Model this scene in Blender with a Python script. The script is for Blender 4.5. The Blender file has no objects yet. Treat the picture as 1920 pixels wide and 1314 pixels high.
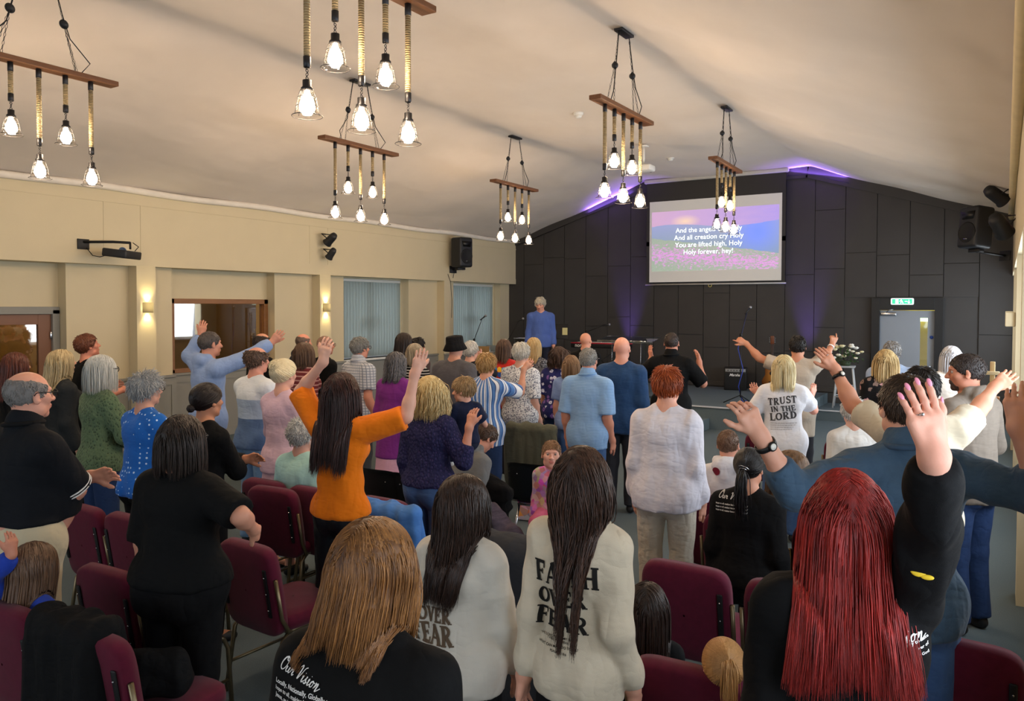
import bpy, bmesh, math, random
import numpy as np
from mathutils import Vector, Matrix
from mathutils.bvhtree import BVHTree
random.seed(7); RNG = np.random.default_rng(11)
C = bpy.context.scene.collection
SC = bpy.context.scene
PI = math.pi
# ---------------------------------------------------------------- camera, world, light
CAM_H = 2.15; FPX = 1466.65; CX = 960.0; CY = 618.35
YAW, PITCH, ROLL = 0.56249268, 0.02939532, 0.00184788
_cy, _sy = math.cos(YAW), math.sin(YAW)
CF = np.array([-_sy*math.cos(PITCH), _cy*math.cos(PITCH), -math.sin(PITCH)])
_r = np.array([_cy, _sy, 0.0]); _u = np.cross(_r, CF)
CR = _r*math.cos(ROLL) + _u*math.sin(ROLL); CU = -_r*math.sin(ROLL) + _u*math.cos(ROLL)
CO = np.array([0, 0, CAM_H])
cd = bpy.data.cameras.new('camera'); cam = bpy.data.objects.new('camera', cd); C.objects.link(cam)
cd.sensor_width = 36; cd.lens = FPX/1920*36; cd.shift_y = -(657-CY)/1920; cd.clip_start = .05
M = Matrix(((CR[0], CU[0], -CF[0], 0), (CR[1], CU[1], -CF[1], 0), (CR[2], CU[2], -CF[2], CAM_H), (0, 0, 0, 1)))
cam.matrix_world = M; SC.camera = cam
def ray(px, py): return CF + CR*((px-CX)/FPX) - CU*((py-CY)/FPX)
def at(px, py, z): return CO + ray(px, py)*z                    # a pixel at depth z
def on(px, py, ax, v):
    d = ray(px, py); return CO + d*((v - CO[ax])/d[ax])
SC.view_settings.view_transform = 'Standard'; SC.view_settings.look = 'None'
SC.view_settings.gamma = 1; SC.view_settings.use_curve_mapping = False
SC.view_settings.exposure = 0.45
SC.cycles.use_denoising = True
SC.cycles.max_bounces = 6; SC.cycles.diffuse_bounces = 4; SC.cycles.glossy_bounces = 2
SC.cycles.transmission_bounces = 4; SC.cycles.transparent_max_bounces = 8
SC.cycles.sample_clamp_indirect = 4.0
SC.cycles.caustics_reflective = False; SC.cycles.caustics_refractive = False
W = bpy.data.worlds.new('sky'); SC.world = W; W.use_nodes = True
W.node_tree.nodes['Background'].inputs[0].default_value = (.72, .84, 1, 1)
W.node_tree.nodes['Background'].inputs[1].default_value = 1.6
def area(name, loc, sx, sy, power, col, direction):
    l = bpy.data.lights.new(name, 'AREA'); l.shape = 'RECTANGLE'; l.size = sx; l.size_y = sy
    l.energy = power; l.color = col
    o = bpy.data.objects.new(name, l); C.objects.link(o); o.location = loc
    o.rotation_euler = Vector(direction).to_track_quat('-Z', 'Y').to_euler(); return o
RWIN = [(-2.7, -.6), (.3, 2.8), (3.8, 6.3), (7.3, 9.8), (10.9, 13.3), (14.4, 16.4)]
for a_, b_ in RWIN:                                           # daylight outside the right windows
    area('daylight', (.78, (a_+b_)/2, 1.85), b_-a_, 1.45, (31 if a_ > 7 else 18 if a_ > 3.5 else 8)*(b_-a_), (.84, .92, 1), (-1, 0, -.12))
area('daylight', (-5.2, -3.6, 1.9), 7.5, 1.7, 25, (.84, .92, 1), (0, 1, 0))   # rear windows behind the camera
for y_ in (12.1, 15.6):
    area('daylight', (-11.5, y_, 1.85), 1.8, 1.4, 20, (.9, .96, 1), (1, 0, 0))
# ---------------------------------------------------------------- helpers
def hexc(h, a=1.0):
    h = h.lstrip('#'); v = [int(h[i:i+2], 16)/255 for i in (0, 2, 4)]
    return tuple([(c/12.92 if c <= .04045 else ((c+.055)/1.055)**2.4) for c in v] + [a])
class NT:
    def __init__(s, name):
        s.m = bpy.data.materials.new(name); s.m.use_nodes = True; s.t = s.m.node_tree; s.n = s.t.nodes
        s.b = s.n['Principled BSDF']; s.out = s.n['Material Output']
    def add(s, k, **kw):
        n = s.n.new(k)
        for a, v in kw.items():
            if a.startswith('i_'): n.inputs[a[2:].replace('_', ' ')].default_value = v
            else: setattr(n, a, v)
        return n
    def ln(s, a, b): s.t.links.new(a, b)
    def math(s, op, a, b=None, c=None):
        n = s.n.new('ShaderNodeMath'); n.operation = op
        for i, v in enumerate((a, b, c)):
            if v is None: continue
            if isinstance(v, (int, float)): n.inputs[i].default_value = v
            else: s.ln(v, n.inputs[i])
        return n.outputs[0]
    def mix(s, f, a, b):
        n = s.n.new('ShaderNodeMix'); n.data_type = 'RGBA'
        for k, v in ((0, f), (6, a), (7, b)):
            if isinstance(v, (int, float, tuple)): n.inputs[k].default_value = v
            else: s.ln(v, n.inputs[k])
        return n.outputs[2]
    def obj(s):
        n = s.n.new('ShaderNodeTexCoord'); return n.outputs['Object']
    def xyz(s):
        n = s.n.new('ShaderNodeSeparateXYZ'); s.ln(s.obj(), n.inputs[0]); return n.outputs
    def noise(s, scale, detail=3, rough=.5, vec=None, out=0):
        n = s.n.new('ShaderNodeTexNoise'); n.inputs['Scale'].default_value = scale
        n.inputs['Detail'].default_value = detail; n.inputs['Roughness'].default_value = rough
        s.ln(vec if vec is not None else s.obj(), n.inputs['Vector']); return n.outputs[out]
    def scaled(s, v):
        n = s.n.new('ShaderNodeMapping'); n.inputs['Scale'].default_value = v; s.ln(s.obj(), n.inputs[0]); return n.outputs[0]
    def bump(s, h, strength=.3, dist=.01):
        n = s.n.new('ShaderNodeBump'); n.inputs['Strength'].default_value = strength; n.inputs['Distance'].default_value = dist
        s.ln(h, n.inputs['Height']); s.ln(n.outputs[0], s.b.inputs['Normal'])
    def set(s, col=None, rough=.6, metal=0, spec=.5, sheen=0):
        if col is not None:
            if isinstance(col, tuple): s.b.inputs['Base Color'].default_value = col
            else: s.ln(col, s.b.inputs['Base Color'])
        s.b.inputs['Roughness'].default_value = rough; s.b.inputs['Metallic'].default_value = metal
        s.b.inputs['Specular IOR Level'].default_value = spec
        if sheen: s.b.inputs['Sheen Weight'].default_value = sheen
        return s
_mc = {}
def mat(col, rough=.6, metal=0, spec=.4, var=.12, vs=6, bump=0, bs=60, sheen=0, emit=0):
    k = (col, rough, metal, spec, var, vs, bump, bs, sheen, emit)
    if k in _mc: return _mc[k]
    n = NT('surface_'+col.lstrip('#')); c = hexc(col)
    if var:  # added fill light, no real fixture: brightens the room behind the hatch glass
        d = tuple([x*(1-var) for x in c[:3]]+[1]); e = tuple([min(1, x*(1+var)) for x in c[:3]]+[1])
        n.set(n.mix(n.noise(vs, 4), d, e), rough, metal, spec, sheen)
    else: n.set(c, rough, metal, spec, sheen)
    if bump: n.bump(n.noise(bs, 2), bump, .004)
    if emit:
        n.b.inputs['Emission Color'].default_value = c; n.b.inputs['Emission Strength'].default_value = emit
    _mc[k] = n.m; return n.m
def smooth(me, on_=True):
    me.polygons.foreach_set('use_smooth', np.full(len(me.polygons), on_)); me.update()
def link(name, me, m=None, parent=None, sm=True):
    if isinstance(me, bmesh.types.BMesh):
        b = me; me = bpy.data.meshes.new(name); b.to_mesh(me); b.free()
    if sm is not None: smooth(me, sm)
    for x in (m if isinstance(m, (list, tuple)) else [m]):
        if x is not None and len(me.materials) < (len(m) if isinstance(m, (list, tuple)) else 1): me.materials.append(x)
    o = bpy.data.objects.new(name, me); C.objects.link(o)
    if parent is not None: o.parent = parent
    return o
def tag(o, label, cat, group=None, kind=None):
    if label: o['label'] = label
    if cat: o['category'] = cat
    if group: o['group'] = group
    if kind: o['kind'] = kind
    return o
def thing(name, label, cat, loc=(0, 0, 0), rz=0, group=None):
    o = bpy.data.objects.new(name, None); C.objects.link(o); o.location = loc; o.rotation_euler = (0, 0, rz)
    o.empty_display_size = .1
    return tag(o, label, cat, group)
def dup(root, loc=None, rz=None, label=None, group=None):
    r = root.copy(); C.objects.link(r)
    if loc is not None: r.location = loc
    if rz is not None: r.rotation_euler = (0, 0, rz)
    if label: r['label'] = label
    if group: r['group'] = group
    for ch in list(root.children):
        c = ch.copy(); C.objects.link(c); c.parent = r
        for g in list(ch.children):
            d = g.copy(); C.objects.link(d); d.parent = c
    return r
def BM(): return bmesh.new()
def box(bm, c, s, bev=0, rot=None, seg=2):
    r = bmesh.ops.create_cube(bm, size=1); vs = r['verts']
    m = Matrix.Diagonal((s[0], s[1], s[2], 1))
    bmesh.ops.transform(bm, matrix=m, verts=vs)
    if bev:
        es = list({e for v in vs for e in v.link_edges})
        rr = bmesh.ops.bevel(bm, geom=es, offset=bev, segments=seg, affect='EDGES', profile=.5)
        vs = list({v for v in rr['verts']} | {v for v in vs if v.is_valid})
    t = Matrix.Translation(c) @ (rot.to_4x4() if rot is not None else Matrix.Identity(4))
    bmesh.ops.transform(bm, matrix=t, verts=vs); return vs
def tube(bm, pts, r, n=8, cap=True, radii=None):
    pts = [Vector(p) for p in pts]; rings = []; prev = None
    for i, p in enumerate(pts):
        t = (pts[min(i+1, len(pts)-1)] - pts[max(i-1, 0)]); t.normalize()
        if prev is None:
            a = Vector((0, 0, 1)) if abs(t.z) < .9 else Vector((1, 0, 0)); x = t.cross(a).normalized()
        else:
            x = (prev - t*prev.dot(t)).normalized()
        prev = x; y = t.cross(x); rr = radii[i] if radii else r
        rings.append([bm.verts.new(p + x*rr*math.cos(2*PI*k/n) + y*rr*math.sin(2*PI*k/n)) for k in range(n)])
    for a, b in zip(rings, rings[1:]):
        for k in range(n): bm.faces.new((a[k], a[(k+1) % n], b[(k+1) % n], b[k]))
    if cap: bm.faces.new(rings[0][::-1]); bm.faces.new(rings[-1])
def lathe(bm, prof, n=20, c=(0, 0, 0), cap=True):
    rings = [[bm.verts.new((c[0]+r*math.cos(2*PI*k/n), c[1]+r*math.sin(2*PI*k/n), c[2]+z)) for k in range(n)] for r, z in prof]
    for a, b in zip(rings, rings[1:]):
        for k in range(n): bm.faces.new((a[k], a[(k+1) % n], b[(k+1) % n], b[k]))
    if cap: bm.faces.new(rings[0][::-1]); bm.faces.new(rings[-1])
def ball(bm, c, r, s=(1, 1, 1), u=14, v=10):
    m = Matrix.Translation(c) @ Matrix.Diagonal((r*s[0], r*s[1], r*s[2], 1))
    bmesh.ops.create_uvsphere(bm, u_segments=u, v_segments=v, radius=1, matrix=m)
def torus(bm, c, R, r, n=20, k=6, axis='Z'):
    pts = []
    for i in range(n+1):
        a = 2*PI*i/n; p = (R*math.cos(a), R*math.sin(a), 0)
        if axis == 'Y': p = (p[0], 0, p[1])
        if axis == 'X': p = (0, p[0], p[1])
        pts.append(Vector(p)+Vector(c))
    tube(bm, pts, r, k, cap=False)
def prism(bm, poly, d, M_=None):
    a = [bm.verts.new((p[0], p[1], 0)) for p in poly]; b = [bm.verts.new((p[0], p[1], d)) for p in poly]; n = len(poly)
    bm.faces.new(a[::-1]); bm.faces.new(b)
    for i in range(n): bm.faces.new((a[i], a[(i+1) % n], b[(i+1) % n], b[i]))
    if M_ is not None: bmesh.ops.transform(bm, matrix=M_, verts=a+b)
def from_np(name, V, F, m=None, parent=None, sm=True):
    me = bpy.data.meshes.new(name); V = np.asarray(V, np.float32); F = np.asarray(F, np.int32)
    k = F.shape[1]
    me.vertices.add(len(V)); me.vertices.foreach_set('co', V.ravel())
    me.loops.add(F.size); me.loops.foreach_set('vertex_index', F.ravel())
    me.polygons.add(len(F)); me.polygons.foreach_set('loop_start', np.arange(0, F.size, k, dtype=np.int32))
    try: me.polygons.foreach_set('loop_total', np.full(len(F), k, np.int32))
    except Exception: pass
    me.update(calc_edges=True)
    return link(name, me, m, parent, sm)
# ---------------------------------------------------------------- organic surfaces: distance fields, meshed with surface nets
def V3(*a): return np.array(a[0] if len(a) == 1 else a, float)
def unit(v): v = np.asarray(v, float); return v/(np.linalg.norm(v)+1e-9)
def rc(a, b, ra, rb, dep=None, q=1.0, clip=None, k=None):
    """tapered capsule; dep/q squash it along the axis dep; clip=(point, normal) keeps the side the normal points away from"""
    return ('rc', V3(a), V3(b), ra, rb, None if dep is None else unit(dep), q, clip, k)
def el(c, r, R=None, k=None, clip=None): return ('el', V3(c), V3(r), None if R is None else np.asarray(R), None, None, None, clip, k)
def ev1(p, P):
    if p[0] == 'rc':
        _, a, b, ra, rb, dep, q, clip, _k = p
        ab = b-a; pa = P-a
        if dep is not None:
            pa = pa + np.outer(pa@dep, dep)*(1/q-1); ab = ab + dep*(ab@dep)*(1/q-1)
        L = ab@ab
        h = np.clip((pa@ab)/(L+1e-12), 0, 1)
        d = np.linalg.norm(pa - h[:, None]*ab, axis=1) - (ra+(rb-ra)*h)
        if dep is not None: d = d*(.5+.5*q)
    else:
        _, c, r, R, _, _, _, clip, _k = p
        x = P-c
        if R is not None: x = x@R
        k0 = np.linalg.norm(x/r, axis=1); k1 = np.linalg.norm(x/(r*r), axis=1)
        d = k0*(k0-1)/(k1+1e-9)
    if clip is not None: d = np.maximum(d, (P-clip[0])@clip[1])
    return d
def smin(a, b, k):
    h = np.clip(.5+.5*(b-a)/k, 0, 1); return b*(1-h)+a*h - k*h*(1-h)
def field(prims, k=.03, sub=(), post=None):
    def f(P):
        d = None
        for p in prims:
            e = ev1(p, P); kk = p[8] or k
            d = e if d is None else smin(d, e, kk)
        for p in sub:
            kk = p[8] or .01; d = -smin(-d, ev1(p, P), kk)
        if post is not None: d = post(P, d)
        return d
    return f
def bounds(prims, pad=.03):
    lo = np.full(3, 1e9); hi = -lo
    for p in prims:
        if p[0] == 'rc':
            for c, r in ((p[1], p[3]), (p[2], p[4])): lo = np.minimum(lo, c-r); hi = np.maximum(hi, c+r)
        else:
            r = p[2].max(); lo = np.minimum(lo, p[1]-r); hi = np.maximum(hi, p[1]+r)
    return lo-pad, hi+pad
def nets(f, lo, hi, h):
    """surface nets on a sparse grid"""
    B = 4; n = np.maximum(2, np.ceil((hi-lo)/(h*B)).astype(int)+1)
    g = [lo[i]+np.arange(n[i])*h*B + h*B/2 for i in range(3)]
    G = np.stack(np.meshgrid(*g, indexing='ij'), -1).reshape(-1, 3)
    d = f(G).reshape(n)
    act = np.abs(d) < h*B*1.75
    N = n*B+1
    D = np.full(N, 1.0, np.float32)
    big = np.zeros(N, bool)
    idx = np.argwhere(act)
    D[:-1, :-1, :-1] = np.repeat(np.repeat(np.repeat(np.where(d < 0, -1., 1.), B, 0), B, 1), B, 2)
    o = np.stack(np.meshgrid(*[np.arange(B+1)]*3, indexing='ij'), -1).reshape(-1, 3)
    for s in range(0, len(idx), 6000):
        I = (idx[s:s+6000, None, :]*B + o[None]).reshape(-1, 3)
        big[I[:, 0], I[:, 1], I[:, 2]] = True
    I = np.argwhere(big)
    vals = np.empty(len(I), np.float32)
    for s in range(0, len(I), 400000): vals[s:s+400000] = f(lo + I[s:s+400000]*h)
    D[I[:, 0], I[:, 1], I[:, 2]] = vals
    S = D < 0
    # cells with sign change, all corners evaluated
    c = [S[i:N[0]-1+i, j:N[1]-1+j, k:N[2]-1+k] for i in (0, 1) for j in (0, 1) for k in (0, 1)]
    cnt = sum(x.astype(np.int8) for x in c)
    cell = (cnt > 0) & (cnt < 8)
    ci = np.argwhere(cell); vid = np.full(cell.shape, -1, np.int64); vid[cell] = np.arange(len(ci))
    acc = np.zeros((len(ci), 3)); num = np.zeros(len(ci))
    cor = [(i, j, k) for i in (0, 1) for j in (0, 1) for k in (0, 1)]
    for a in range(8):
        for b in range(a+1, 8):
            df = [cor[b][t]-cor[a][t] for t in range(3)]
            if sum(map(abs, df)) != 1: continue
            da = D[ci[:, 0]+cor[a][0], ci[:, 1]+cor[a][1], ci[:, 2]+cor[a][2]]; db = D[ci[:, 0]+cor[b][0], ci[:, 1]+cor[b][1], ci[:, 2]+cor[b][2]]
            m = (da < 0) != (db < 0); t = np.where(m, da/(da-db+1e-12), 0)
            pa = np.array(cor[a], float); pb = np.array(cor[b], float)
            acc += m[:, None]*(pa + t[:, None]*(pb-pa)); num += m
    V = lo + (ci + acc/np.maximum(num, 1)[:, None])*h
    F = []
    for ax in range(3):
        s0 = [slice(1, -1)]*3; s0[ax] = slice(0, -1); s1 = list(s0); s1[ax] = slice(1, None)
        A = S[tuple(s0)]; Bm = S[tuple(s1)]
        e = np.argwhere(A != Bm)
        if not len(e): continue
        off = np.array([1, 1, 1]); off[ax] = 0
        e = e+off; fl = S[e[:, 0], e[:, 1], e[:, 2]]
        u, v = [(1, 2), (2, 0), (0, 1)][ax]
        du = np.zeros(3, int); du[u] = 1; dv = np.zeros(3, int); dv[v] = 1
        q = [e, e-du, e-du-dv, e-dv]
        q = np.stack([vid[x[:, 0], x[:, 1], x[:, 2]] for x in q], 1)
        q[~fl] = q[~fl][:, ::-1]
        F.append(q)
    F = np.concatenate(F) if F else np.zeros((0, 4), int)
    F = F[(F >= 0).all(1)]
    return V, F
def grad(f, P, e=.004):
    g = np.stack([f(P+np.eye(3)[i]*e)-f(P-np.eye(3)[i]*e) for i in range(3)], 1); return g/(np.linalg.norm(g, axis=1, keepdims=True)+1e-9)
def strands_mesh(paths, rad, flat=.45, nrm=None):
    """paths (S,K,3) -> tubes of three sides, tapering at both ends"""
    S, K, _ = paths.shape
    t = np.gradient(paths, axis=1); t /= np.linalg.norm(t, axis=2, keepdims=True)+1e-9
    ref = np.array([.3, .2, .93]); x = np.cross(t, ref); x /= np.linalg.norm(x, axis=2, keepdims=True)+1e-9
    y = np.cross(t, x)
    prof = np.interp(np.linspace(0, 1, K), [0, .15, .7, 1], [.6, 1, .9, .12])
    r = np.asarray(rad).reshape(-1, 1, 1)*prof[None, :, None]
    V = np.stack([paths + r*(x*math.cos(a)+y*math.sin(a)) for a in (0, 2*PI/3, 4*PI/3)], 2)
    V = V.reshape(-1, 3)
    s = np.arange(S)[:, None, None]*K*3; k = np.arange(K-1)[None, :, None]*3; j = np.arange(3)[None, None, :]; j2 = (j+1) % 3
    F = np.stack([s+k+j, s+k+j2, s+k+3+j2, s+k+3+j], -1).reshape(-1, 4)
    return V, F
def rot_axis(ax, a):
    return np.array(Matrix.Rotation(a, 3, Vector(ax)))
def fold_noise(seed, amp, freq=26, n=5, vert=.35):
    r = np.random.default_rng(seed); K = r.normal(size=(n, 3)); K[:, 2] *= vert; K /= np.linalg.norm(K, axis=1, keepdims=True)
    K *= r.uniform(.6, 1.5, (n, 1))*freq; ph = r.uniform(0, 6.3, n)
    wob = r.normal(size=(3, 3))*7
    def g(P, d):
        Q = P + .02*np.sin(P@wob)
        w = np.sin(Q@K.T + ph)
        return d + amp*(np.abs(w).mean(1)-.64)*2.2
    return g
# --- material makers for people
_hm = {}
def hair_mat(c1, c2, rough=.42, streak=1.0):
    k = (c1, c2, rough, streak)
    if k in _hm: return _hm[k]
    n = NT('hair'); g = n.add('ShaderNodeNewGeometry')
    nz = n.noise(55, 2, .6, n.scaled((1, 1, .12)))
    f = n.math('ADD', n.math('MULTIPLY', g.outputs['Random Per Island'], .6*streak), n.math('MULTIPLY', n.math('SUBTRACT', nz, .3), .9))
    n.set(n.mix(n.math('MINIMUM', n.math('MAXIMUM', f, 0.0), 1.0), hexc(c1), hexc(c2)), rough, 0, .45)
    n.bump(n.noise(220, 2, .6, n.scaled((1, 1, .1))), .5, .003)
    _hm[k] = n.m; return n.m
def skin_mat(c):
    k = 'skin'+c
    if k in _hm: return _hm[k]
    n = NT('skin'); a = hexc(c); r = (min(1, a[0]*1.02), a[1]*.80, a[2]*.76, 1); l = tuple([min(1, x*1.08) for x in a[:3]]+[1])
    n.set(n.mix(n.noise(14, 3), r, l), .52, 0, .4); n.b.inputs['Subsurface Weight'].default_value = .0
    n.bump(n.noise(240, 2), .12, .002)
    _hm[k] = n.m; return n.m
def cloth(c, kind='plain', c2='#ffffff', c3='#888888', rough=.85, scale=1, weave=.25):
    k = ('cl', c, kind, c2, c3, rough, scale, weave)
    if k in _hm: return _hm[k]
    n = NT('fabric_'+kind); A, B, D = hexc(c), hexc(c2), hexc(c3)
    base = n.mix(n.noise(5, 3), tuple([x*.9 for x in A[:3]]+[1]), tuple([min(1, x*1.1) for x in A[:3]]+[1]))
    col = base; X = n.xyz()
    sf = lambda v, lo, hi: n.math('SMOOTHSTEP', v, lo, hi) if False else n.math('GREATER_THAN', v, lo)
    if kind == 'vstripe':      # vertical stripes of several widths, going round the body
        a = n.math('ARCTAN2', X[0], X[1]); s1 = n.math('SINE', n.math('MULTIPLY', a, 17*scale)); s2 = n.math('SINE', n.math('MULTIPLY', a, 41*scale))
        col = n.mix(n.math('GREATER_THAN', s1, .1), base, B); col = n.mix(n.math('GREATER_THAN', s2, .75), col, D)
    elif kind == 'hstripe':
        s1 = n.math('FRACT', n.math('MULTIPLY', X[2], 22*scale)); col = n.mix(n.math('GREATER_THAN', s1, .68), base, B)
    elif kind == 'fine':
        s1 = n.math('FRACT', n.math('MULTIPLY', X[2], 70*scale)); col = n.mix(n.math('GREATER_THAN', s1, .6), base, B)
    elif kind == 'check':
        s1 = n.math('FRACT', n.math('MULTIPLY', X[2], 34*scale)); s2 = n.math('FRACT', n.math('MULTIPLY', n.math('ARCTAN2', X[0], X[1]), 7*scale))
        col = n.mix(n.math('GREATER_THAN', s1, .78), base, B); col = n.mix(n.math('GREATER_THAN', s2, .78), col, B)
    elif kind == 'plaid':
        u = n.math('ADD', X[2], n.math('MULTIPLY', X[1], .8)); v = n.math('ADD', X[0], n.math('MULTIPLY', X[1], .35))
        for q, (w, off, cc, am) in ((u, (7, .55, D, .7)), (v, (7, .55, D, .7)), (u, (7, .93, B, .9)), (v, (7, .93, B, .9))):
            s1 = n.math('FRACT', n.math('MULTIPLY', q, w*scale)); f = n.math('MULTIPLY', n.math('GREATER_THAN', s1, off), am)
            col = n.mix(f, col, cc)
    elif kind in ('dots', 'floral', 'speckle'):
        v = n.add('ShaderNodeTexVoronoi'); v.inputs['Scale'].default_value = {'dots': 30, 'floral': 13, 'speckle': 60}[kind]*scale
        v.inputs['Randomness'].default_value = {'dots': .35, 'floral': 1, 'speckle': 1}[kind]
        n.ln(n.obj(), v.inputs['Vector'])
        if kind == 'dots': col = n.mix(n.math('LESS_THAN', v.outputs['Distance'], .22), base, B)
        elif kind == 'floral':
            ds = n.math('ADD', v.outputs['Distance'], n.math('MULTIPLY', n.math('SUBTRACT', n.noise(60, 2), .5), .5))
            sp = n.add('ShaderNodeSeparateColor'); n.ln(v.outputs['Color'], sp.inputs[0])
            cc = n.mix(n.math('GREATER_THAN', sp.outputs[0], .5), B, D)
            col = n.mix(n.math('LESS_THAN', ds, .36), base, cc)
            col = n.mix(n.math('LESS_THAN', v.outputs['Distance'], .09), col, A)
        else: col = n.mix(n.math('GREATER_THAN', n.noise(70*scale, 3, .7), .53), base, B)
    elif kind == 'blocks':     # three horizontal colour bands, scale = z of the upper border
        col = n.mix(n.math('LESS_THAN', X[2], scale), base, B); col = n.mix(n.math('LESS_THAN', X[2], scale-.17), col, D)
    elif kind == 'marl': col = n.mix(n.noise(9, 5, .75, n.scaled((1, 1, 9))), A, B)
    elif kind == 'denim':
        col = n.mix(n.noise(7, 5, .65), A, B)
    elif kind == 'multi':
        v = n.add('ShaderNodeTexVoronoi'); v.inputs['Scale'].default_value = 26*scale; n.ln(n.obj(), v.inputs['Vector'])
        hs = n.add('ShaderNodeHueSaturation'); hs.inputs['Saturation'].default_value = 1.1; hs.inputs['Value'].default_value = .9
        n.ln(v.outputs['Color'], hs.inputs['Color']); col = n.mix(.6, hs.outputs[0], A)
    n.set(col, rough, 0, .18, .08 if rough > .6 and sum(A[:3]) > .15 else 0)
    if kind == 'knit' :
        wv = n.add('ShaderNodeTexVoronoi'); wv.inputs['Scale'].default_value = 60*scale; n.ln(n.scaled((1, 1, .7)), wv.inputs['Vector'])
        n.set(n.mix(n.math('LESS_THAN', wv.outputs['Distance'], .3), base, B), rough, 0, .2)
        n.bump(wv.outputs['Distance'], .9, .01)
    else:
        w1 = n.math('ABSOLUTE', n.math('SUBTRACT', n.noise(6.5, 2, .5, n.scaled((1.2, 1.2, .45))), .5)); w2 = n.math('ABSOLUTE', n.math('SUBTRACT', n.noise(13, 2, .5, n.scaled((.6, 1, 1.3))), .5))
        h = n.math('ADD', n.math('MULTIPLY', n.noise(420, 1), .03), n.math('ADD', n.math('MULTIPLY', w1, 1.6), n.math('MULTIPLY', w2, .55)))
        n.bump(h, min(1, weave*1.6), .040)
    _hm[k] = n.m; return n.m
# ---------------------------------------------------------------- people
def cam2world(v): return CR*v[0] + CU*v[1] - CF*v[2]       # right, up, towards the camera
EYE = {}
def hand_prims(w, fd, bn, s, side, curl=.15, spread=1.0, thumb=.9, pose='open'):
    """w wrist, fd finger direction, bn normal of the back of the hand, side +1 right hand"""
    fd = unit(fd); bn = unit(np.asarray(bn, float) - fd*np.dot(bn, fd)); tx = np.cross(bn, fd)*side   # towards the thumb
    # a right hand seen from its back with fingers up has its thumb on the left
    tx = -tx
    P, Fi = [], []
    def pt(x, y, z=0): return w + (tx*x + fd*y + bn*z)*s
    for x0, x1, r in ((-.012, -.031, .0135), (-.004, -.010, .0155), (.006, .012, .0155), (.014, .031, .0145)):
        P.append(rc(pt(x0, .0), pt(x1, .082), .0165*s, r*s, k=.012))
    P.append(rc(pt(.016, .022, -.006), pt(.03, .05, -.010), .016*s, .013*s, k=.012))
    tips = []
    for i, (x, L, r) in enumerate(((.031, .072, .0088), (.0105, .080, .0092), (-.0105, .074, .0088), (-.030, .058, .0078))):
        c = curl*(1+.25*i) if not isinstance(curl, (list, tuple)) else curl[i]
        if pose == 'point' and i > 0: c = 1.25
        a = (x*6.0)*.9*spread*.33; p = pt(x, .084); ang = c*.6
        for sg in (.44, .32, .24):
            dirv = unit((fd*math.cos(a) + tx*math.sin(a))*math.cos(ang) - bn*math.sin(ang)); q = p + dirv*L*sg*s
            Fi.append((i, rc(p, q, r*s, r*s*.93))); p = q; ang += c*1.0; r *= .93
        tips.append((p, dirv, bn))
    a = .75*thumb; p = pt(.028, .034, -.008); Th = []
    for L, r, da in ((.034, .0125, .12), (.031, .0105, .2), (.020, .0092, .15)):
        dirv = unit(fd*math.cos(a)+tx*math.sin(a) - bn*.25); q = p + dirv*L*s
        Th.append(rc(p, q, r*s, r*s*.92, k=.012)); p = q; a -= da
    tips.append((p, dirv, unit(bn+tx*.6)))
    return P, Fi, Th, tips
def hand_field(P, Fi, Th):
    def f(X):
        d = None
        for p in P+Th: e = ev1(p, X); d = e if d is None else smin(d, e, .012)
        best = None
        for i in range(4):
            e = None
            for j, p in Fi:
                if j == i: q = ev1(p, X); e = q if e is None else smin(e, q, .004)
            d2 = smin(d, e, .009); best = d2 if best is None else np.minimum(best, d2)
        return best
    return f
def ik(S, T, L1, L2, pole):
    v = T-S; D = np.linalg.norm(v); D2 = min(D, (L1+L2)*.995); u = v/(D+1e-9); T = S+u*D2
    a = (L1*L1-L2*L2+D2*D2)/(2*D2); hgt = math.sqrt(max(L1*L1-a*a, 0)); pole = np.asarray(pole, float); pole = unit(pole-u*(pole@u))
    return S+u*a+pole*hgt, T
PEOPLE = {}
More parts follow.
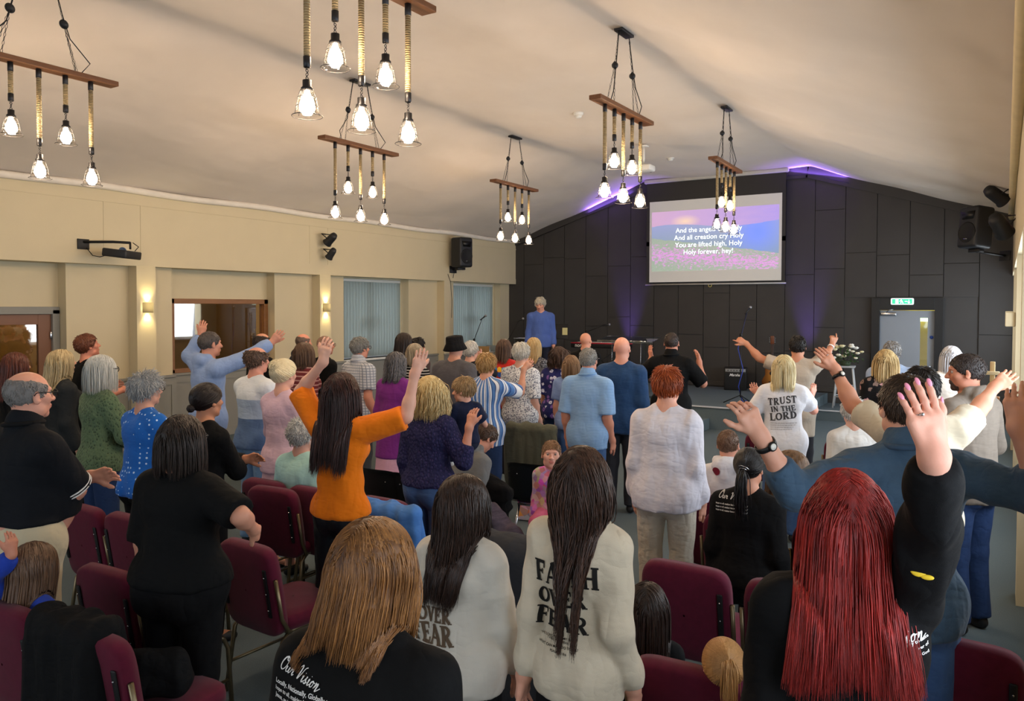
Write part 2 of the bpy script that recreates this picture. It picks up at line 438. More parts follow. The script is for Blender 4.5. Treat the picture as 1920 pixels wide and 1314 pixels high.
def person(key, px, py, z, label, h=None, face=0, sex='m', w=1.0, pose='stand', lean=0, lean2=None, side=0, head=(0, 0, 0), arms=None,
           skin='#c99a83', top=None, bottom=None, hair=None, glasses=None, scale=None, floor=0.0, sleeve='short', hem=.84, hemloose=.0,
           sl_mat=None, hood=False, collar=None, child=False, eyes=False, group=None, folds=.006, shoes='#1c1c1e', beard=None, watch=None,
           hat=None, skirt=None, fat=0, headscale=1.0, tees=None, legs=None, rootz=0.0, belly=0, hempx=None):
    seed = abs(hash(key)) % 1000 if False else sum(ord(c)*(i+3) for i, c in enumerate(key)) % 9973
    rg = np.random.default_rng(seed)
    T = at(px, py, z)
    face = math.radians(face); cz, sz = math.cos(face), math.sin(face)
    RZ = np.array([[cz, -sz, 0], [sz, cz, 0], [0, 0, 1]])
    hs0 = headscale*(1.18 if child else 1.0)
    s = scale or (T[2]-floor)/1.75
    lean = math.radians(lean); lean2 = lean if lean2 is None else math.radians(lean2); side_ = math.radians(side)
    hp_, hy_, hr_ = [math.radians(a) for a in head]
    X = V3(1, 0, 0)
    for it in range(6):
        hs = s*hs0 if not child else min(.92, s*1.0*hs0+.22*(1-s))
        hs = max(hs, .0)
        d1 = V3(math.sin(side_), math.sin(lean), math.cos(lean)); d1 = unit(d1)
        d2 = unit(V3(math.sin(side_), math.sin(lean2), math.cos(lean2)))
        if pose == 'stand': P0 = V3(0, 0, .95*s)
        elif pose == 'floor': P0 = V3(0, 0, .14*s)
        else: P0 = V3(0, -.0, .47+.10*s+rootz)
        wst = P0+d1*.17*s; ch = wst+unit(d1+d2)*.17*s; nb = ch + d2*.185*s
        fwd = unit(V3(0, 1, 0)-d1*d1[1]); fwd2 = unit(V3(0, 1, 0)-d2*d2[1])
        RH = np.array(Matrix.Rotation(hy_, 3, 'Z') @ Matrix.Rotation(-hp_, 3, 'X') @ Matrix.Rotation(hr_, 3, 'Y'))
        HC = nb + (unit(d2+V3(0, .12, .6))*.085*s + V3(0, .012*s, 0)) + RH@V3(0, .008, .068)*hs
        topz = HC + RH@V3(0, -.012, .118)*hs
        if scale is None:
            if pose == 'sit': s *= ((T[2]-floor)-.47-rootz)/((topz[2]-.47-rootz)+1e-9) if it else 1; s = min(max(s, .3), 1.2)
            else: s *= (T[2]-floor)/topz[2]
    base_z = floor if scale is None else T[2]-topz[2]
    off = RZ@V3(topz[0], topz[1], 0)
    root_loc = V3(T[0]-off[0], T[1]-off[1], base_z)
    toL = lambda Pw: RZ.T@(np.asarray(Pw)-root_loc)
    dirL = lambda v: RZ.T@np.asarray(v)
    near = z < 3.2; mid = z < 6.4
    bw = .172 if sex == 'm' else .150
    if child: bw = .145
    root = thing('person', label, 'person', tuple(root_loc), face, group)
    # torso ------------------------------------------------------------
    def torso(t):
        q = .72; A = []
        ww = w*s
        A.append(rc(P0-X*.06*ww, P0+X*.06*ww, (.128 if sex == 'f' else .118)*ww+t, (.128 if sex == 'f' else .118)*ww+t, fwd, .86))
        A.append(rc(P0, wst, (.150)*ww+t, (.136 if sex == 'm' else .128)*ww+t, fwd, .76))
        A.append(rc(wst, ch, (.138 if sex == 'm' else .126)*ww+t, (.158 if sex == 'm' else .140)*(.6*w+.4)*s+t, fwd2, q))
        A.append(rc(ch-X*.05*ww+d2*.04*s, ch+X*.05*ww+d2*.04*s, .118*(.5*w+.5)*s+t, .118*(.5*w+.5)*s+t, fwd2, .82))
        if fat or belly: A.append(el(wst+fwd*(.05+.04*belly)*s, (V3(.14, .12, .16)*(1+.15*fat+.1*belly)*w*s+t)))
        if sex == 'f' and not child:
            for e in (-1, 1): A.append(el(ch+X*e*.066*s*w+fwd2*.085*s+d2*.01*s, V3(.065, .06, .07)*w*s+t))
        for e in (-1, 1): A.append(el(P0+X*e*.07*ww-fwd*.045*ww-V3(0, 0, .05*s), V3(.082, .080, .095)*ww+t))
        return A
    arms = arms or {}
    J = {}
    for e, nm in ((-1, 'L'), (1, 'R')):
        a = arms.get(nm, arms.get('LR', 'down'))
        S = nb + X*e*bw*s*(.75+.25*w) - d2*.082*s
        L1, L2 = .285*s, .255*s
        opt = {}; pole = V3(e*.12, -1, -.3)
        if isinstance(a, tuple) and isinstance(a[-1], dict): opt = a[-1]; a = a[:-1]
        if isinstance(a, tuple) and len(a) == 1: a = a[0]
        if a == 'down': Wt = S+V3(e*.055, .06, -.52)*s + X*e*.07*(w-1)
        elif a == 'front': Wt = P0+V3(e*.06, .24+.1*(w-1), .08)*s; pole = V3(e, -.5, -.2)
        elif a == 'clap': Wt = ch+V3(e*.05, .32, .02)*s; pole = V3(e, 0, -.9)
        elif a == 'bent': Wt = wst+V3(e*.24, .27, .08)*s; pole = V3(e*.5, -.8, -.6)
        elif a == 'fold': Wt = wst+V3(-e*.10, .19+.06*w, .09)*s; pole = V3(e*1, -.1, -.7)
        elif a == 'hip': Wt = P0+V3(e*.2, .08, .05)*s; pole = V3(e, -.9, 0)
        elif a == 'lap': Wt = P0+V3(e*.09, .30, .12)*s; pole = V3(e*.7, -.7, -.2)
        elif a == 'face': Wt = HC+V3(e*.06, .12, -.09)*s; pole = V3(e*.5, .2, -1)
        elif a[0] == 'px': Wt = toL(at(a[1], a[2], z+a[3])); pole = dirL(cam2world(opt.get('pole', (0, -1, -.2))))
        elif a[0] == 'loc': Wt = V3(a[1], a[2], a[3])*1.0; pole = V3(*opt.get('lp', (e*.4, -1, -.3)))
        if 'reach' in opt: L1 *= opt['reach']; L2 *= opt['reach']
        up = np.clip((Wt-S)[2]/(.5*s), 0, 1)
        S = S + V3(e*-.01, 0, .035)*up*s
        E_, Wt = ik(S, Wt, L1, L2, pole)
        fdir = unit(Wt-E_)
        fd = dirL(cam2world(opt['fd'])) if 'fd' in opt else unit(fdir + V3(0, .15, 0))
        bn = dirL(cam2world(opt['bn'])) if 'bn' in opt else (V3(e, .1, .1) if Wt[2] < S[2] else V3(0, -1, .2))
        J[nm] = dict(S=S, E=E_, W=Wt, fd=fd, bn=bn, opt=opt, e=e)
    if legs is None:
        legs = {}
    def leg(e):
        Hh = P0+V3(e*.088*w*s, 0, -.03*s)
        if pose == 'stand': return Hh, V3(e*.095*s*(.5+.5*w), .015*s, .49*s), V3(e*.105*s, -.02*s, .085*s)
        if pose == 'floor': return Hh, V3(e*.20*s, .36*s, .30*s), V3(e*.12*s, .52*s, .07*s)
        K = P0+V3(e*.11*s, .42*s, -.02*s); return Hh, K, V3(e*.12*s, K[1]-.03*s, max(.09*s, .09))
    # body: one continuous surface ------------------------------------------
    sk = skin_mat(skin)
    B = torso(0)
    B.append(rc(nb-d2*.03*s, HC+RH@V3(0, -.018, -.045)*hs, .062*s*(.7+.3*w), .054*hs*(.8+.2*w)))
    for e in (-1, 1):
        B.append(rc(nb-d2*.0*s+X*e*.03*s, J['L' if e < 0 else 'R']['S'], .048*s, .050*s*(.6+.4*w)))
    Amul = (.55+.45*w)*(1 if sex == 'm' else .88)
    for nm in 'LR':
        j = J[nm]; B.append(rc(j['S'], j['E'], .056*s*Amul, .042*s*Amul)); m_ = j['E']+(j['W']-j['E'])*.3
        B.append(rc(j['E'], m_, .040*s*Amul, .042*s*Amul)); B.append(rc(m_, j['W'], .041*s*Amul, .027*s*(.8+.2*Amul)))
        B.append(rc(j['W'], j['W']+j['fd']*.05*s, .025*s, .022*s))
    LG = {}
    for e in (-1, 1):
        Hh, K, A = leg(e); LG[e] = (Hh, K, A)
        B.append(rc(Hh, K, .088*s*w**.5, .056*s)); B.append(rc(K, K+(A-K)*.35, .052*s, .056*s)); B.append(rc(K+(A-K)*.35, A, .055*s, .036*s)); B.append(rc(A, A+V3(0, .12*s, -.05*s), .034*s, .028*s))
    hd = lambda x, y, zz: HC+RH@(V3(x, y, zz)*hs)
    Hp = [el(hd(0, -.014, .028), V3(.0755, .098, .089)*hs, RH, k=.02),
          el(hd(0, .018, -.030), V3(.060, .068, .074)*hs, RH, k=.02),
          rc(hd(0, .045, -.055), hd(0, .066, -.088), .040*hs, .021*hs, k=.022),
          rc(hd(-.03, .02, -.065), hd(.03, .02, -.065), .038*hs, .038*hs, k=.02),
          el(hd(0, .072, .030), V3(.048, .02, .014)*hs, RH, k=.012),
          rc(hd(0, .086, .014), hd(0, .106, -.020), .0075*hs, .0125*hs, k=.008),
          rc(hd(-.012, .094, -.024), hd(.012, .094, -.024), .0085*hs, .0085*hs, k=.006),
          rc(hd(-.014, .086, -.0475), hd(.014, .086, -.0475), .0075*hs, .0075*hs, k=.005),
          rc(hd(-.012, .085, -.0575), hd(.012, .085, -.0575), .0085*hs, .0085*hs, k=.005),
          el(hd(-.042, .052, -.014), V3(.026, .026, .024)*hs, RH, k=.02), el(hd(.042, .052, -.014), V3(.026, .026, .024)*hs, RH, k=.02)]
    for e in (-1, 1):
        Re = RH@rot_axis((0, 0, 1), -e*.35)
        Hp.append(el(hd(e*.080, -.004, -.004), V3(.0085, .0195, .032)*hs, Re, k=.005))
    Hs = [el(hd(e*.031, .092, .012), V3(.016, .014, .011)*hs, RH, k=.012) for e in (-1, 1)] + \
         [el(hd(e*.088, .003, .002), V3(.006, .010, .017)*hs, RH, k=.006) for e in (-1, 1)]
    fB = field(B, .032*s); fTor = field(torso(0), .032*s)
    fH = field(B[-0:]+Hp, .02, Hs) if False else None
    neck = [p for p in B if True]
    def fBody(P):
        d = fB(P); e = None
        for p in Hp: q = ev1(p, P); e = q if e is None else smin(e, q, p[8] or .02)
        for p in Hs: e = -smin(-e, ev1(p, P), .01)
        return smin(d, e, .022*s)
    hb = .012 if near else .015 if mid else .019
    hh = (.0045 if near else .006 if mid else .0085)
    lo, hi = bounds(B+Hp)
    V, F = nets(fBody, lo, hi, hb)
    regs = [(HC, .155*hs, hh, fBody)]
    nails = []
    for nm in 'LR':
        j = J[nm]; o = j['opt']
        hsz = s*(.97 if sex == 'm' else .92)*o.get('hs', 1.0)*(1.0 if not child else 1.05)
        P_, Fi, Th, tips = hand_prims(j['W'], j['fd'], j['bn'], hsz, j['e'], o.get('curl', .22), o.get('spread', .8), o.get('thumb', .8), o.get('pose', 'open'))
        hf = hand_field(P_, Fi, Th); j['tips'] = tips; j['hsz'] = hsz
        arm = field([p for p in B if p[0] == 'rc'][-14:], .02)
        mm_ = j['E']+(j['W']-j['E'])*.3; foreF = field([rc(j['E'], mm_, .040*s*Amul, .042*s*Amul), rc(mm_, j['W'], .041*s*Amul, .027*s*(.8+.2*Amul)), rc(j['W'], j['W']+j['fd']*.05*s, .025*s, .022*s)], .032*s)
        f2 = lambda X_, hf=hf, foreF=foreF: smin(hf(X_), foreF(X_), .006)
        cen = j['W']+unit(j['fd'])*.085*hsz
        regs.append((cen, .125*hsz, (.0038 if z < 2.6 else .0045 if near else .0055 if mid else .0075), f2))
    Vs, Fs, n0 = [], [], 0
    keep = np.ones(len(F), bool)
    for cen, R_, hx, fx in regs:
        dd = np.linalg.norm(V-cen, axis=1) < R_-hb*.8
        keep &= ~dd[F].all(1)
    Vs.append(V); Fs.append(F[keep]); n0 = len(V)
    for cen, R_, hx, fx in regs:
        v, fc = nets(fx, cen-R_, cen+R_, hx)
        if not len(fc): continue
        dd = np.linalg.norm(v-cen, axis=1) < R_
        fc = fc[dd[fc].all(1)]; Vs.append(v); Fs.append(fc+n0); n0 += len(v)
    V = np.concatenate(Vs); F = np.concatenate(Fs)
    used = np.unique(F); mp = np.full(len(V), -1); mp[used] = np.arange(len(used)); V = V[used]; F = mp[F]
    body = from_np('body', V, F, [sk, skin_mat2(skin)], root)
    cenf = V[F].mean(1); lip = np.linalg.norm((cenf-hd(0, .093, -.052))/np.array([.024, .014, .0135])/hs, axis=1) < 1
    if eyes or mid: body.data.polygons.foreach_set('material_index', lip.astype(np.int32))
    # eyes
    if eyes or z < 7:
        for e in (-1, 1):
            bm = BM(); ball(bm, hd(e*.031, .0722, .012), .0120*hs, u=12, v=8); eo = link('eye', bm, mat('#a0938a', .35, var=0), body)
            bm = BM(); ball(bm, hd(e*.031, .0822, .012), .0042*hs, (1, .6, 1), u=10, v=6); link('pupil', bm, mat('#2b1d14', .2, var=0), eo)
    if z < 2.7 or any('nails' in J[n]['opt'] for n in 'LR'):
        for nm in 'LR':
            j = J[nm]; nc = j['opt'].get('nails')
            if not nc: continue
            bm = BM()
            for tp, dv, bnv in j['tips']:
                bnv = unit(bnv-dv*(bnv@dv)); xx = np.cross(dv, bnv); r = .0070*j['hsz']
                m4 = Matrix([[xx[i]*r*.85, dv[i]*r*1.5, bnv[i]*r*.45, (tp+dv*.0015*s+bnv*.0058*j['hsz'])[i]] for i in range(3)]+[[0, 0, 0, 1]])
                bmesh.ops.create_uvsphere(bm, u_segments=12, v_segments=8, radius=1, matrix=m4)
            lo_ = link('fingernails', bm, mat(nc, .25, var=0), body); lo_['label'] = 'pale pink fingernails'
    rad = lambda nm_: .032
    # clothes ------------------------------------------------------------------
    hc = .0085 if near else .012 if mid else .016
    t = .016 if not near else .014
    CL = None
    def legs_field():
        Lm = []
        Lm.append(rc(P0-X*.06*w*s, P0+X*.06*w*s, .125*w*s+.010, .125*w*s+.010, fwd, .86))
        Lm.append(rc(P0, P0+d1*.12*s, .148*w*s+.006, .14*w*s+.006, fwd, .78, clip=(P0+d1*.06*s, d1)))
        for e in (-1, 1): Lm.append(el(P0+X*e*.065*w*s-fwd*.045*w*s-V3(0, 0, .05*s), V3(.082, .085, .095)*w*s+.008))
        if skirt:
            Lm.append(rc(P0-V3(0, 0, .02), V3(0, P0[1], skirt*s), .150*w*s, (.20)*w*s, clip=(V3(0, 0, skirt*s), V3(0, 0, -1))))
        else:
            for e in (-1, 1):
                Hh, K, A = LG[e]; Lm.append(rc(Hh, K, .088*s*w**.5+.010, .060*s+.018))
                Lm.append(rc(K, A+V3(0, 0, .01), .060*s+.016, .052*s+.016, clip=(A-V3(0, 0, .015*s), unit(A-K))))
        return Lm, field(Lm, .028*s, (), fold_noise(seed+5, folds*.8, 20))
    Lm, fL = legs_field()
    if hempx: hem = (2.15-floor-(hempx-575)*z/1467)/s
    if top is not None:
        tmat = top if not isinstance(top, str) else cloth(top)
        A = torso(t*1.15)
        hz = P0+d1*((hem-.95)*s) if pose == 'stand' else P0 - d1*.02
        if hemloose:
            A.append(rc(wst, P0+d1*(hem-.95)*s, .13*w*s, (.150+hemloose)*w*s, fwd, .8))
        A.append(rc(P0+d1*.0, P0+d1*min(0, hem-.95)*s, .146*w*s+t, .148*w*s+t, fwd, .84))
        for e in (-1, 1):
            A.append(rc(nb-d2*.012*s+X*e*.035*s, J['L' if e < 0 else 'R']['S'], .046*s+t*.9, .052*s*(.6+.4*w)+t))
        A = [p[:7]+((hz, -d1),)+p[8:] if i < 99 else p for i, p in enumerate(A)]; A0 = list(A)
        sub = []
        for nm in 'LR':
            j = J[nm]; u1 = unit(j['E']-j['S']); u2 = unit(j['W']-j['E'])
            if sleeve == 'none': A.append(rc(j['S']-u1*.01, j['S']+u1*.02, .05*s*Amul+t, .045*s*Amul+t)); continue
            Lu = np.linalg.norm(j['E']-j['S'])
            ea = (.010 if sleeve in ('short', 'cap', 'half') else .005)*s
            if sleeve in ('short', 'cap', 'half'):
                fr = {'short': .72, 'cap': .35, 'half': .95}[sleeve]; pc = j['S']+u1*Lu*fr
                A.append(rc(j['S'], pc+u1*.04, .058*s*Amul+t+ea, .052*s*Amul+t+ea*1.4, clip=(pc, u1)))
            else:
                A.append(rc(j['S'], j['E'], .058*s*Amul+t+ea, .045*s*Amul+t+ea))
                fr = {'long': .97, '34': .45}[sleeve]; pc = j['E']+(j['W']-j['E'])*fr
                if sleeve == 'long': pc = j['W'] - u2*.0 + u2*(j['opt'].get('cuff', -.01))
                A.append(rc(j['E'], j['E']+(pc-j['E'])*.75, .045*s*Amul+t+ea, .036*s*Amul+t+ea, clip=(pc, u2)))
                A.append(rc(j['E']+(pc-j['E'])*.7, pc+u2*.01, .036*s*Amul+t+ea, .031*s*Amul+t, clip=(pc, u2)))
        if hood:
            A.append(el(nb-fwd2*.085*s+d2*.01*s, V3(.105, .05, .075)*s, k=.02)); A.append(rc(nb-X*.075*s-fwd2*.03*s+d2*.04*s, nb+X*.075*s-fwd2*.03*s+d2*.04*s, .035*s, .035*s, k=.02))
            A.append(el(nb-fwd2*.10*s-d2*.06*s, V3(.06, .035, .06)*s, k=.02))
        if collar is not None:
            A.append(rc(nb-d2*.005*s, nb+d2*.036*s, .080*s*(.7+.3*w), .076*s*(.7+.3*w), k=.012))
        neckcut = []
        fT0 = field(A, .032*s, neckcut, fold_noise(seed, folds*(1 if mid else .8), 24))
        if bottom is not None and pose == 'stand': fT = lambda P: np.minimum(fT0(P), np.maximum(smin(fL(P), fTor(P), .02)-.010, (P-hz)@(-d1)))
        else: fT = fT0
        lo, hi = bounds(A, .02)
        V, F = nets(fT, lo, hi, hc)
        CL = from_np({'long': 'long_sleeved_top', 'none': 'vest'}.get(sleeve, 'shirt') if tees is None else tees, V, F, tmat, root)
        if collar not in (None, True):
            bm = BM(); pts = []
            for i in range(25):
                a = 2*PI*i/24; p = nb + d2*(.028+.006*math.cos(a))*s + (X*math.cos(a)*.078 + fwd2*(math.sin(a)*.078-.004))*(.7+.3*w)*s; pts.append(p)
            tube(bm, pts, .011*s, 8, False); link('collar', bm, cloth(collar), CL)
        clothF = field(A0, .032*s)
    else: clothF = fBody
    if bottom is not None:
        bmat_ = bottom if not isinstance(bottom, str) else cloth(bottom)
        lo, hi = bounds(Lm, .02)
        V, F = nets(fL, lo, hi, hc*1.15); link_o = from_np('skirt' if skirt else 'trousers', V, F, bmat_, root)
    if shoes:
        for e in (-1, 1):
            Hh, K, A = LG[e]; D_ = unit(V3(e*.15, 1, 0))
            Sp = [rc(A+V3(0, -.02, -.045)*s, A+D_*.14*s+V3(0, 0, -.055*s), .036*s, .032*s, clip=(V3(0, 0, max(0.0, A[2]-.086*s)), V3(0, 0, -1))), rc(A+V3(0, 0, -.04*s), A+V3(0, .0, .0), .040*s, .042*s)]
            V, F = nets(field(Sp, .02), *bounds(Sp, .02), .012); from_np('shoe', V, F, mat(shoes, .5), root)
    ctx = dict(root=root, body=body, top=CL, HC=HC, RH=RH, hs=hs, s=s, hd=hd, nb=nb, d2=d2, J=J, P0=P0, wst=wst, ch=ch, loc=root_loc, RZ=RZ, clothF=clothF, z=z, near=near, mid=mid, rg=rg, toL=toL, X=X, fwd2=fwd2, Hp=Hp, fBody=fBody, w=w, Amul=Amul)
    if hair: make_hair(ctx, **hair)
    if beard: make_beard(ctx, beard)
    if glasses: make_glasses(ctx, glasses)
    if hat: make_hat(ctx, hat)
    if watch:
        for nm, col in watch.items(): make_watch(ctx, nm, col)
    PEOPLE[key] = ctx
    return ctx
def skin_mat2(c):
    k = 'lip'+c
    if k in _hm: return _hm[k]
    a = hexc(c); n = NT('lips'); n.set((a[0]*.85, a[1]*.5, a[2]*.5, 1), .45); _hm[k] = n.m; return n.m
def make_hair(c, style='short', c1='#3a2a20', c2='#6b4d38', L=.04, n=None, thin=0, curl=0, vol=.012, r=None, rough=.42, wave=0, tie=None, part=0, width=1.0, spread=1.0, back=0, crown=None, front=.062, droop=0, sway=0, split=0):
    hs, RH, HC, rg, hd = c['hs'], c['RH'], c['HC'], c['rg'], c['hd']
    near, mid = c['near'], c['mid']
    m = hair_mat(c1, c2, rough)
    cen = V3(0, -.014, .028); R0 = V3(.0755, .098, .089)
    nap = {'short': -.068, 'band': -.065, 'bob': -.075, 'long': -.075, 'pony': -.07, 'bun': -.07, 'curly': -.07}[style]
    def hairline(p):   # head-frame height of the hairline
        y = p[:, 1]; sidef = np.clip((np.abs(p[:, 0])-.045)/.03, 0, 1)
        zl = np.interp(y, [-.11, -.04, .0, .035, .07, .09], [nap, nap*.75, -.012, .0, front*.7, front])
        if style in ('bob', 'long', 'curly'): zl = np.interp(y, [-.11, -.03, .02, .05, .075, .09], [nap, nap, -.03, .01, front*.75, front])
        return zl
    # cap: skull offset outward, cut at the hairline
    hvol = vol*hs
    inv = RH.T
    def capf(P):
        q = ((P-HC)@RH)/hs
        base = ev1(el(cen, R0+vol), q)
        if style in ('bob', 'curly', 'long'):
            bt = {'bob': -.085, 'curly': -.05, 'long': -.07}[style]
            b2 = ev1(rc((0, -.022, .02), (0, -.022, bt), .082+vol*.7, .076+vol*.5), q)
            fz = ev1(el((0, .13, -.05), (.09, .115, .10)), q)
            b2 = np.maximum(b2, -fz); base = smin(base, b2, .02)
        d = base*hs
        zl = hairline(q)
        d = np.maximum(d, (zl-q[:, 2])*hs*.8)
        face_ = ev1(el((0, .125, -.035), (.064, .075, .088)), q)*hs
        d = -smin(-d, face_, .012)
        if style == 'band':
            d = np.maximum(d, -(ev1(el((0, .02+thin*.01, .115), (.078, .115, .078)), q))*hs)
        d = d + .0022*np.sin(P@(RH@V3(90, 40, 20)))*np.sin(P@(RH@V3(-30, 60, 90)))
        return d
    hx = .005 if near else .0065 if mid else .0085
    V, F = nets(capf, HC-.16*hs-.02, HC+.16*hs+.02, hx)
    o = from_np('hair', V, F, hair_mat(c1, c2, rough+.15, 0), c['root'])
    # strands
    if n is None: n = 2200 if near else 900 if mid else 450
    if r is None: r = .0017 if near else .0026 if mid else .0040
    u = rg.normal(size=(n*4, 3)); u /= np.linalg.norm(u, axis=1, keepdims=True)
    q = cen + u*(R0+vol*1.0)
    ok = q[:, 2] > hairline(q)+.004
    ok &= ~((q[:, 1] > .05) & (q[:, 2] < front*.8))
    if style == 'band': ok &= ((q-V3(0, .02+thin*.01, .115))/V3(.078, .115, .078))@np.ones(3)*0 + (((q-V3(0, .02+thin*.01, .115))/V3(.082, .12, .082))**2).sum(1) > 1
    q = q[ok][:n]; nrm = (q-cen)/(R0**2); nrm /= np.linalg.norm(nrm, axis=1, keepdims=True)
    S = len(q)
    if S == 0: return o
    if tie is not None: tieh = V3(*tie)
    K = {'short': 6, 'band': 5, 'curly': 9, 'bob': 12, 'long': 22, 'pony': 9, 'bun': 9}[style]
    P = HC + (q@RH.T)*hs; N = nrm@RH.T
    down = V3(0, 0, -1.); fw = RH@V3(0, 1., 0)
    # the part line pushes locks sideways
    sidev = RH@V3(1., 0, 0)
    sx = np.sign(q[:, 0]-part)[:, None]
    if style in ('short', 'band'):
        whorl = V3(0, -.07, .10); tdir = q-whorl; tdir[:, 2] -= .06; tdir[:, 2] -= (q[:, 1] < .0)*.1
        if droop: tdir[:, 1] += droop
        D = tdir@RH.T; D -= N*(D*N).sum(1, keepdims=True); D /= np.linalg.norm(D, axis=1, keepdims=True)+1e-9; D = D + N*(.35 if curl else .14) + rg.normal(size=D.shape)*(.12+curl*.3)
        Ls = L*hs*rg.uniform(.6, 1.15, S)
    elif style in ('pony', 'bun'):
        Tt = HC+RH@tieh*hs; D = None; Ls = None
    else:
        D = N*.15 + sx*sidev*.35*(q[:, 2:3] > .03) + down*.6 - fw*(.25+back)*(q[:, 1:2] > -.02) + rg.normal(size=(S, 3))*.06
        Ls = (np.maximum(L-.19, .02)*rg.uniform(.74, 1.08, S) + np.clip(q[:, 2]+.085, 0, 1)*1.45)*(1 if style == 'long' else hs)
    paths = np.empty((S, K, 3)); paths[:, 0] = P
    def F2(X):
        qh = ((X-HC)@RH)/hs
        d = ev1(el(cen, R0+vol*.9), qh)*hs
        d = np.minimum(d, ev1(rc((0, -.0, -.02), (0, .035, -.085), .070, .034), qh)*hs)
        fz = ev1(el((0, .135, -.045), (.072, .09, .10)), qh)*hs
        return np.minimum(d, fz)
    if style in ('pony', 'bun'):
        for k in range(1, K):
            f = (k/(K-1)); X = P*(1-f)+Tt*f
            qh = ((X-HC)@RH)/hs; dq = qh-cen; rr = np.sqrt(((dq/(R0+vol*.9))**2).sum(1)); rr = np.where(rr < 1.02, 1.02/np.maximum(rr, .2), 1); qh = cen+dq*rr[:, None]
            paths[:, k] = HC+(qh@RH.T)*hs
    else:
        Dk = D/np.linalg.norm(D, axis=1, keepdims=True); st = (Ls/(K-1))[:, None]
        ph = rg.uniform(0, 6.3, (S, 1)); clump = np.floor(rg.uniform(0, 14, (S, 1)))*.45
        for k in range(1, K):
            X = paths[:, k-1]+Dk*st
            if style not in ('short', 'band'):
                for _ in range(2):
                    dd = F2(X); b = dd < .002
                    if b.any():
                        g = grad(F2, X[b]); X[b] += g*(.003-dd[b])[:, None]
                if style == 'long':
                    for _ in range(3):
                        dc = c['clothF'](X)-.004; b = dc < .002
                        if b.any(): X[b] += (V3(0, -1, .1)*(.0035-dc[b])[:, None]*1.05)
                nd = X-paths[:, k-1]; nd /= np.linalg.norm(nd, axis=1, keepdims=True)+1e-9
                Dk = nd*.55 + down*.42 + rg.normal(size=(S, 3))*.018
                if style == 'long': Dk = Dk - np.array([0, 1., 0])*(.07 if k > 5 else 0)*np.ones((S, 1))
                if sway or split: Dk = Dk + sidev*(sway + split*((q[:, 0:1] > .025)*(k > 6)))
                if wave: Dk = Dk + wave*(sidev*np.sin(ph*0.3+clump*3+k*.95) + .5*fw*np.cos(clump*5+k*.95))
                if width != 1: Dk = Dk - sidev*((X-HC)@sidev)[:, None]*(1-width)*(2 if k > 6 else .3)
                if curl: Dk = Dk + curl*np.concatenate([np.sin(ph+k*2.1), np.cos(ph+k*2.1), np.sin(ph*1.7+k*1.3)], 1)
                Dk /= np.linalg.norm(Dk, axis=1, keepdims=True)
            else:
                if curl: Dk = Dk + curl*np.concatenate([np.sin(ph+k*2), np.cos(ph+k*2), np.sin(ph*1.7+k)], 1); Dk /= np.linalg.norm(Dk, axis=1, keepdims=True)
            paths[:, k] = X
    V, F = strands_mesh(paths, r*rg.uniform(.7, 1.3, S)*(1 if style not in ('long',) else 1.25))
    from_np('hair_locks', V, F, m, o)
    if style in ('pony', 'bun'):
        bm = BM(); torus(bm, Tt, .016*hs, .006*hs, 14, 6, 'Y'); link('hair_tie', bm, mat('#caa0a0' if style == 'pony' else c1, .7), o)
        n2 = 500 if near else 260; K = 14
        a = rg.uniform(0, 2*PI, n2); rr = np.sqrt(rg.uniform(0, 1, n2))*.015*hs
        P = Tt + np.stack([np.cos(a)*rr, np.zeros(n2), np.sin(a)*rr], 1); paths = np.empty((n2, K, 3)); paths[:, 0] = P
        outw = unit(Tt-HC)
        if style == 'pony':
            Dk = np.tile(outw*.8+V3(0, 0, .1), (n2, 1)) + rg.normal(size=(n2, 3))*.16; st = (L*rg.uniform(.8, 1.05, n2)/(K-1))[:, None]
            FF = lambda X: np.minimum(c['clothF'](X)-.003, ev1(el(HC, V3(.09, .11, .11)*hs), X))
            for k in range(1, K):
                X = paths[:, k-1]+Dk*st; dd = FF(X); b = dd < .004
                if b.any(): X[b] += grad(FF, X[b])*(.005-dd[b])[:, None]
                nd = X-paths[:, k-1]; nd /= np.linalg.norm(nd, axis=1, keepdims=True)+1e-9
                Dk = nd*.55+down*.42+rg.normal(size=(n2, 3))*.03 + (wave*np.sin(a[:, None]*2+k*.9)*sidev if wave else 0); Dk /= np.linalg.norm(Dk, axis=1, keepdims=True); paths[:, k] = X
            V, F = strands_mesh(paths, r*1.2); from_np('ponytail', V, F, m, o)
        else:
            bc = Tt+outw*.02*hs; R_ = .040*hs*spread
            u = rg.normal(size=(n2, 3)); u /= np.linalg.norm(u, axis=1, keepdims=True); ax = rg.normal(size=(n2, 3)); ax /= np.linalg.norm(ax, axis=1, keepdims=True)
            v = np.cross(u, ax); v /= np.linalg.norm(v, axis=1, keepdims=True)+1e-9
            for k in range(K): paths[:, k] = bc + R_*(u*math.cos(k*.28)+v*math.sin(k*.28))*(1+.08*rg.normal(size=(n2, 1)))
            V, F = strands_mesh(paths, r*1.4); b = from_np('bun', V, F, m, o)
            bm = BM(); ball(bm, bc, R_*.95); link('bun_core', bm, m, b)
    return o
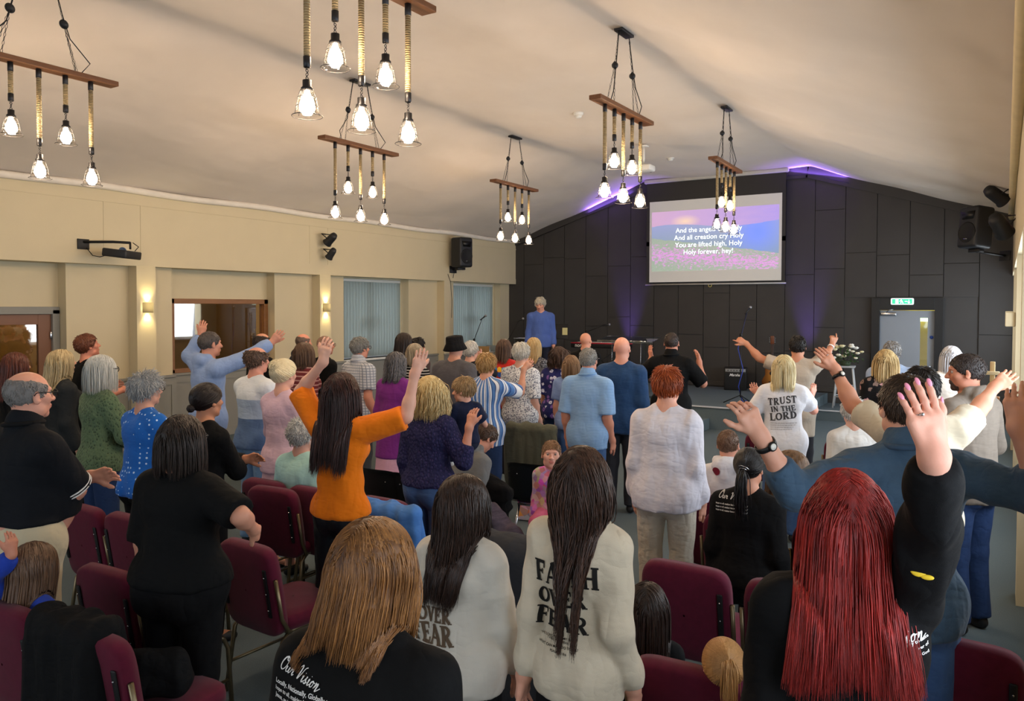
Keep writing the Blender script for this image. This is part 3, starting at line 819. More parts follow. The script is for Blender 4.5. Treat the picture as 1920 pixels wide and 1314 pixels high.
def make_beard(c, col):
    hs, hd = c['hs'], c['hd']
    def f(P):
        e = None
        q = ((P-c['HC'])@c['RH'])/hs
        d = c['fBody'](P)-.0022
        d = np.maximum(d, (q[:, 2]-np.interp(np.abs(q[:, 0]), [0, .025, .04, .07], [-.036, -.042, -.075, -.085]))*hs); d = np.maximum(d, (.045-q[:, 1])*hs); d = np.maximum(d, (-.112-q[:, 2])*hs)
        m_ = ev1(el((0, .1, -.052), (.018, .03, .010)), q)*hs
        return np.maximum(d, -m_)
    V, F = nets(f, c['HC']-.14*hs, c['HC']+.14*hs, .005); from_np('beard', V, F, hair_mat(col, col), c['root'])
def make_glasses(c, col):
    hd, hs = c['hd'], c['hs']; bm = BM(); r = .0022*hs if c['z'] < 5 else .0032*hs
    for e in (-1, 1):
        pts = [hd(e*.032+.024*math.cos(a), .104-.10*abs(e*.032+.024*math.cos(a))**1.0*.15, .010+.018*math.sin(a)) for a in np.linspace(0, 2*PI, 17)]
        tube(bm, pts, r, 6, False); tube(bm, [hd(e*.056, .100, .016), hd(e*.078, .085, .018), hd(e*.086, -.008, .022), hd(e*.084, -.02, .008)], r*1.15, 6)
    tube(bm, [hd(-.009, .105, .012), hd(0, .110, .015), hd(.009, .105, .012)], r, 6)
    g = link('glasses', bm, mat(col, .3, var=0), c['root'])
    if col == '#0a0a0a':
        bm = BM()
        for e in (-1, 1): ball(bm, hd(e*.032, .101, .010), .022*hs, (1, .1, .8))
        link('dark_lens', bm, mat('#08080a', .1, var=0), g)
def make_hat(c, kind):
    HC, RH, hs = c['HC'], c['RH'], c['hs']; bm = BM()
    prof = [(.128, -.022), (.135, -.018), (.104, .045), (.100, .052), (.094, .118), (.088, .128), (.05, .136), (.0005, .138)]
    lathe(bm, prof, 36); bmesh.ops.transform(bm, matrix=Matrix.Diagonal((hs*.95, hs*1.12, hs, 1)), verts=bm.verts)
    m4 = Matrix([[*RH[i], (HC+RH@V3(0, -.01, .0)*hs)[i]] for i in range(3)]+[[0, 0, 0, 1]]) @ Matrix.Rotation(.12, 4, 'X')
    bmesh.ops.transform(bm, matrix=m4, verts=bm.verts); h = link('bucket_hat', bm, cloth('#121214', weave=.6), c['root'])
def make_watch(c, nm, col):
    j = c['J'][nm]; s = c['s']; u = unit(j['W']-j['E']); p = j['W']-u*.045*s; bn = unit(j['bn']-u*(j['bn']@u)); R_ = .030*s*(.75+.25*c['Amul'])+.003
    x = np.cross(u, bn); bm = BM(); n = 28; rings = []
    pts = [p + (x*math.cos(a)*R_*1.05 + bn*math.sin(a)*R_) for a in np.linspace(0, 2*PI, n+1)[:-1]]
    for o_, th in ((-.010, .0), (-.010, .004), (.010, .004), (.010, .0)):
        rings.append([bm.verts.new(q_ + u*o_ + unit(q_-p)*th) for q_ in pts])
    for a in range(4):
        for k in range(n): bm.faces.new((rings[a][k], rings[a][(k+1) % n], rings[(a+1) % 4][(k+1) % n], rings[(a+1) % 4][k]))
    w_ = link('wristband', bm, mat(col, .4), c['body'])
    if col.lower() in ('#e8e8e8', '#f4f4f4'): return
    bm = BM(); lathe(bm, [(.018, 0), (.019, .004), (.017, .008), (.0165, .008), (.0001, .0075)], 24)
    m4 = Matrix([[x[i], u[i], bn[i], (p+bn*(R_+.001))[i]] for i in range(3)]+[[0, 0, 0, 1]])
    bmesh.ops.transform(bm, matrix=m4, verts=bm.verts); link('watch_face', bm, mat('#2a2a2c', .25, .8, var=0), w_)
    bm = BM(); lathe(bm, [(.0001, .0), (.0125, 0.0), (.0125, .0012), (.0001, .0012)], 24); bmesh.ops.transform(bm, matrix=m4 @ Matrix.Translation((0, 0, .0078)), verts=bm.verts); link('watch_dial', bm, mat('#d9d6cc', .3, var=0), w_)
# lettering laid on cloth from behind -------------------------------------------------
def lay_text(c, polys, mtl, name, off=.0035, target=None, side=-1):
    """polys: lists of (x,z) triangles/quads in the local frame of the person; pressed on the garment from behind"""
    tgt = target or c['top']; me = tgt.data
    co = np.empty(len(me.vertices)*3, np.float32); me.vertices.foreach_get('co', co); co = co.reshape(-1, 3)
    bvh = BVHTree.FromPolygons([Vector(v) for v in co.tolist()], [tuple(p.vertices) for p in me.polygons])
    bm = BM(); cache = {}
    def v(x, z_):
        k = (round(x, 5), round(z_, 5))
        if k not in cache:
            h_ = bvh.ray_cast(Vector((x, side*1.5, z_)), Vector((0, -side, 0)))
            p = h_[0] + h_[1]*off*(1 if h_[1].y*side > 0 else -1) if h_[0] else None
            cache[k] = bm.verts.new(p) if p is not None else None
        return cache[k]
    for pl in polys:
        vs = [v(*p) for p in pl]
        if any(a is None for a in vs) or len(set(vs)) < 3: continue
        try: bm.faces.new(vs)
        except ValueError: pass
    return link(name, bm, mtl, tgt, sm=True)
def font_polys(text, size, x0, z0, ang=0, align='CENTER', bold=0, maxedge=.012, shear=0, spacing=1.0):
    cu = bpy.data.curves.new('t', 'FONT'); cu.body = text; cu.size = size; cu.align_x = align; cu.offset = bold; cu.shear = shear; cu.space_character = spacing; cu.resolution_u = 3
    o = bpy.data.objects.new('t', cu); me = bpy.data.meshes.new_from_object(o)
    bm = BM(); bm.from_mesh(me); bmesh.ops.triangulate(bm, faces=bm.faces)
    for _ in range(3):
        es = [e for e in bm.edges if e.calc_length() > maxedge]
        if not es: break
        bmesh.ops.subdivide_edges(bm, edges=es, cuts=1); bmesh.ops.triangulate(bm, faces=bm.faces)
    ca, sa = math.cos(ang), math.sin(ang); out = []
    for f in bm.faces: out.append([(x0+v.co.x*ca-v.co.y*sa, z0+v.co.x*sa+v.co.y*ca) for v in f.verts])
    bm.free(); bpy.data.objects.remove(o); bpy.data.curves.remove(cu); bpy.data.meshes.remove(me); return out
def strip(a, b, wa, wb, n=4):
    """a quad strip from a to b with widths wa, wb, as small quads"""
    out = []; a = np.array(a, float); b = np.array(b, float); d = b-a; L = np.hypot(*d); p = np.array([-d[1], d[0]])/(L+1e-9)
    for i in range(n):
        t0, t1 = i/n, (i+1)/n; q0, q1 = a+d*t0, a+d*t1; w0, w1 = (wa+(wb-wa)*t0)/2, (wa+(wb-wa)*t1)/2
        out.append([tuple(q0-p*w0), tuple(q1-p*w1), tuple(q1+p*w1), tuple(q0+p*w0)])
    return out
def arcs(cx, cy, rx, ry, a0, a1, wt, n=10, wvar=.5):
    out = []
    def P(a, o):
        w_ = wt*(1-wvar+wvar*abs(math.cos(a))); return (cx+(rx+o*w_/2)*math.cos(a), cy+(ry+o*w_/2)*math.sin(a))
    for i in range(n):
        a, b = a0+(a1-a0)*i/n, a0+(a1-a0)*(i+1)/n
        out.append([P(a, -1), P(b, -1), P(b, 1), P(a, 1)])
    return out
def glyph(ch):
    T = .26; t = .11; o = []
    V_ = lambda x, y0=0, y1=1, w_=T: strip((x, y0), (x, y1), w_, w_)
    H_ = lambda y, x0, x1, w_=t: strip((x0, y), (x1, y), w_, w_, 3)
    sf = lambda x, y, hw=.2: strip((x-hw, y), (x+hw, y), .08, .08, 2)
    if ch == 'F': o = V_(.28)+H_(.93, .28, .82, .14)+H_(.52, .28, .66)+V_(.78, .68, .96, .09)+V_(.64, .40, .64, .08)+sf(.28, .04)+sf(.2, .96, .15); w_ = .85
    elif ch == 'A': o = strip((.5, 1), (.12, .03), .12, .10)+strip((.48, 1), (.82, .03), .26, .28)+H_(.33, .25, .7)+sf(.12, .04, .13)+sf(.82, .04, .18); w_ = .98
    elif ch == 'I': o = V_(.25)+sf(.25, .04)+sf(.25, .96); w_ = .5
    elif ch == 'T': o = V_(.42)+H_(.92, .06, .78, .15)+V_(.08, .66, .96, .09)+V_(.76, .66, .96, .09)+sf(.42, .04); w_ = .85
    elif ch == 'H': o = V_(.22)+V_(.76)+H_(.5, .22, .76)+sf(.22, .04)+sf(.22, .96)+sf(.76, .04)+sf(.76, .96); w_ = 1.0
    elif ch == 'O': o = arcs(.46, .5, .34, .42, 0, 2*PI, .25, 20); w_ = .92
    elif ch == 'V': o = strip((.2, .97), (.5, .0), .28, .22)+strip((.5, .0), (.8, .97), .16, .11)+sf(.2, .96, .2)+sf(.8, .96, .14); w_ = .95
    elif ch == 'E': o = V_(.26)+H_(.93, .26, .76, .14)+H_(.5, .26, .6)+H_(.07, .26, .8, .14)+V_(.74, .7, .96, .09)+V_(.78, .04, .3, .09)+V_(.6, .38, .62, .08)+sf(.22, .96, .17)+sf(.22, .04, .17); w_ = .85
    elif ch == 'R': o = V_(.26)+arcs(.42, .72, .26, .23, -PI/2, PI/2, .22, 8)+H_(.95, .26, .45)+H_(.49, .26, .45)+strip((.45, .5), (.78, .04), .22, .26)+sf(.26, .04)+sf(.2, .96, .16)+sf(.84, .04, .14); w_ = .95
    elif ch == 'U': o = V_(.24, .3, 1)+V_(.76, .3, 1, .14)+arcs(.5, .32, .25, .25, PI, 2*PI, .2, 8)+sf(.22, .96, .18)+sf(.76, .96, .15); w_ = .98
    elif ch == 'S': o = arcs(.42, .73, .24, .21, -.1, 1.5*PI, .2, 12, .3)+arcs(.42, .27, .26, .22, -PI*.98, PI*.5, .22, 12, .3)+strip((.2, .62), (.62, .4), .2, .2); w_ = .82
    elif ch == 'N': o = V_(.2, 0, 1, .14)+V_(.8, 0, 1, .14)+strip((.18, .98), (.8, .02), .26, .26, 5)+sf(.2, .04, .16)+sf(.14, .96, .15)+sf(.8, .96, .15); w_ = 1.0
    elif ch == 'L': o = V_(.26)+H_(.07, .26, .78, .14)+V_(.76, .04, .34, .1)+sf(.26, .96)+sf(.2, .04, .16); w_ = .84
    elif ch == 'D': o = V_(.26)+arcs(.38, .5, .36, .43, -PI/2, PI/2, .25, 12)+H_(.94, .26, .4)+H_(.06, .26, .4)+sf(.2, .96, .16)+sf(.2, .04, .16); w_ = .9
    else: w_ = .45
    return o, w_
def slab_text(text, size, xc, z0, wavef=None, squeeze=1.0, jit=0):
    tot = sum(glyph(c)[1] for c in text); out = []; x = -tot/2
    for i, chh in enumerate(text):
        g, w_ = glyph(chh)
        for pl in g:
            q = []
            for a, b in pl:
                X_ = (x+a)*size*squeeze; Z_ = b*size
                if wavef: X_, Z_ = wavef(X_, Z_)
                q.append((xc+X_, z0+Z_))
            out.append(q)
        x += w_
    return out
def script_text(strokes, size, x0, z0, w_=.006, ang=0, italic=.25):
    out = []; ca, sa = math.cos(ang), math.sin(ang)
    for st in strokes:
        P = [np.array(p, float) for p in st]; pts = []
        for i in range(len(P)-1):
            p0, p1, p2, p3 = P[max(i-1, 0)], P[i], P[i+1], P[min(i+2, len(P)-1)]
            for t in np.linspace(0, 1, 6)[:-1]:
                pts.append(.5*((2*p1)+(-p0+p2)*t+(2*p0-5*p1+4*p2-p3)*t*t+(-p0+3*p1-3*p2+p3)*t**3))
        pts.append(P[-1]); pts = [np.array([x0+((p[0]+p[1]*italic)*ca-p[1]*sa)*size, z0+((p[0]+p[1]*italic)*sa+p[1]*ca)*size]) for p in pts]
        for i in range(len(pts)-1):
            d = pts[i+1]-pts[i]; wd = w_*(1.25 if d[1] < 0 else .7); out += strip(pts[i], pts[i+1], wd, wd, 1)
    return out
# ---------------------------------------------------------------- the hall
XL, XR, YF, YB = -10.61, .10, 17.0, -3.6            # fascia planes, front wall, back wall
WL, WR = -11.01, .62                               # window planes
CREAM, GREY = '#d8caa2', '#85827a'
m_cream = mat('#cfc2a2', .7, var=.04, vs=3, bump=.15, bs=90)
m_grey = mat('#8b8a84', .6, var=.05)
m_wood = NT('pine'); m_wood.set(m_wood.mix(m_wood.noise(3, 6, .7, m_wood.scaled((8, 1, 8))), hexc('#6d4524'), hexc('#9c6a3c')), .5); m_wood = m_wood.m
m_black = mat('#111113', .55, var=0); m_dark = mat('#202124', .5, var=.05)
m_chrome = mat('#b9bcc0', .22, 1, var=0); m_iron = mat('#3a3a3d', .4, .8, var=0)
def struct(name, bm, m, parent=None, sm=False):
    o = link(name, bm, m, parent, sm)
    if parent is None: o['kind'] = 'structure'
    return o
def glass_mat():
    n = NT('window_glass'); t = n.add('ShaderNodeBsdfTransparent'); g = n.add('ShaderNodeBsdfGlossy'); g.inputs['Roughness'].default_value = .03
    t.inputs[0].default_value = (.93, .96, .97, 1)
    f = n.add('ShaderNodeFresnel'); mx = n.add('ShaderNodeMixShader'); n.ln(n.math('ADD', f.outputs[0], .05), mx.inputs[0]); n.ln(t.outputs[0], mx.inputs[1]); n.ln(g.outputs[0], mx.inputs[2]); n.ln(mx.outputs[0], n.out.inputs[0])
    return n.m
m_glass = glass_mat()
# floor: blue-grey carpet
n = NT('carpet'); n.set(n.mix(n.noise(160, 4, .8), hexc('#3f4c52'), hexc('#79868b')), .95, 0, .1); n.bump(n.noise(500, 2), .8, .004); m_carpet = n.m
bm = BM(); box(bm, ((WL+WR)/2, (YB+YF)/2, -.05), (WR-WL+.6, YF-YB+.6, .1)); struct('floor', bm, m_carpet)
# ceiling: pale fabric hung in shallow swags over the three slopes
xs = np.linspace(XL-.02, XR+.02, 130); ys = np.linspace(YB-.1, YF+.05, 190)
GX, GY = np.meshgrid(xs, ys, indexing='ij')
prof = np.interp(GX, [XL, -7.08, -3.43, XR], [3.84, 5.05, 5.05, 3.84])
def sw(x, a, b): t = np.clip((x-a)/(b-a), 0, 1); return np.sin(PI*t)
dip = .05*sw(GX, -7.08, -3.43) + .06*sw(GX, XL, -7.08) + .06*sw(GX, -3.43, XR)
per = np.abs(np.sin(PI*(GY-1.7)/3.82)); 
wr = .016*np.sin(GY*2.3+GX*1.1)*np.sin(GX*1.3) + .010*np.sin(GY*5.1-GX*2.2+1) + .012*np.sin(GX*4+np.sin(GY*.8)*3)
edge = np.minimum(1, np.minimum(GX-XL, XR-GX)/.5)
GZ = prof - dip*(.45+.55*per) + wr*np.clip(edge, 0, 1)*.8
nx, ny = GX.shape; idx = np.arange(nx*ny).reshape(nx, ny)
F = np.stack([idx[:-1, :-1], idx[:-1, 1:], idx[1:, 1:], idx[1:, :-1]], -1).reshape(-1, 4)
n = NT('ceiling_fabric'); n.set(n.mix(n.noise(.8, 4, .6), hexc('#cfc3b6'), hexc('#dfd4c8')), .8, 0, .2, .2)
n.bump(n.math('ADD', n.noise(1.1, 2, .45, n.scaled((1.3, .6, 1))), n.math('MULTIPLY', n.noise(300, 1), .004)), .5, .16)
ce = from_np('ceiling', np.stack([GX, GY, GZ], -1).reshape(-1, 3), F, n.m); ce['kind'] = 'structure'
# black strip over the front wall top is part of the wall.  Front wall: charcoal boards with staggered joints
def ceil_z(x): return float(np.interp(x, [XL, -7.08, -3.43, XR], [3.84, 5.05, 5.05, 3.84]))
n = NT('charcoal_board'); n.set(n.mix(n.noise(2, 4), hexc('#383636'), hexc('#434140')), .62, 0, .35); n.bump(n.noise(160, 2), .25, .003); m_char = n.m
bm = BM()
DX0, DX1, DZ = -2.12, -1.12, 2.12                      # doorway
for a, b, c_, d in ((WL-.3, DX0, -.05, 5.3), (DX1, WR+.3, -.05, 5.3), (DX0, DX1, DZ, 5.3)):
    box(bm, ((a+b)/2, YF+.12, (c_+d)/2), (b-a, .18, d-c_))
rr = random.Random(4); x = -10.95; cut = {-4.2: 0}
edges = []
while x < .3: edges.append(x); x += .585
hs_known = {}
for i in range(len(edges)-1):
    x0, x1 = edges[i]+.006, edges[i+1]-.006
    zs = [.0]; z = rr.uniform(.6, 2.0)
    while z < 5: zs.append(z); z += rr.choice([1.2, 1.6, 2.0, 2.4])
    zs.append(5.6)
    for z0, z1 in zip(zs, zs[1:]):
        z0 += .006; z1 -= .006
        t0 = ceil_z(x0)-.18; t1 = ceil_z(x1)-.18; za0, za1 = min(z1, t0), min(z1, t1)
        if max(za0, za1) <= z0+.05: continue
        if x1 > DX0-.14 and x0 < DX1+.14 and z0 < DZ+.22:
            if z1 <= DZ+.22: 
                if x0 > DX0-.14 and x1 < DX1+.14: continue
                if x0 < DX0-.14: x1_ = DX0-.14; segs = [(x0, x1_)]
                else: segs = [(DX1+.14, x1)]
                if segs[0][1]-segs[0][0] < .05: continue
                for sa, sb in segs: box(bm, ((sa+sb)/2, YF+.015, (z0+min(za0, za1))/2), (sb-sa, .03, min(za0, za1)-z0), .004)
                continue
            z0 = DZ+.235
            if max(za0, za1) <= z0+.05: continue
        vs = []
        for yy in (YF+.0, YF+.03):
            vs.append([bm.verts.new(p) for p in ((x0, yy, z0), (x1, yy, z0), (x1, yy, za1), (x0, yy, za0))])
        bm.faces.new(vs[0]); bm.faces.new(vs[1][::-1])
        for k in range(4): bm.faces.new((vs[0][k], vs[1][k], vs[1][(k+1) % 4], vs[0][(k+1) % 4]))
# cornice board following the roof line
for (xa, xb) in ((XL-.3, -7.2), (-7.2, -3.5), (-3.5, XR+.2)):
    za, zb = ceil_z(xa), ceil_z(xb); d = math.hypot(xb-xa, zb-za)
    box(bm, ((xa+xb)/2, YF-.0, (za+zb)/2-.10), (d, .07, .24), 0, Matrix.Rotation(-math.atan2(zb-za, xb-xa), 3, 'Y'))
struct('wall_front', bm, m_char)
bm = BM(); box(bm, (-5, YF-.02, .47), (11.3, .03, .10), .004); struct('baseboard_front', bm, m_char)
# door frame + door
m_frame = mat('#1b1d20', .5)
bm = BM()
for a, b, c_, d in ((DX0-.13, DX0+.02, 0, DZ+.22), (DX1-.02, DX1+.13, 0, DZ+.22), (DX0+.02, DX1-.02, DZ-.02, DZ+.22)):
    box(bm, ((a+b)/2, YF+.0, (c_+d)/2), (b-a-.001, .12, d-c_), .004)
struct('trim_1', bm, m_frame)
bm = BM(); dm = mat('#8b929c', .5, var=.03)
DW = DX1-DX0-.04; gx0, gx1 = DX0+.73, DX0+.86
for a, b, c_, d in ((DX0+.02, gx0, .01, DZ-.03), (gx1, DX1-.02, .01, DZ-.03), (gx0, gx1, DZ-.17, DZ-.03), (gx0, gx1, .01, .45)):
    box(bm, ((a+b)/2, YF+.03, (c_+d)/2), (b-a, .045, d-c_))
door = struct('door_1', bm, dm)
bm = BM(); box(bm, ((gx0+gx1)/2, YF+.03, 1.2), (gx1-gx0, .006, 1.52)); link('pane', bm, m_glass, door, False)
bm = BM(); box(bm, (DX0+.18, YF-.02, DZ-.10), (.27, .05, .065), .008); tube(bm, [(DX0+.14, YF-.045, DZ-.06), (DX0+.2, YF-.16, DZ-.02), (DX0+.3, YF-.04, DZ+.0)], .008, 6); link('door_closer', bm, m_chrome, door)
bm = BM(); lathe(bm, [(.001, 0), (.032, 0), (.032, .004), (.001, .004)], 20); bmesh.ops.transform(bm, matrix=Matrix.Translation((DX1-.07, YF-.0, 1.58)) @ Matrix.Rotation(PI/2, 4, 'X'), verts=bm.verts); link('round_sign', bm, mat('#24479c', .4, var=0), door)
bm = BM(); tube(bm, [(DX1-.07, YF-.0, 1.0), (DX1-.07, YF-.06, 1.02), (DX1-.19, YF-.06, 1.02)], .010, 8); link('door_handle', bm, m_chrome, door)
# room beyond the door: wall with a lamp and a shelf seen through its slot window
bm = BM(); box(bm, (-1.6, YF+3.0, 1.3), (3.0, .1, 2.8)); struct('wall_beyond', bm, mat('#a98a4a', .7))
bm = BM(); box(bm, (-1.3, YF+2.85, 1.95), (1.2, .2, .22), .02); o = link('wall_light', bm, mat('#d7f0a0', .5, emit=3.0, var=0)); tag(o, 'greenish strip light seen through slot window of stage door', 'light')
# fire exit sign with running man and arrow
ex = thing('exit_sign', 'lit green and white fire exit sign above the grey stage door', 'sign', (-1.70, YF-.06, 2.27))
bm = BM(); box(bm, (0, 0, 0), (.40, .07, .125), .02, seg=3); link('sign_case', bm, mat('#d8f5ea', .3, emit=1.5, var=0), ex)
bm = BM(); box(bm, (0, -.0365, 0), (.35, .003, .095)); f_ = link('sign_face', bm, mat('#2fbd83', .3, emit=1.0, var=0), ex, False)
bm = BM()
box(bm, (-.09, -.040, .0), (.05, .002, .075)); tube(bm, [(-.03, -.04, .015), (-.01, -.04, -.005), (-.025, -.04, -.032)], .006, 6); tube(bm, [(-.01, -.04, -.005), (.012, -.04, -.02), (.02, -.04, -.036)], .006, 6); ball(bm, (-.016, -.04, .030), .008)
tube(bm, [(-.045, -.04, .0), (-.03, -.04, .016), (0, -.04, .012), (.012, -.04, -.003)], .005, 6)
tube(bm, [(.12, -.04, .03), (.12, -.04, -.03)], .005, 6); tube(bm, [(.10, -.04, -.010), (.12, -.04, -.034), (.14, -.04, -.010)], .005, 6); tube(bm, [(.05, -.04, 0), (.09, -.04, 0)], .008, 6)
link('pictogram', bm, mat('#f2fff9', .3, emit=2.5, var=0), f_)
# left wall: fascia, piers, recessed panels, doorway, hatch and windows -----------------------------------------
def ybox(bm, x0, x1, y0, y1, z0, z1, bev=0): box(bm, ((x0+x1)/2, (y0+y1)/2, (z0+z1)/2), (x1-x0, y1-y0, z1-z0), bev)
bm = BM(); ybox(bm, XL-.5, XL, YB, YF-.0, 2.73, 3.9)
for y in (6.2, 6.75, 10.0, 10.45, 2.4, 2.9): ybox(bm, XL, XL+.006, y-.012, y+.012, 2.92, 3.62, 0)
ybox(bm, XL, XL+.012, YB, YF, 3.60, 3.62); ybox(bm, XL, XL+.008, YB, YF, 2.73, 2.86)
struct('wall_left_upper', bm, m_cream)
bm = BM(); tube(bm, [(XL+.035, y, 3.80+.012*math.sin(y*2.3)) for y in np.linspace(YB, YF, 60)], .05, 8); struct('trim_2', bm, mat('#e6ded2', .7), sm=True)
PIER = [(2.9, 3.25), (6.67, 6.97), (10.24, 10.51), (13.99, 14.2), (-.7, -.4)]
bm = BM()
for a, b in PIER: ybox(bm, XL-.5, XL, a, b, 0, 2.73)
struct('wall_left_piers', bm, m_cream)
# panel plane x=-10.81, window plane -11.01;  openings: door (3.6-5.3), hatch (7.50-9.35), windows (11.09-12.98),(14.66-16.55)
OPEN = [('door', 4.55, 5.70, 0, 2.06), ('hatch', 7.50, 9.33, 1.14, 2.23), ('win', 11.09, 12.98, 1.10, 2.71), ('win', 14.62, 16.56, 1.05, 2.71)]
BAY = [(3.25, 5.77), (7.37, 9.36), (11.05, 12.99), (14.6, 16.59)]
bm = BM(); y = YB
for a, b in BAY+[(YF, YF)]:
    ybox(bm, XL-.5, XL-.2, y, a, 0, 2.73); y = b
struct('wall_left', bm, m_cream)
bm = BM()
for (a, b), (k, o0, o1, z0, z1) in zip(BAY, OPEN):
    if a < o0: ybox(bm, WL-.25, WL, a, o0, 0, 2.73)
    if o1 < b: ybox(bm, WL-.25, WL, o1, b, 0, 2.73)
    if z1 < 2.73: ybox(bm, WL-.25, WL, o0, o1, z1, 2.73)
    if z0 > 0: ybox(bm, WL-.25, WL, o0, o1, 0, z0)
struct('wall_left_recess', bm, m_cream)
# wainscot
bm = BM()
for a, b, xx in ((YB, 2.9, XL-.2), (5.77, 6.67, XL-.2), (6.67, 6.97, XL), (6.97, 7.37, XL-.2), (7.37, 9.36, WL), (9.36, 10.24, XL-.2), (10.24, 10.51, XL), (10.51, 11.05, XL-.2), (11.05, 12.99, WL), (12.99, 13.99, XL-.2), (13.99, 14.2, XL), (14.2, 14.6, XL-.2), (14.6, 16.59, WL), (16.59, YF-.02, XL-.2)):
    ybox(bm, xx-.01, xx+.02, a-.003, b+.017, 0, 1.08); ybox(bm, xx-.012, xx+.045, a-.02, b+.03, 1.06, 1.10, .008)
    if b-a > .3:
        n_ = max(1, int((b-a)/.42)); w_ = (b-a)/n_
        for i in range(n_+1):
            yy = a+i*w_; ybox(bm, xx+.019, xx+.033, yy-.04, yy+.04, .1, 1.02)
        ybox(bm, xx+.02, xx+.035, a, b, .95, 1.04); ybox(bm, xx+.02, xx+.04, a, b, 0, .14)
struct('trim_3', bm, m_grey)
# pine hatch frame and dark glass, room behind
bm = BM()
for y0, y1, z0, z1 in ((7.46, 9.37, 2.19, 2.27), (7.46, 9.37, 1.10, 1.16), (9.28, 9.37, 1.1, 2.27), (7.46, 7.53, 1.1, 2.27)): ybox(bm, WL-.1, WL+.03, y0, y1, z0, z1, .006)
w1 = struct('window_1', bm, m_wood)
n = NT('tinted_glass'); n.set(hexc('#5a4a33'), .05, 0, .8); t = n.add('ShaderNodeBsdfTransparent'); t.inputs[0].default_value = (.55, .47, .34, 1); g = n.add('ShaderNodeBsdfGlossy'); g.inputs['Roughness'].default_value = .02
mx = n.add('ShaderNodeMixShader'); mx.inputs[0].default_value = .18; n.ln(t.outputs[0], mx.inputs[1]); n.ln(g.outputs[0], mx.inputs[2]); n.ln(mx.outputs[0], n.out.inputs[0]); m_tint = n.m
bm = BM(); ybox(bm, WL-.05, WL-.042, 7.5, 9.3, 1.13, 2.22); link('pane', bm, m_tint, w1, False)
bm = BM(); ybox(bm, WL-2.6, WL-2.5, 2.5, 10.3, -.05, 3); ybox(bm, WL-2.6, WL-.25, 10.2, 10.3, -.05, 3); ybox(bm, WL-2.6, WL-.25, 2.4, 2.5, -.05, 3); ybox(bm, WL-2.6, WL-.25, 2.4, 10.3, 2.9, 3.0); ybox(bm, WL-2.6, WL-.25, 2.4, 10.3, -.1, 0)
struct('wall_side_room', bm, mat('#8c7a58', .8))
l = bpy.data.lights.new('side_room_fill', 'POINT'); l.energy = 150; l.color = (1, .82, .6); l.shadow_soft_size = .2; o = bpy.data.objects.new('side_room_fill', l); C.objects.link(o); o.location = (WL-1.3, 7.2, 2.7)
# door on the left
bm = BM()
for y0, y1, z0, z1 in ((4.45, 4.56, 0, 2.1), (5.67, 5.765, 0, 2.1), (4.45, 5.765, 2.04, 2.14)): ybox(bm, WL-.1, WL+.05, y0, y1, z0, z1, .006)
struct('trim_4', bm, m_grey)
bm = BM()
for y0, y1, z0, z1 in ((4.56, 4.70, 0, 2.04), (5.50, 5.67, 0, 2.04), (4.70, 5.50, 1.90, 2.04), (4.70, 5.50, 0, 1.12)): ybox(bm, WL-.04, WL+.005, y0, y1, z0, z1, .004)
d2_ = struct('door_2', bm, NT('x').set(hexc('#7a5138'), .5).m)
bm = BM(); ybox(bm, WL-.03, WL-.022, 4.69, 5.51, 1.1, 1.92); link('pane', bm, m_tint, d2_, False)
bm = BM(); box(bm, (WL+.02, 5.66, 1.75), (.02, .03, .1), .003); link('hinge', bm, m_chrome, d2_)
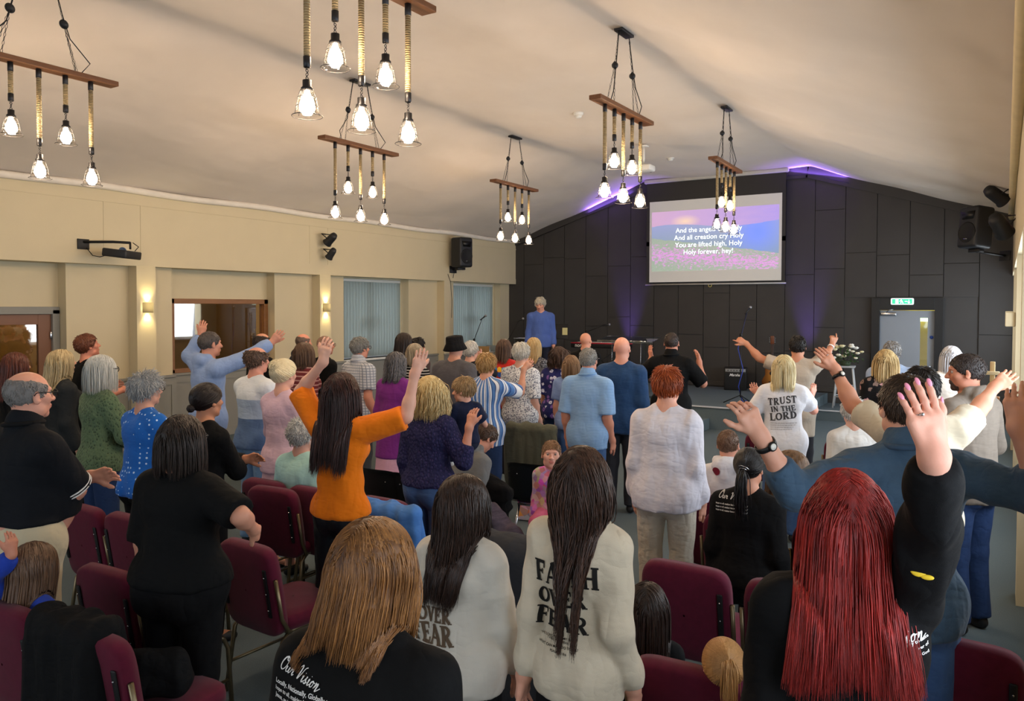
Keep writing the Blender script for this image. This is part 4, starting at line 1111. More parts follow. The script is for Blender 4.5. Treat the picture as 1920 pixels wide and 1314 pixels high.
# windows with vertical blinds, left
m_slat = NT('blind_slat'); tr = m_slat.add('ShaderNodeBsdfTranslucent'); tr.inputs[0].default_value = hexc('#c4cac6'); m_slat.set(hexc('#b4bdb9'), .75)
mx = m_slat.add('ShaderNodeMixShader'); mx.inputs[0].default_value = .35; m_slat.ln(m_slat.b.outputs[0], mx.inputs[1]); m_slat.ln(tr.outputs[0], mx.inputs[2]); m_slat.ln(mx.outputs[0], m_slat.out.inputs[0]); m_slat = m_slat.m
m_white = mat('#e4e4e0', .45, var=.02)
for wi, (y0, y1, z0, z1) in enumerate(((11.09, 12.98, 1.10, 2.71), (14.62, 16.56, 1.05, 2.71))):
    bm = BM()
    for a, b, c_, d in ((y0, y1, z0, z0+.06), (y0, y1, z1-.06, z1), (y0, y0+.06, z0, z1), (y1-.06, y1, z0, z1), ((y0+y1)/2-.03, (y0+y1)/2+.03, z0, z1), ((y0+y1)/2-.3, (y0+y1)/2+.3, 1.78, 1.84)): ybox(bm, WL-.22, WL-.17, a, b, c_, d)
    w_ = struct('window_%d' % (wi+2), bm, m_white)
    bm = BM(); ybox(bm, WL-.2, WL-.195, y0, y1, z0, z1); link('pane', bm, m_glass, w_, False)
    bm = BM(); ybox(bm, WL-.25, WL+.10, y0-.03, y1+.03, z0-.04, z0, .01); link('window_sill', bm, m_white, w_, False)
    bl = thing('vertical_blind', ['pale green vertical blind in the window beside the wall light', 'pale green vertical blind in the window nearest the stage corner'][wi], 'blind', (WL-.03, (y0+y1)/2, z1-.03), 0, 'vertical blinds in the left windows')
    bm = BM(); box(bm, (0, 0, 0), (.05, y1-y0-.02, .05), .004); link('headrail', bm, m_white, bl)
    ns = int((y1-y0)/.084); stp = (y1-y0-.04)/ns
    for i in range(ns):
        yy = -(y1-y0)/2+.02+stp*(i+.5); bm = BM(); a_ = 1.24 if i % 2 else 1.10
        dx, dy = .045*math.cos(a_), .045*math.sin(a_)
        pts = [(dx*t_*1.05 + .018*(1-t_*t_), dy*t_*1.08) for t_ in np.linspace(-1, 1, 5)]
        top_ = [bm.verts.new((p[0], yy+p[1], -.03)) for p in pts]; bot = [bm.verts.new((p[0], yy+p[1], -(z1-z0)+.07)) for p in pts]
        for k in range(4): bm.faces.new((top_[k], top_[k+1], bot[k+1], bot[k]))
        bmesh.ops.solidify(bm, geom=bm.faces, thickness=.0015)
        link('slat', bm, m_slat, bl)
    bm = BM(); tube(bm, [(.03, y0-(y0+y1)/2+.05, 0), (.03, y0-(y0+y1)/2+.05, -(z1-z0)+.15)], .006, 6); link('wand', bm, m_white, bl)
# back and right walls
bm = BM(); box(bm, ((WL+WR)/2, YB-.1, .45), (12.4, .2, 1.0)); box(bm, ((WL+WR)/2, YB-.1, 4.1), (12.4, .2, 2.6))
for x in (-9.8, -.6): box(bm, (x, YB-.1, 2), (2.4, .2, 2.6))
struct('wall_back', bm, m_cream)
bm = BM(); ybox(bm, XR, XR+.7, YB, YF, 2.73, 3.95); struct('wall_right_upper', bm, m_cream)
bm = BM(); y = YB
for a, b in RWIN+[(YF, YF)]:
    ybox(bm, WR-.22, WR+.1, y, a, 0, 2.73); y = b
for a, b in RWIN: ybox(bm, WR, WR+.1, a, b, 0, 1.1); ybox(bm, WR, WR+.1, a, b, 2.6, 2.73)
struct('wall_right', bm, m_cream)
bm = BM()
for a, b in ((2.9, 3.25), (6.67, 6.97), (10.24, 10.51), (13.99, 14.2)): ybox(bm, XR, WR, a, b, 0, 2.73)
struct('wall_right_piers', bm, m_cream)
bm = BM()
for a, b in RWIN:
    ybox(bm, WR-.0, WR+.05, a, b, 1.1, 1.16); ybox(bm, WR, WR+.05, a, b, 2.54, 2.6); ybox(bm, WR, WR+.05, (a+b)/2-.03, (a+b)/2+.03, 1.1, 2.6); ybox(bm, WR-.15, WR+.05, a, b, 1.06, 1.1)
struct('window_4', bm, m_white)
bm = BM(); tube(bm, [(XR-.035, y, 3.78+.015*math.sin(y*2.3)) for y in np.linspace(YB, YF, 60)], .05, 8); struct('trim_5', bm, mat('#d9c9a0', .7), sm=True)
# stage: two levels of carpeted blocks with white nosings
m_stage = m_carpet
n = NT('white_nosing'); n.set(hexc('#c9cdd2'), .5); m_nose = n.m
bm = BM(); ybox(bm, WL+.2, -3.05, 13.48, YF-.04, 0, .40); st = struct('stage_floor', bm, m_stage); st['kind'] = 'structure'
bm = BM(); ybox(bm, WL+.2, -3.05, 13.455, 13.50, .385, .405); link('nosing', bm, m_nose, st, False)
bm = BM(); ybox(bm, -6.6, -4.38, 12.55, 13.48, 0, .2, .01); o = link('stage_step', bm, m_stage, None, False); tag(o, 'blue-grey carpeted step block in front of the stage edge', 'step')
bm = BM(); ybox(bm, -3.05, -2.25, 15.7, YF-.04, 0, .2); o = struct('stage_landing', bm, m_stage)
bm = BM(); ybox(bm, -3.05, -2.25, 15.675, 15.72, .185, .205); link('nosing', bm, m_nose, o, False)
# purple uplighters standing against the front wall
for ux, uy, pw in ((-7.45, 16.72, 60), (-3.45, 16.72, 60)):
    zf = .4
    t = thing('uplighter', 'small black stage uplighter casting violet light %s' % ('near the red keyboard' if ux < -5 else 'beside the acoustic guitar'), 'stage light', (ux, uy, zf), 0, 'violet uplighters along the front wall')
    bm = BM(); lathe(bm, [(.001, .04), (.055, .04), (.065, .06), (.07, .16), (.060, .165), (.055, .13), (.001, .13)], 18); link('lamp_housing', bm, m_black, t)
    bm = BM(); tube(bm, [(-.085, 0, .1), (-.085, 0, .01), (.085, 0, .01), (.085, 0, .1)], .008, 6); link('bracket', bm, m_black, t)
    bm = BM(); lathe(bm, [(.001, .135), (.052, .135), (.052, .137), (.001, .137)], 18); link('lens', bm, mat('#7a5cff', .3, emit=4, var=0), t)
    l = bpy.data.lights.new('violet_beam', 'SPOT'); l.energy = 420; l.color = (.30, .16, 1); l.spot_size = math.radians(34); l.spot_blend = .9; l.shadow_soft_size = .05
    lo_ = bpy.data.objects.new('violet_beam', l); C.objects.link(lo_); lo_.parent = t; lo_.location = (0, 0, .17); lo_.rotation_euler = Vector((0, .05, 1)).to_track_quat('-Z', 'Y').to_euler()
# two violet LED strips tucked on the cornice throw the glow on the ceiling
for k, (xa, xb) in enumerate(((-8.6, -7.3), (-3.9, -2.7))):
    za, zb = ceil_z(xa)-.26, ceil_z(xb)-.26; bm = BM()
    zz = lambda x: ceil_z(x)-.16
    tube(bm, [(x, YF-.055, zz(x)) for x in np.linspace(xa, xb, 7)], .006, 6)
    l = bpy.data.lights.new('led_glow', 'AREA'); l.shape = 'RECTANGLE'; l.size = xb-xa-.1; l.size_y = .02; l.energy = 7; l.color = (.28, .14, 1)
    lo_ = bpy.data.objects.new('led_glow', l); C.objects.link(lo_); lo_.location = ((xa+xb)/2, YF-.075, zz((xa+xb)/2)+.01)
    dv_ = Vector((0, -.12, 1)); tx_ = Vector((xb-xa, 0, zz(xb)-zz(xa))).normalized(); zv_ = -(dv_ - tx_*dv_.dot(tx_)).normalized(); yv_ = zv_.cross(tx_)
    lo_.rotation_euler = Matrix((tx_, yv_, zv_)).transposed().to_euler()
    o = link('led_strip', bm, mat('#1a1630', .4, emit=.5, var=0)); tag(o, 'violet led strip glowing under the ceiling %s' % ('left of the projection screen' if k == 0 else 'right of the projection screen'), 'light strip', 'violet led strips on the cornice')
# projection screen ---------------------------------------------------------------------
ps = thing('projection_screen', 'pull-down projection screen showing song words over a flower meadow', 'screen', (-5.43, YF-.18, 2.66))
bm = BM(); box(bm, (0, 0, 2.335), (3.18, .10, .085), .02); link('screen_case', bm, mat('#c9c6bf', .5), ps)
bm = BM(); box(bm, (0, -.0, 1.60), (3.08, .004, 1.44)); box(bm, (-1.505, 0, .5), (.07, .004, .95)); box(bm, (1.505, 0, .5), (.07, .004, .95)); link('black_drop', bm, mat('#3a3836', .8, var=.03), ps, False)
bm = BM(); box(bm, (0, -.002, .965), (2.93, .004, 1.82)); sheet = link('screen_sheet', bm, mat('#c4c0ba', .8, var=0, emit=.22), ps, False)
n = NT('projected_meadow'); X = n.xyz(); u, v = X[0], X[2]    # u -1.43..1.43, v 0..1.37
nz = n.noise(3.2, 4)
sky = n.mix(n.math('MULTIPLY', n.math('ADD', u, 1.3), .36), hexc('#c99cb8'), hexc('#8c7be0'))
sky = n.mix(n.math('MULTIPLY', n.noise(2.4, 4, .6, n.scaled((1, 1, 5))), .7), sky, hexc('#c79bd6'))
dx = n.math('ADD', u, .62); dz = n.math('MULTIPLY', n.math('SUBTRACT', v, 1.11), 2.4)
rr_ = n.math('SQRT', n.math('ADD', n.math('MULTIPLY', dx, dx), n.math('MULTIPLY', dz, dz)))
sky = n.mix(n.math('MAXIMUM', n.math('SUBTRACT', .8, n.math('MULTIPLY', rr_, 2.2)), 0.0), sky, hexc('#ffd9a8'))
hill_h = n.math('ADD', .98, n.math('MULTIPLY', n.math('SINE', n.math('ADD', n.math('MULTIPLY', u, 2.3), 3.7)), .05))
bx = n.math('SUBTRACT', u, .95); bz = n.math('SUBTRACT', v, .80); br = n.math('SQRT', n.math('ADD', n.math('MULTIPLY', bx, bx), n.math('MULTIPLY', bz, bz)))
hills = n.mix(n.math('MULTIPLY', v, .95), hexc('#5f8a72'), hexc('#8894c8'))
hills = n.mix(n.math('MAXIMUM', n.math('SUBTRACT', 1.0, n.math('MULTIPLY', br, 1.35)), 0.0), hills, hexc('#4f7dff'))
hf = n.math('GREATER_THAN', n.math('SUBTRACT', n.math('ADD', hill_h, n.math('MULTIPLY', nz, .04)), v), 0.0)
img = n.mix(hf, sky, hills)
fld_h = n.math('ADD', n.math('ADD', .50, n.math('MULTIPLY', u, -.15)), n.math('MULTIPLY', n.noise(4, 4), .10))
ff = n.math('GREATER_THAN', n.math('SUBTRACT', fld_h, v), 0.0)
fl = n.math('GREATER_THAN', n.noise(16, 5, .8, n.scaled((.7, 1, 1.6))), n.math('ADD', .465, n.math('MULTIPLY', n.math('ABSOLUTE', n.math('SUBTRACT', n.math('ADD', v, n.math('MULTIPLY', u, .1)), .26)), .42)))
fld = n.mix(n.noise(22, 4, .8), hexc('#6d8f70'), hexc('#a9b5a6')); fld = n.mix(fl, fld, n.mix(n.noise(30, 2), hexc('#c45fc4'), hexc('#e9a9ea')))
img = n.mix(ff, img, fld)
n.b.inputs['Base Color'].default_value = hexc('#8a8a8a'); n.b.inputs['Roughness'].default_value = .8
n.ln(img, n.b.inputs['Emission Color']); n.b.inputs['Emission Strength'].default_value = .72
bm = BM(); vs = [bm.verts.new(p) for p in ((-1.41, 0, .01), (1.41, 0, .01), (1.41, 0, 1.35), (-1.41, 0, 1.35))]; bm.faces.new(vs)
im = link('projected_image', bm, n.m, sheet, False); im.location = (0, -.008, .29)
for k, s_ in enumerate(('And the angels cry Holy', 'And all creation cry Holy', 'You are lifted high, Holy', 'Holy forever, hey!')):
    for off_, cc, em, dz_ in ((.0045, '#1f4a6a', .12, .001), (0, '#f4fbff', 1.2, .004)):
        P_ = font_polys(s_, .152, -.10, .86-.162*k, bold=off_ if off_ else .0008, maxedge=9)
        bm = BM()
        for pl in P_:
            try: bm.faces.new([bm.verts.new((a, -.010-dz_, b)) for a, b in pl])
            except ValueError: pass
        t_ = link('song_words', bm, mat(cc, .5, emit=em, var=0), sheet, False); t_.location = (0, 0, .29)
bm = BM(); tube(bm, [(-1.56, 0, 0.0), (1.56, 0, 0.0)], .016, 8); link('weight_bar', bm, mat('#b9b6b0', .4), ps)
bm = BM(); torus(bm, (-.05, 0, -.03), .035, .007, 16, 6, 'Y'); link('pull_ring', bm, mat('#c8b860', .4), ps)
# ---------------------------------------------------------------- chandeliers
m_beam = NT('walnut_beam'); m_beam.set(m_beam.mix(m_beam.noise(4, 6, .7, m_beam.scaled((10, 1.2, 10))), hexc('#4a2a16'), hexc('#8a5a36')), .55); m_beam = m_beam.m
m_rope = NT('jute_rope'); rx = m_rope.xyz(); m_rope.set(m_rope.mix(m_rope.noise(40, 2), hexc('#9a835c'), hexc('#cdb88c')), .9)
m_rope.bump(m_rope.math('SINE', m_rope.math('MULTIPLY', rx[2], 420)), .8, .006); m_rope = m_rope.m
m_bulb = mat('#ffe0bc', .3, emit=150, var=0); m_clear = NT('clear_glass_shade'); t = m_clear.add('ShaderNodeBsdfTransparent'); g = m_clear.add('ShaderNodeBsdfGlossy'); g.inputs['Roughness'].default_value = .05; mx = m_clear.add('ShaderNodeMixShader'); mx.inputs[0].default_value = .09
t.inputs[0].default_value = (.98, .96, .92, 1); m_clear.ln(t.outputs[0], mx.inputs[1]); m_clear.ln(g.outputs[0], mx.inputs[2]); m_clear.ln(mx.outputs[0], m_clear.out.inputs[0]); m_clear = m_clear.m
def pendant(parent, y, L, lit=True):
    """rope pendant hanging from the beam at y, bulb bottom L below the beam underside"""
    bm = BM(); lathe(bm, [(.019, -.02), (.019, -L+.24)], 12, (0, y, 0)); p = link('rope_pendant', bm, m_rope, parent)
    bm = BM(); tube(bm, [(0, y, .0), (0, y, -.03)], .006, 6); lathe(bm, [(.014, -.02), (.022, -.025), (.022, -.10), (.014, -.105)], 12, (0, y, 0)); link('rope_cap', bm, m_iron, p)
    bm = BM(); lathe(bm, [(.014, -L+.29), (.022, -L+.285), (.022, -L+.225), (.014, -L+.22)], 12, (0, y, 0))
    for q in range(3): torus(bm, (0, y, -L+.205-.022*q), .009, .003, 8, 4, 'Y' if q % 2 else 'X')
    lathe(bm, [(.010, -L+.155), (.026, -L+.15), (.026, -L+.115), (.036, -L+.105), (.036, -L+.09)], 14, (0, y, 0)); link('metal_fitting', bm, m_iron, p)
    bm = BM(); prof = [(.036, -L+.095), (.046, -L+.07), (.056, -L+.04), (.062, -L+.0), (.070, -L-.045), (.088, -L-.055)]
    lathe(bm, prof, 20, (0, y, 0), cap=False); s_ = link('glass_shade', bm, m_clear, p)
    bm = BM(); torus(bm, (0, y, -L-.055), .088, .0025, 22, 4); torus(bm, (0, y, -L+.05), .054, .002, 18, 4); torus(bm, (0, y, -L-.0), .064, .002, 18, 4)
    for a in range(6): tube(bm, [(r_*math.cos(a*PI/3), y+r_*math.sin(a*PI/3), z_) for r_, z_ in prof[:-1]], .0018, 4)
    link('wire_cage', bm, m_iron, p)
    bm = BM(); lathe(bm, [(.001, -L-.052), (.024, -L-.047), (.043, -L-.018), (.044, -L+.012), (.033, -L+.045), (.017, -L+.075), (.014, -L+.09)], 16, (0, y, 0))
    link('bulb', bm, m_bulb if lit else mat('#f2ead8', .1, emit=3.0, var=0), p)
BXS = {'A': (-7.03, 3.55), 'B': (-3.42, 3.66), 'C': (-7.03, 7.50), 'D': (-7.06, 11.29), 'E': (-3.42, 7.61), 'F': (-3.45, 11.27)}
LBL = {'A': 'wooden beam chandelier at the left edge with four lit rope pendants in view', 'B': 'nearest chandelier, its beam cut by the top edge, five large lit bulbs',
       'C': 'wooden beam chandelier above the orange shirt, over the left wall lights', 'D': 'furthest left chandelier, hanging in front of the corner by the wall speaker',
       'E': 'wooden beam chandelier between the ceiling projector and the nearest lamps', 'F': 'furthest chandelier, hanging in front of the projection screen'}
for key, (cx, cy) in BXS.items():
    rt = thing('chandelier', LBL[key], 'chandelier', (cx, cy, 4.20), 0, 'rope and beam chandeliers')
    if key == 'F': rt.rotation_euler = (0, 0, .03)
    bm = BM(); box(bm, (0, 0, 0), (.13, 1.36, .045), .006); link('beam', bm, m_beam, rt, False)
    for k in range(5):
        short = k % 2 == 1
        pendant(rt, -.45+.225*k, (.59 if short else .92)-.02, not (key == 'F' and k == 0))
    ztop = 5.0-4.20
    bm = BM(); box(bm, (0, 0, ztop+.01), (.10, .30, .03), .008); link('ceiling_rose', bm, m_iron, rt)
    for e in (-1, 1):
        bm = BM(); bp = (0, e*.22, .42)
        def chain(a, b, n_=None):
            a, b = Vector(a), Vector(b); L = (b-a).length; n_ = int(L/.035)
            u_ = (b-a).normalized()
            for i in range(n_):
                c_ = a+u_*(i+.5)*L/n_; x_ = Vector((1, 0, 0)) if i % 2 else u_.cross(Vector((1, 0, 0))).normalized()
                pts = [c_+u_*.020*math.cos(t_)+x_*.008*math.sin(t_) for t_ in np.linspace(0, 2*PI, 9)]; tube(bm, pts, .0022, 4, False)
        chain((0, e*.13, ztop), bp); chain((-.035, e*.34, .02), bp); chain((.035, e*.31, .02), bp)
        link('chain', bm, m_iron, rt)
        bm = BM(); ball(bm, bp, .034); torus(bm, bp, .036, .006, 16, 5, 'X'); link('pulley_ball', bm, m_dark, rt)
        bm = BM(); tube(bm, [(0, e*.13, ztop), (.01, e*.2, .5), (.02, e*.26, .3), (.05, e*(.42 if key in 'CA' else .36), .12), (.02, e*.36, .03), (0, e*.45, .03)], .005, 6); link('flex', bm, m_black, rt)
# ---------------------------------------------------------------- wall lights on the piers
def wall_light(name, x, y, z, sgn, label):
    t = thing('wall_light', label, 'wall light', (x, y, z), 0, 'up and down wall lights')
    bm = BM(); pts = [(sgn*(.012+.085*math.sin(a)), -.075*math.cos(a)) for a in np.linspace(0, PI, 13)]
    for z0, z1 in ((-.075, .075),):
        o_ = [bm.verts.new((p[0], p[1], z0)) for p in pts]; p_ = [bm.verts.new((p[0], p[1], z1)) for p in pts]
        for k in range(12): bm.faces.new((o_[k], o_[k+1], p_[k+1], p_[k]))
    bmesh.ops.solidify(bm, geom=bm.faces, thickness=.006); link('shade', bm, mat('#d5cbb2', .6), t)
    bm = BM(); box(bm, (sgn*.006, 0, 0), (.012, .12, .12), .003); link('backplate', bm, m_white, t)
    bm = BM(); lathe(bm, [(.001, -.03), (.012, -.03), (.012, .03), (.001, .03)], 10, (sgn*.045, 0, 0)); link('lamp', bm, mat('#fff0c0', .3, emit=60, var=0), t)
    l = bpy.data.lights.new('wall_lamp', 'SPOT')
    for s_ in (-1, 1):
        l = bpy.data.lights.new('wall_lamp', 'SPOT'); l.energy = 9; l.color = (1, .78, .36); l.spot_size = math.radians(88); l.spot_blend = 1; l.shadow_soft_size = .02
        o_ = bpy.data.objects.new('wall_lamp', l); C.objects.link(o_); o_.parent = t; o_.location = (sgn*.05, 0, s_*.06); o_.rotation_euler = Vector((-sgn*.25, 0, s_)).to_track_quat('-Z', 'Y').to_euler()
wall_light('l', XL, 6.83, 2.13, 1, 'curved wall light on the cream pier left of the serving hatch')
wall_light('l', XL, 10.38, 2.13, 1, 'curved wall light on the cream pier beside the blinds')
for y_, s_ in ((14.05, 'farther'), (10.38, 'nearer')):
    t = thing('wall_light', 'unlit boxy wall light on the right hand piers, the %s one' % s_, 'wall light', (XR, y_, 2.02), 0, 'right wall lights')
    bm = BM(); box(bm, (-.05, 0, 0), (.10, .14, .16), .01); link('shade', bm, m_cream, t)
# projector on the left wall
t = thing('projector', 'black projector on an arm bracket fixed to the upper left wall', 'projector', (XL, 5.9, 2.96))
bm = BM(); box(bm, (.01, 0, .03), (.02, .16, .14), .004); link('wall_plate', bm, m_black, t)
bm = BM(); tube(bm, [(.01, 0, .06), (.25, .28, .07), (.42, .42, .06)], .018, 8); tube(bm, [(.42, .42, .07), (.42, .42, -.03)], .014, 8); link('bracket_arm', bm, m_black, t)
bm = BM(); box(bm, (.42, .30, -.10), (.34, .40, .11), .02, Matrix.Rotation(.5, 3, 'Z') @ Matrix.Rotation(.12, 3, 'Y'), 3); pb = link('projector_body', bm, m_dark, t)
bm = BM(); lathe(bm, [(.045, -.0), (.05, .03), (.04, .03), (.036, .015), (.001, .018)], 18); bmesh.ops.transform(bm, matrix=Matrix.Translation((.56, .22, -.06)) @ Matrix.Rotation(1.9, 4, 'Y') @ Matrix.Rotation(.4, 4, 'X'), verts=bm.verts); link('lens', bm, mat('#6a7a94', .1, .3, var=0), pb)
bm = BM(); tube(bm, [(.02, .04, -.02), (.06, .10, -.12), (.16, .14, -.14), (.22, .25, -.10)], .006, 6); tube(bm, [(.45, .44, .06), (.55, .46, 0), (.56, .40, -.06)], .006, 6); link('cable', bm, m_black, t)
# spot lamps on the left wall
def stage_spot(loc, rz, tilt, label, scale=1.0, lit=False, group='small stage spots on the left wall'):
    t = thing('stage_spot', label, 'stage light', loc, rz, group)
    bm = BM(); lathe(bm, [(.001, -.12), (.05, -.12), (.07, -.07), (.075, .09), (.088, .12), (.088, .13), (.078, .13), (.07, .09), (.001, .085)], 20)
    R_ = Matrix.Rotation(tilt, 4, 'X'); S_ = Matrix.Scale(scale, 4); bmesh.ops.transform(bm, matrix=Matrix.Translation((0, .14*scale, 0)) @ R_ @ S_, verts=bm.verts); link('lamp_can', bm, m_dark, t)
    bm = BM(); tube(bm, [(-.10*scale, .14*scale, 0), (-.10*scale, .0, .09*scale), (.10*scale, .0, .09*scale), (.10*scale, .14*scale, 0)], .009, 6); tube(bm, [(0, 0, .09*scale), (0, -.08, .10*scale)], .012, 6); link('yoke', bm, m_black, t)
    if lit:
        bm = BM(); box(bm, (.02, .02, .05), (.05, .02, .02)); link('digit_display', bm, mat('#ff2040', .3, emit=4, var=0), t)
        bm = BM(); ball(bm, (.05, .02, -.03), .012); link('status_light', bm, mat('#20ff90', .3, emit=4, var=0), t)
    return t
stage_spot((XL+.09, 10.30, 3.38), -PI/2, 2.2, 'black stage spot on the left upper wall, the higher of two')
stage_spot((XL+.09, 10.33, 3.12), -PI/2, 2.4, 'black stage spot on the left upper wall, the lower of two', .85)
# loudspeakers
def speaker(loc, rz, label, tilt=0, arm=.30):
    t = thing('loudspeaker', label, 'speaker', loc, rz, 'wall mounted loudspeakers')
    bm = BM(); w_, d_, h_ = .19, .17, .33
    for zf0, zf1 in ((-1, 1),):
        box(bm, (0, 0, 0), (2*w_, 2*d_, 2*h_), .05, seg=4)
    b_ = link('cabinet', bm, m_dark, t)
    bm = BM(); lathe(bm, [(.001, .0), (.13, 0), (.155, .012), (.165, .0), (.165, -.03)], 32); bmesh.ops.transform(bm, matrix=Matrix.Translation((0, -d_-.004, -.09)) @ Matrix.Rotation(PI/2, 4, 'X'), verts=bm.verts); link('woofer_grille', bm, mat('#0c0c0d', .6, bump=.6, bs=300, var=0), t)
    bm = BM(); vs_ = [(-.13, .24), (.13, .24), (.10, .12), (-.10, .12)]; prism(bm, vs_, .02, Matrix.Translation((0, -d_+.004, 0)) @ Matrix.Rotation(PI/2, 4, 'X')); link('horn', bm, mat('#0c0c0d', .4, var=0), t)
    bm = BM(); box(bm, (0, -d_-.018, -.20), (.07, .004, .012)); link('badge', bm, m_chrome, t)
    bm = BM(); box(bm, (0, .05, -h_-.03), (.22, .10, .05), .008); tube(bm, [(0, .05, -h_-.04), (0, arm, -h_-.04)], .02, 8); box(bm, (0, arm+.01, -h_-.04), (.2, .02, .16), .004); link('wall_bracket', bm, m_black, t)
    if tilt: t.rotation_euler = (tilt, 0, rz)
    return t
speaker((XL+.33, 14.2, 3.36), PI/2-.25, 'black loudspeaker high on the left wall over the blinds')
bm = BM(); tube(bm, [(XL+.02, 14.1, 2.88), (XL+.015, 14.2, 2.72), (XL+.02, 14.25, 2.3), (XL+.018, 14.24, 1.9)], .006, 6); tube(bm, [(XL+.05, 14.3, 2.95), (XL+.03, 14.28, 2.8)], .006, 6); tag(link('speaker_cable', bm, m_dark), 'thin cable hanging below the left wall loudspeaker', 'cable')
speaker((-.42, 14.5, 3.42), -.75, 'large black loudspeaker tilted out from the right wall', -.10, .62)
t = stage_spot((XR-.12, 13.6, 3.80), 2.3, 2.1, 'black stage spot at the right wall above the loudspeaker', 1.3, group='right stage lamps'); stage_spot((XR-.10, 13.2, 3.32), 2.7, 2.2, 'stage lamp with red digits and green light right of loudspeaker', 1.5, True, group='right stage lamps')
# ceiling projector and smoke detectors
t = thing('ceiling_projector', 'white projector hanging from the ceiling in front of the screen', 'projector', (-5.45, 13.0, 5.0))
bm = BM(); tube(bm, [(0, 0, 0), (0, 0, -.34)], .02, 8); box(bm, (0, 0, -.01), (.14, .14, .02), .004); link('drop_pole', bm, m_white, t)
bm = BM(); box(bm, (0, 0, -.40), (.34, .28, .11), .03, seg=3); b_ = link('projector_body', bm, m_white, t)
bm = BM(); lathe(bm, [(.001, 0), (.045, 0), (.05, .04), (.04, .04), (.001, .02)], 16); bmesh.ops.transform(bm, matrix=Matrix.Translation((.06, .14, -.40)) @ Matrix.Rotation(-PI/2, 4, 'X'), verts=bm.verts); link('lens', bm, m_dark, b_)
for (x_, y_), l_ in zip(((-5.39, 10.38), (-5.46, 14.33)), ('white smoke detector on the ceiling, the nearer of two', 'white smoke detector on the ceiling, close to the screen')):
    t = thing('smoke_detector', l_, 'smoke detector', (x_, y_, 5.0), 0, 'ceiling smoke detectors')
    bm = BM(); lathe(bm, [(.001, .03), (.075, .03), (.075, -.0), (.06, -.02), (.058, -.02)], 20); link('base', bm, m_white, t)
    bm = BM(); lathe(bm, [(.045, -.015), (.050, -.04), (.035, -.055), (.001, -.058)], 20); link('sensor_cap', bm, m_white, t)
# ---------------------------------------------------------------- the congregation
def toface(px, py, z, off=0):
    T = at(px, py, z); return math.degrees(math.atan2(-(-5.4-T[0]), 17-T[1]))+off
def P_(key, px, py, z, label, off=0, **k):
    if z < 2.9 and 'eyes' not in k: k['eyes'] = False
    return person(key, px, py, z, label, face=k.pop('face', toface(px, py, z, off)), **k)
BLK = '#0c0d0f'; NAVY = '#1d2740'; JEAN = cloth('#2f4a78', 'denim', '#4a6a99'); LJEAN = cloth('#5d84ae', 'denim', '#86a8cc'); DJEAN = cloth('#1c2c4c', 'denim', '#2b4068')
PALE, TAN, RUD = '#d9ab97', '#c79479', '#cf9580'
def H(style, c1, c2, **k): d = dict(style=style, c1=c1, c2=c2); d.update(k); return d
# left block
P_('auburn', 28, 662, 7.2, 'woman with long auburn hair at the far left edge, dark top', sex='f', top=BLK, bottom=BLK, hair=H('long', '#3a1a14', '#6a3222', L=.36), skin=PALE)
P_('bald_glasses', 50, 697, 3.9, 'bald man in glasses and black polo shirt with white trim, arms folded', off=-6, w=1.22, hempx=972, top=cloth('#14171c'), bottom='#c9bd9f', collar='#0f1012', arms={'LR': 'fold'}, glasses='#121212', skin='#d3a08a', hair=H('band', '#6d6a68', '#8d8a86', L=.012, vol=.003, n=500), hem=.83, belly=.5, sleeve='half')
P_('ombre', 110, 657, 7.0, 'woman with dark-rooted blonde hair and charcoal jacket near the left door', sex='f', head=(-8, 0, 0), top='#26292b', bottom=BLK, sleeve='long', hair=H('long', '#8f7a55', '#d3bf94', L=.34), w=1.1)
P_('vest', 157, 628, 8.2, 'red-faced man in a black sleeveless vest against the cream wall', head=(-12, 0, 0), top=BLK, bottom=BLK, sleeve='none', arms={'LR': 'bent'}, skin='#cf8f78', hair=H('short', '#5a2f1c', '#7d4a30', L=.022), w=1.1)
P_('green', 188, 667, 6.1, 'grey-bobbed woman in glasses and green knitted cardigan', off=-4, sex='f', top=cloth('#5f7355', 'knit', '#3f4f3b'), bottom=DJEAN, sleeve='long', glasses='#333333', hair=H('bob', '#a9aba6', '#dcddd8', L=.20), w=1.05, arms={'LR': 'front'}, hempx=882)
P_('dotted', 273, 702, 5.5, 'woman with curly grey hair in a blue shirt with white dots', off=-4, sex='f', top=cloth('#1f63b8', 'dots', '#bcd8f2'), bottom=BLK, sleeve='34', glasses='#222222', arms={'LR': 'front'}, hair=H('short', '#7f8284', '#c4c6c6', L=.05, curl=.5, vol=.02), w=1.12, hempx=925)
P_('black_tee', 340, 782, 3.6, 'woman with short dark bob, black t-shirt, one hand on a red chair back', off=4, sex='f', top=cloth('#0b0c0d'), bottom=cloth('#0d0d0f'), sleeve='half', glasses='#3a3a3a', hair=H('bob', '#1d1511', '#3a2a22', L=.17, vol=.016), w=1.36, hempx=1085, arms={'R': ('px', 474, 992, .02, {'pole': (.7, -.3, .4), 'curl': .6, 'reach': .84}), 'L': 'down'}, folds=.004, skin='#cf9a80')
P_('bun_black', 386, 720, 5.0, 'young woman with dark hair tied in a bun and black sweater', off=-8, sex='f', top=BLK, bottom=BLK, sleeve='long', hair=H('bun', '#15100f', '#2e2321', tie=(0, -.105, -.03), spread=.55), skin='#b98566', arms={'LR': 'fold'}, w=.95)
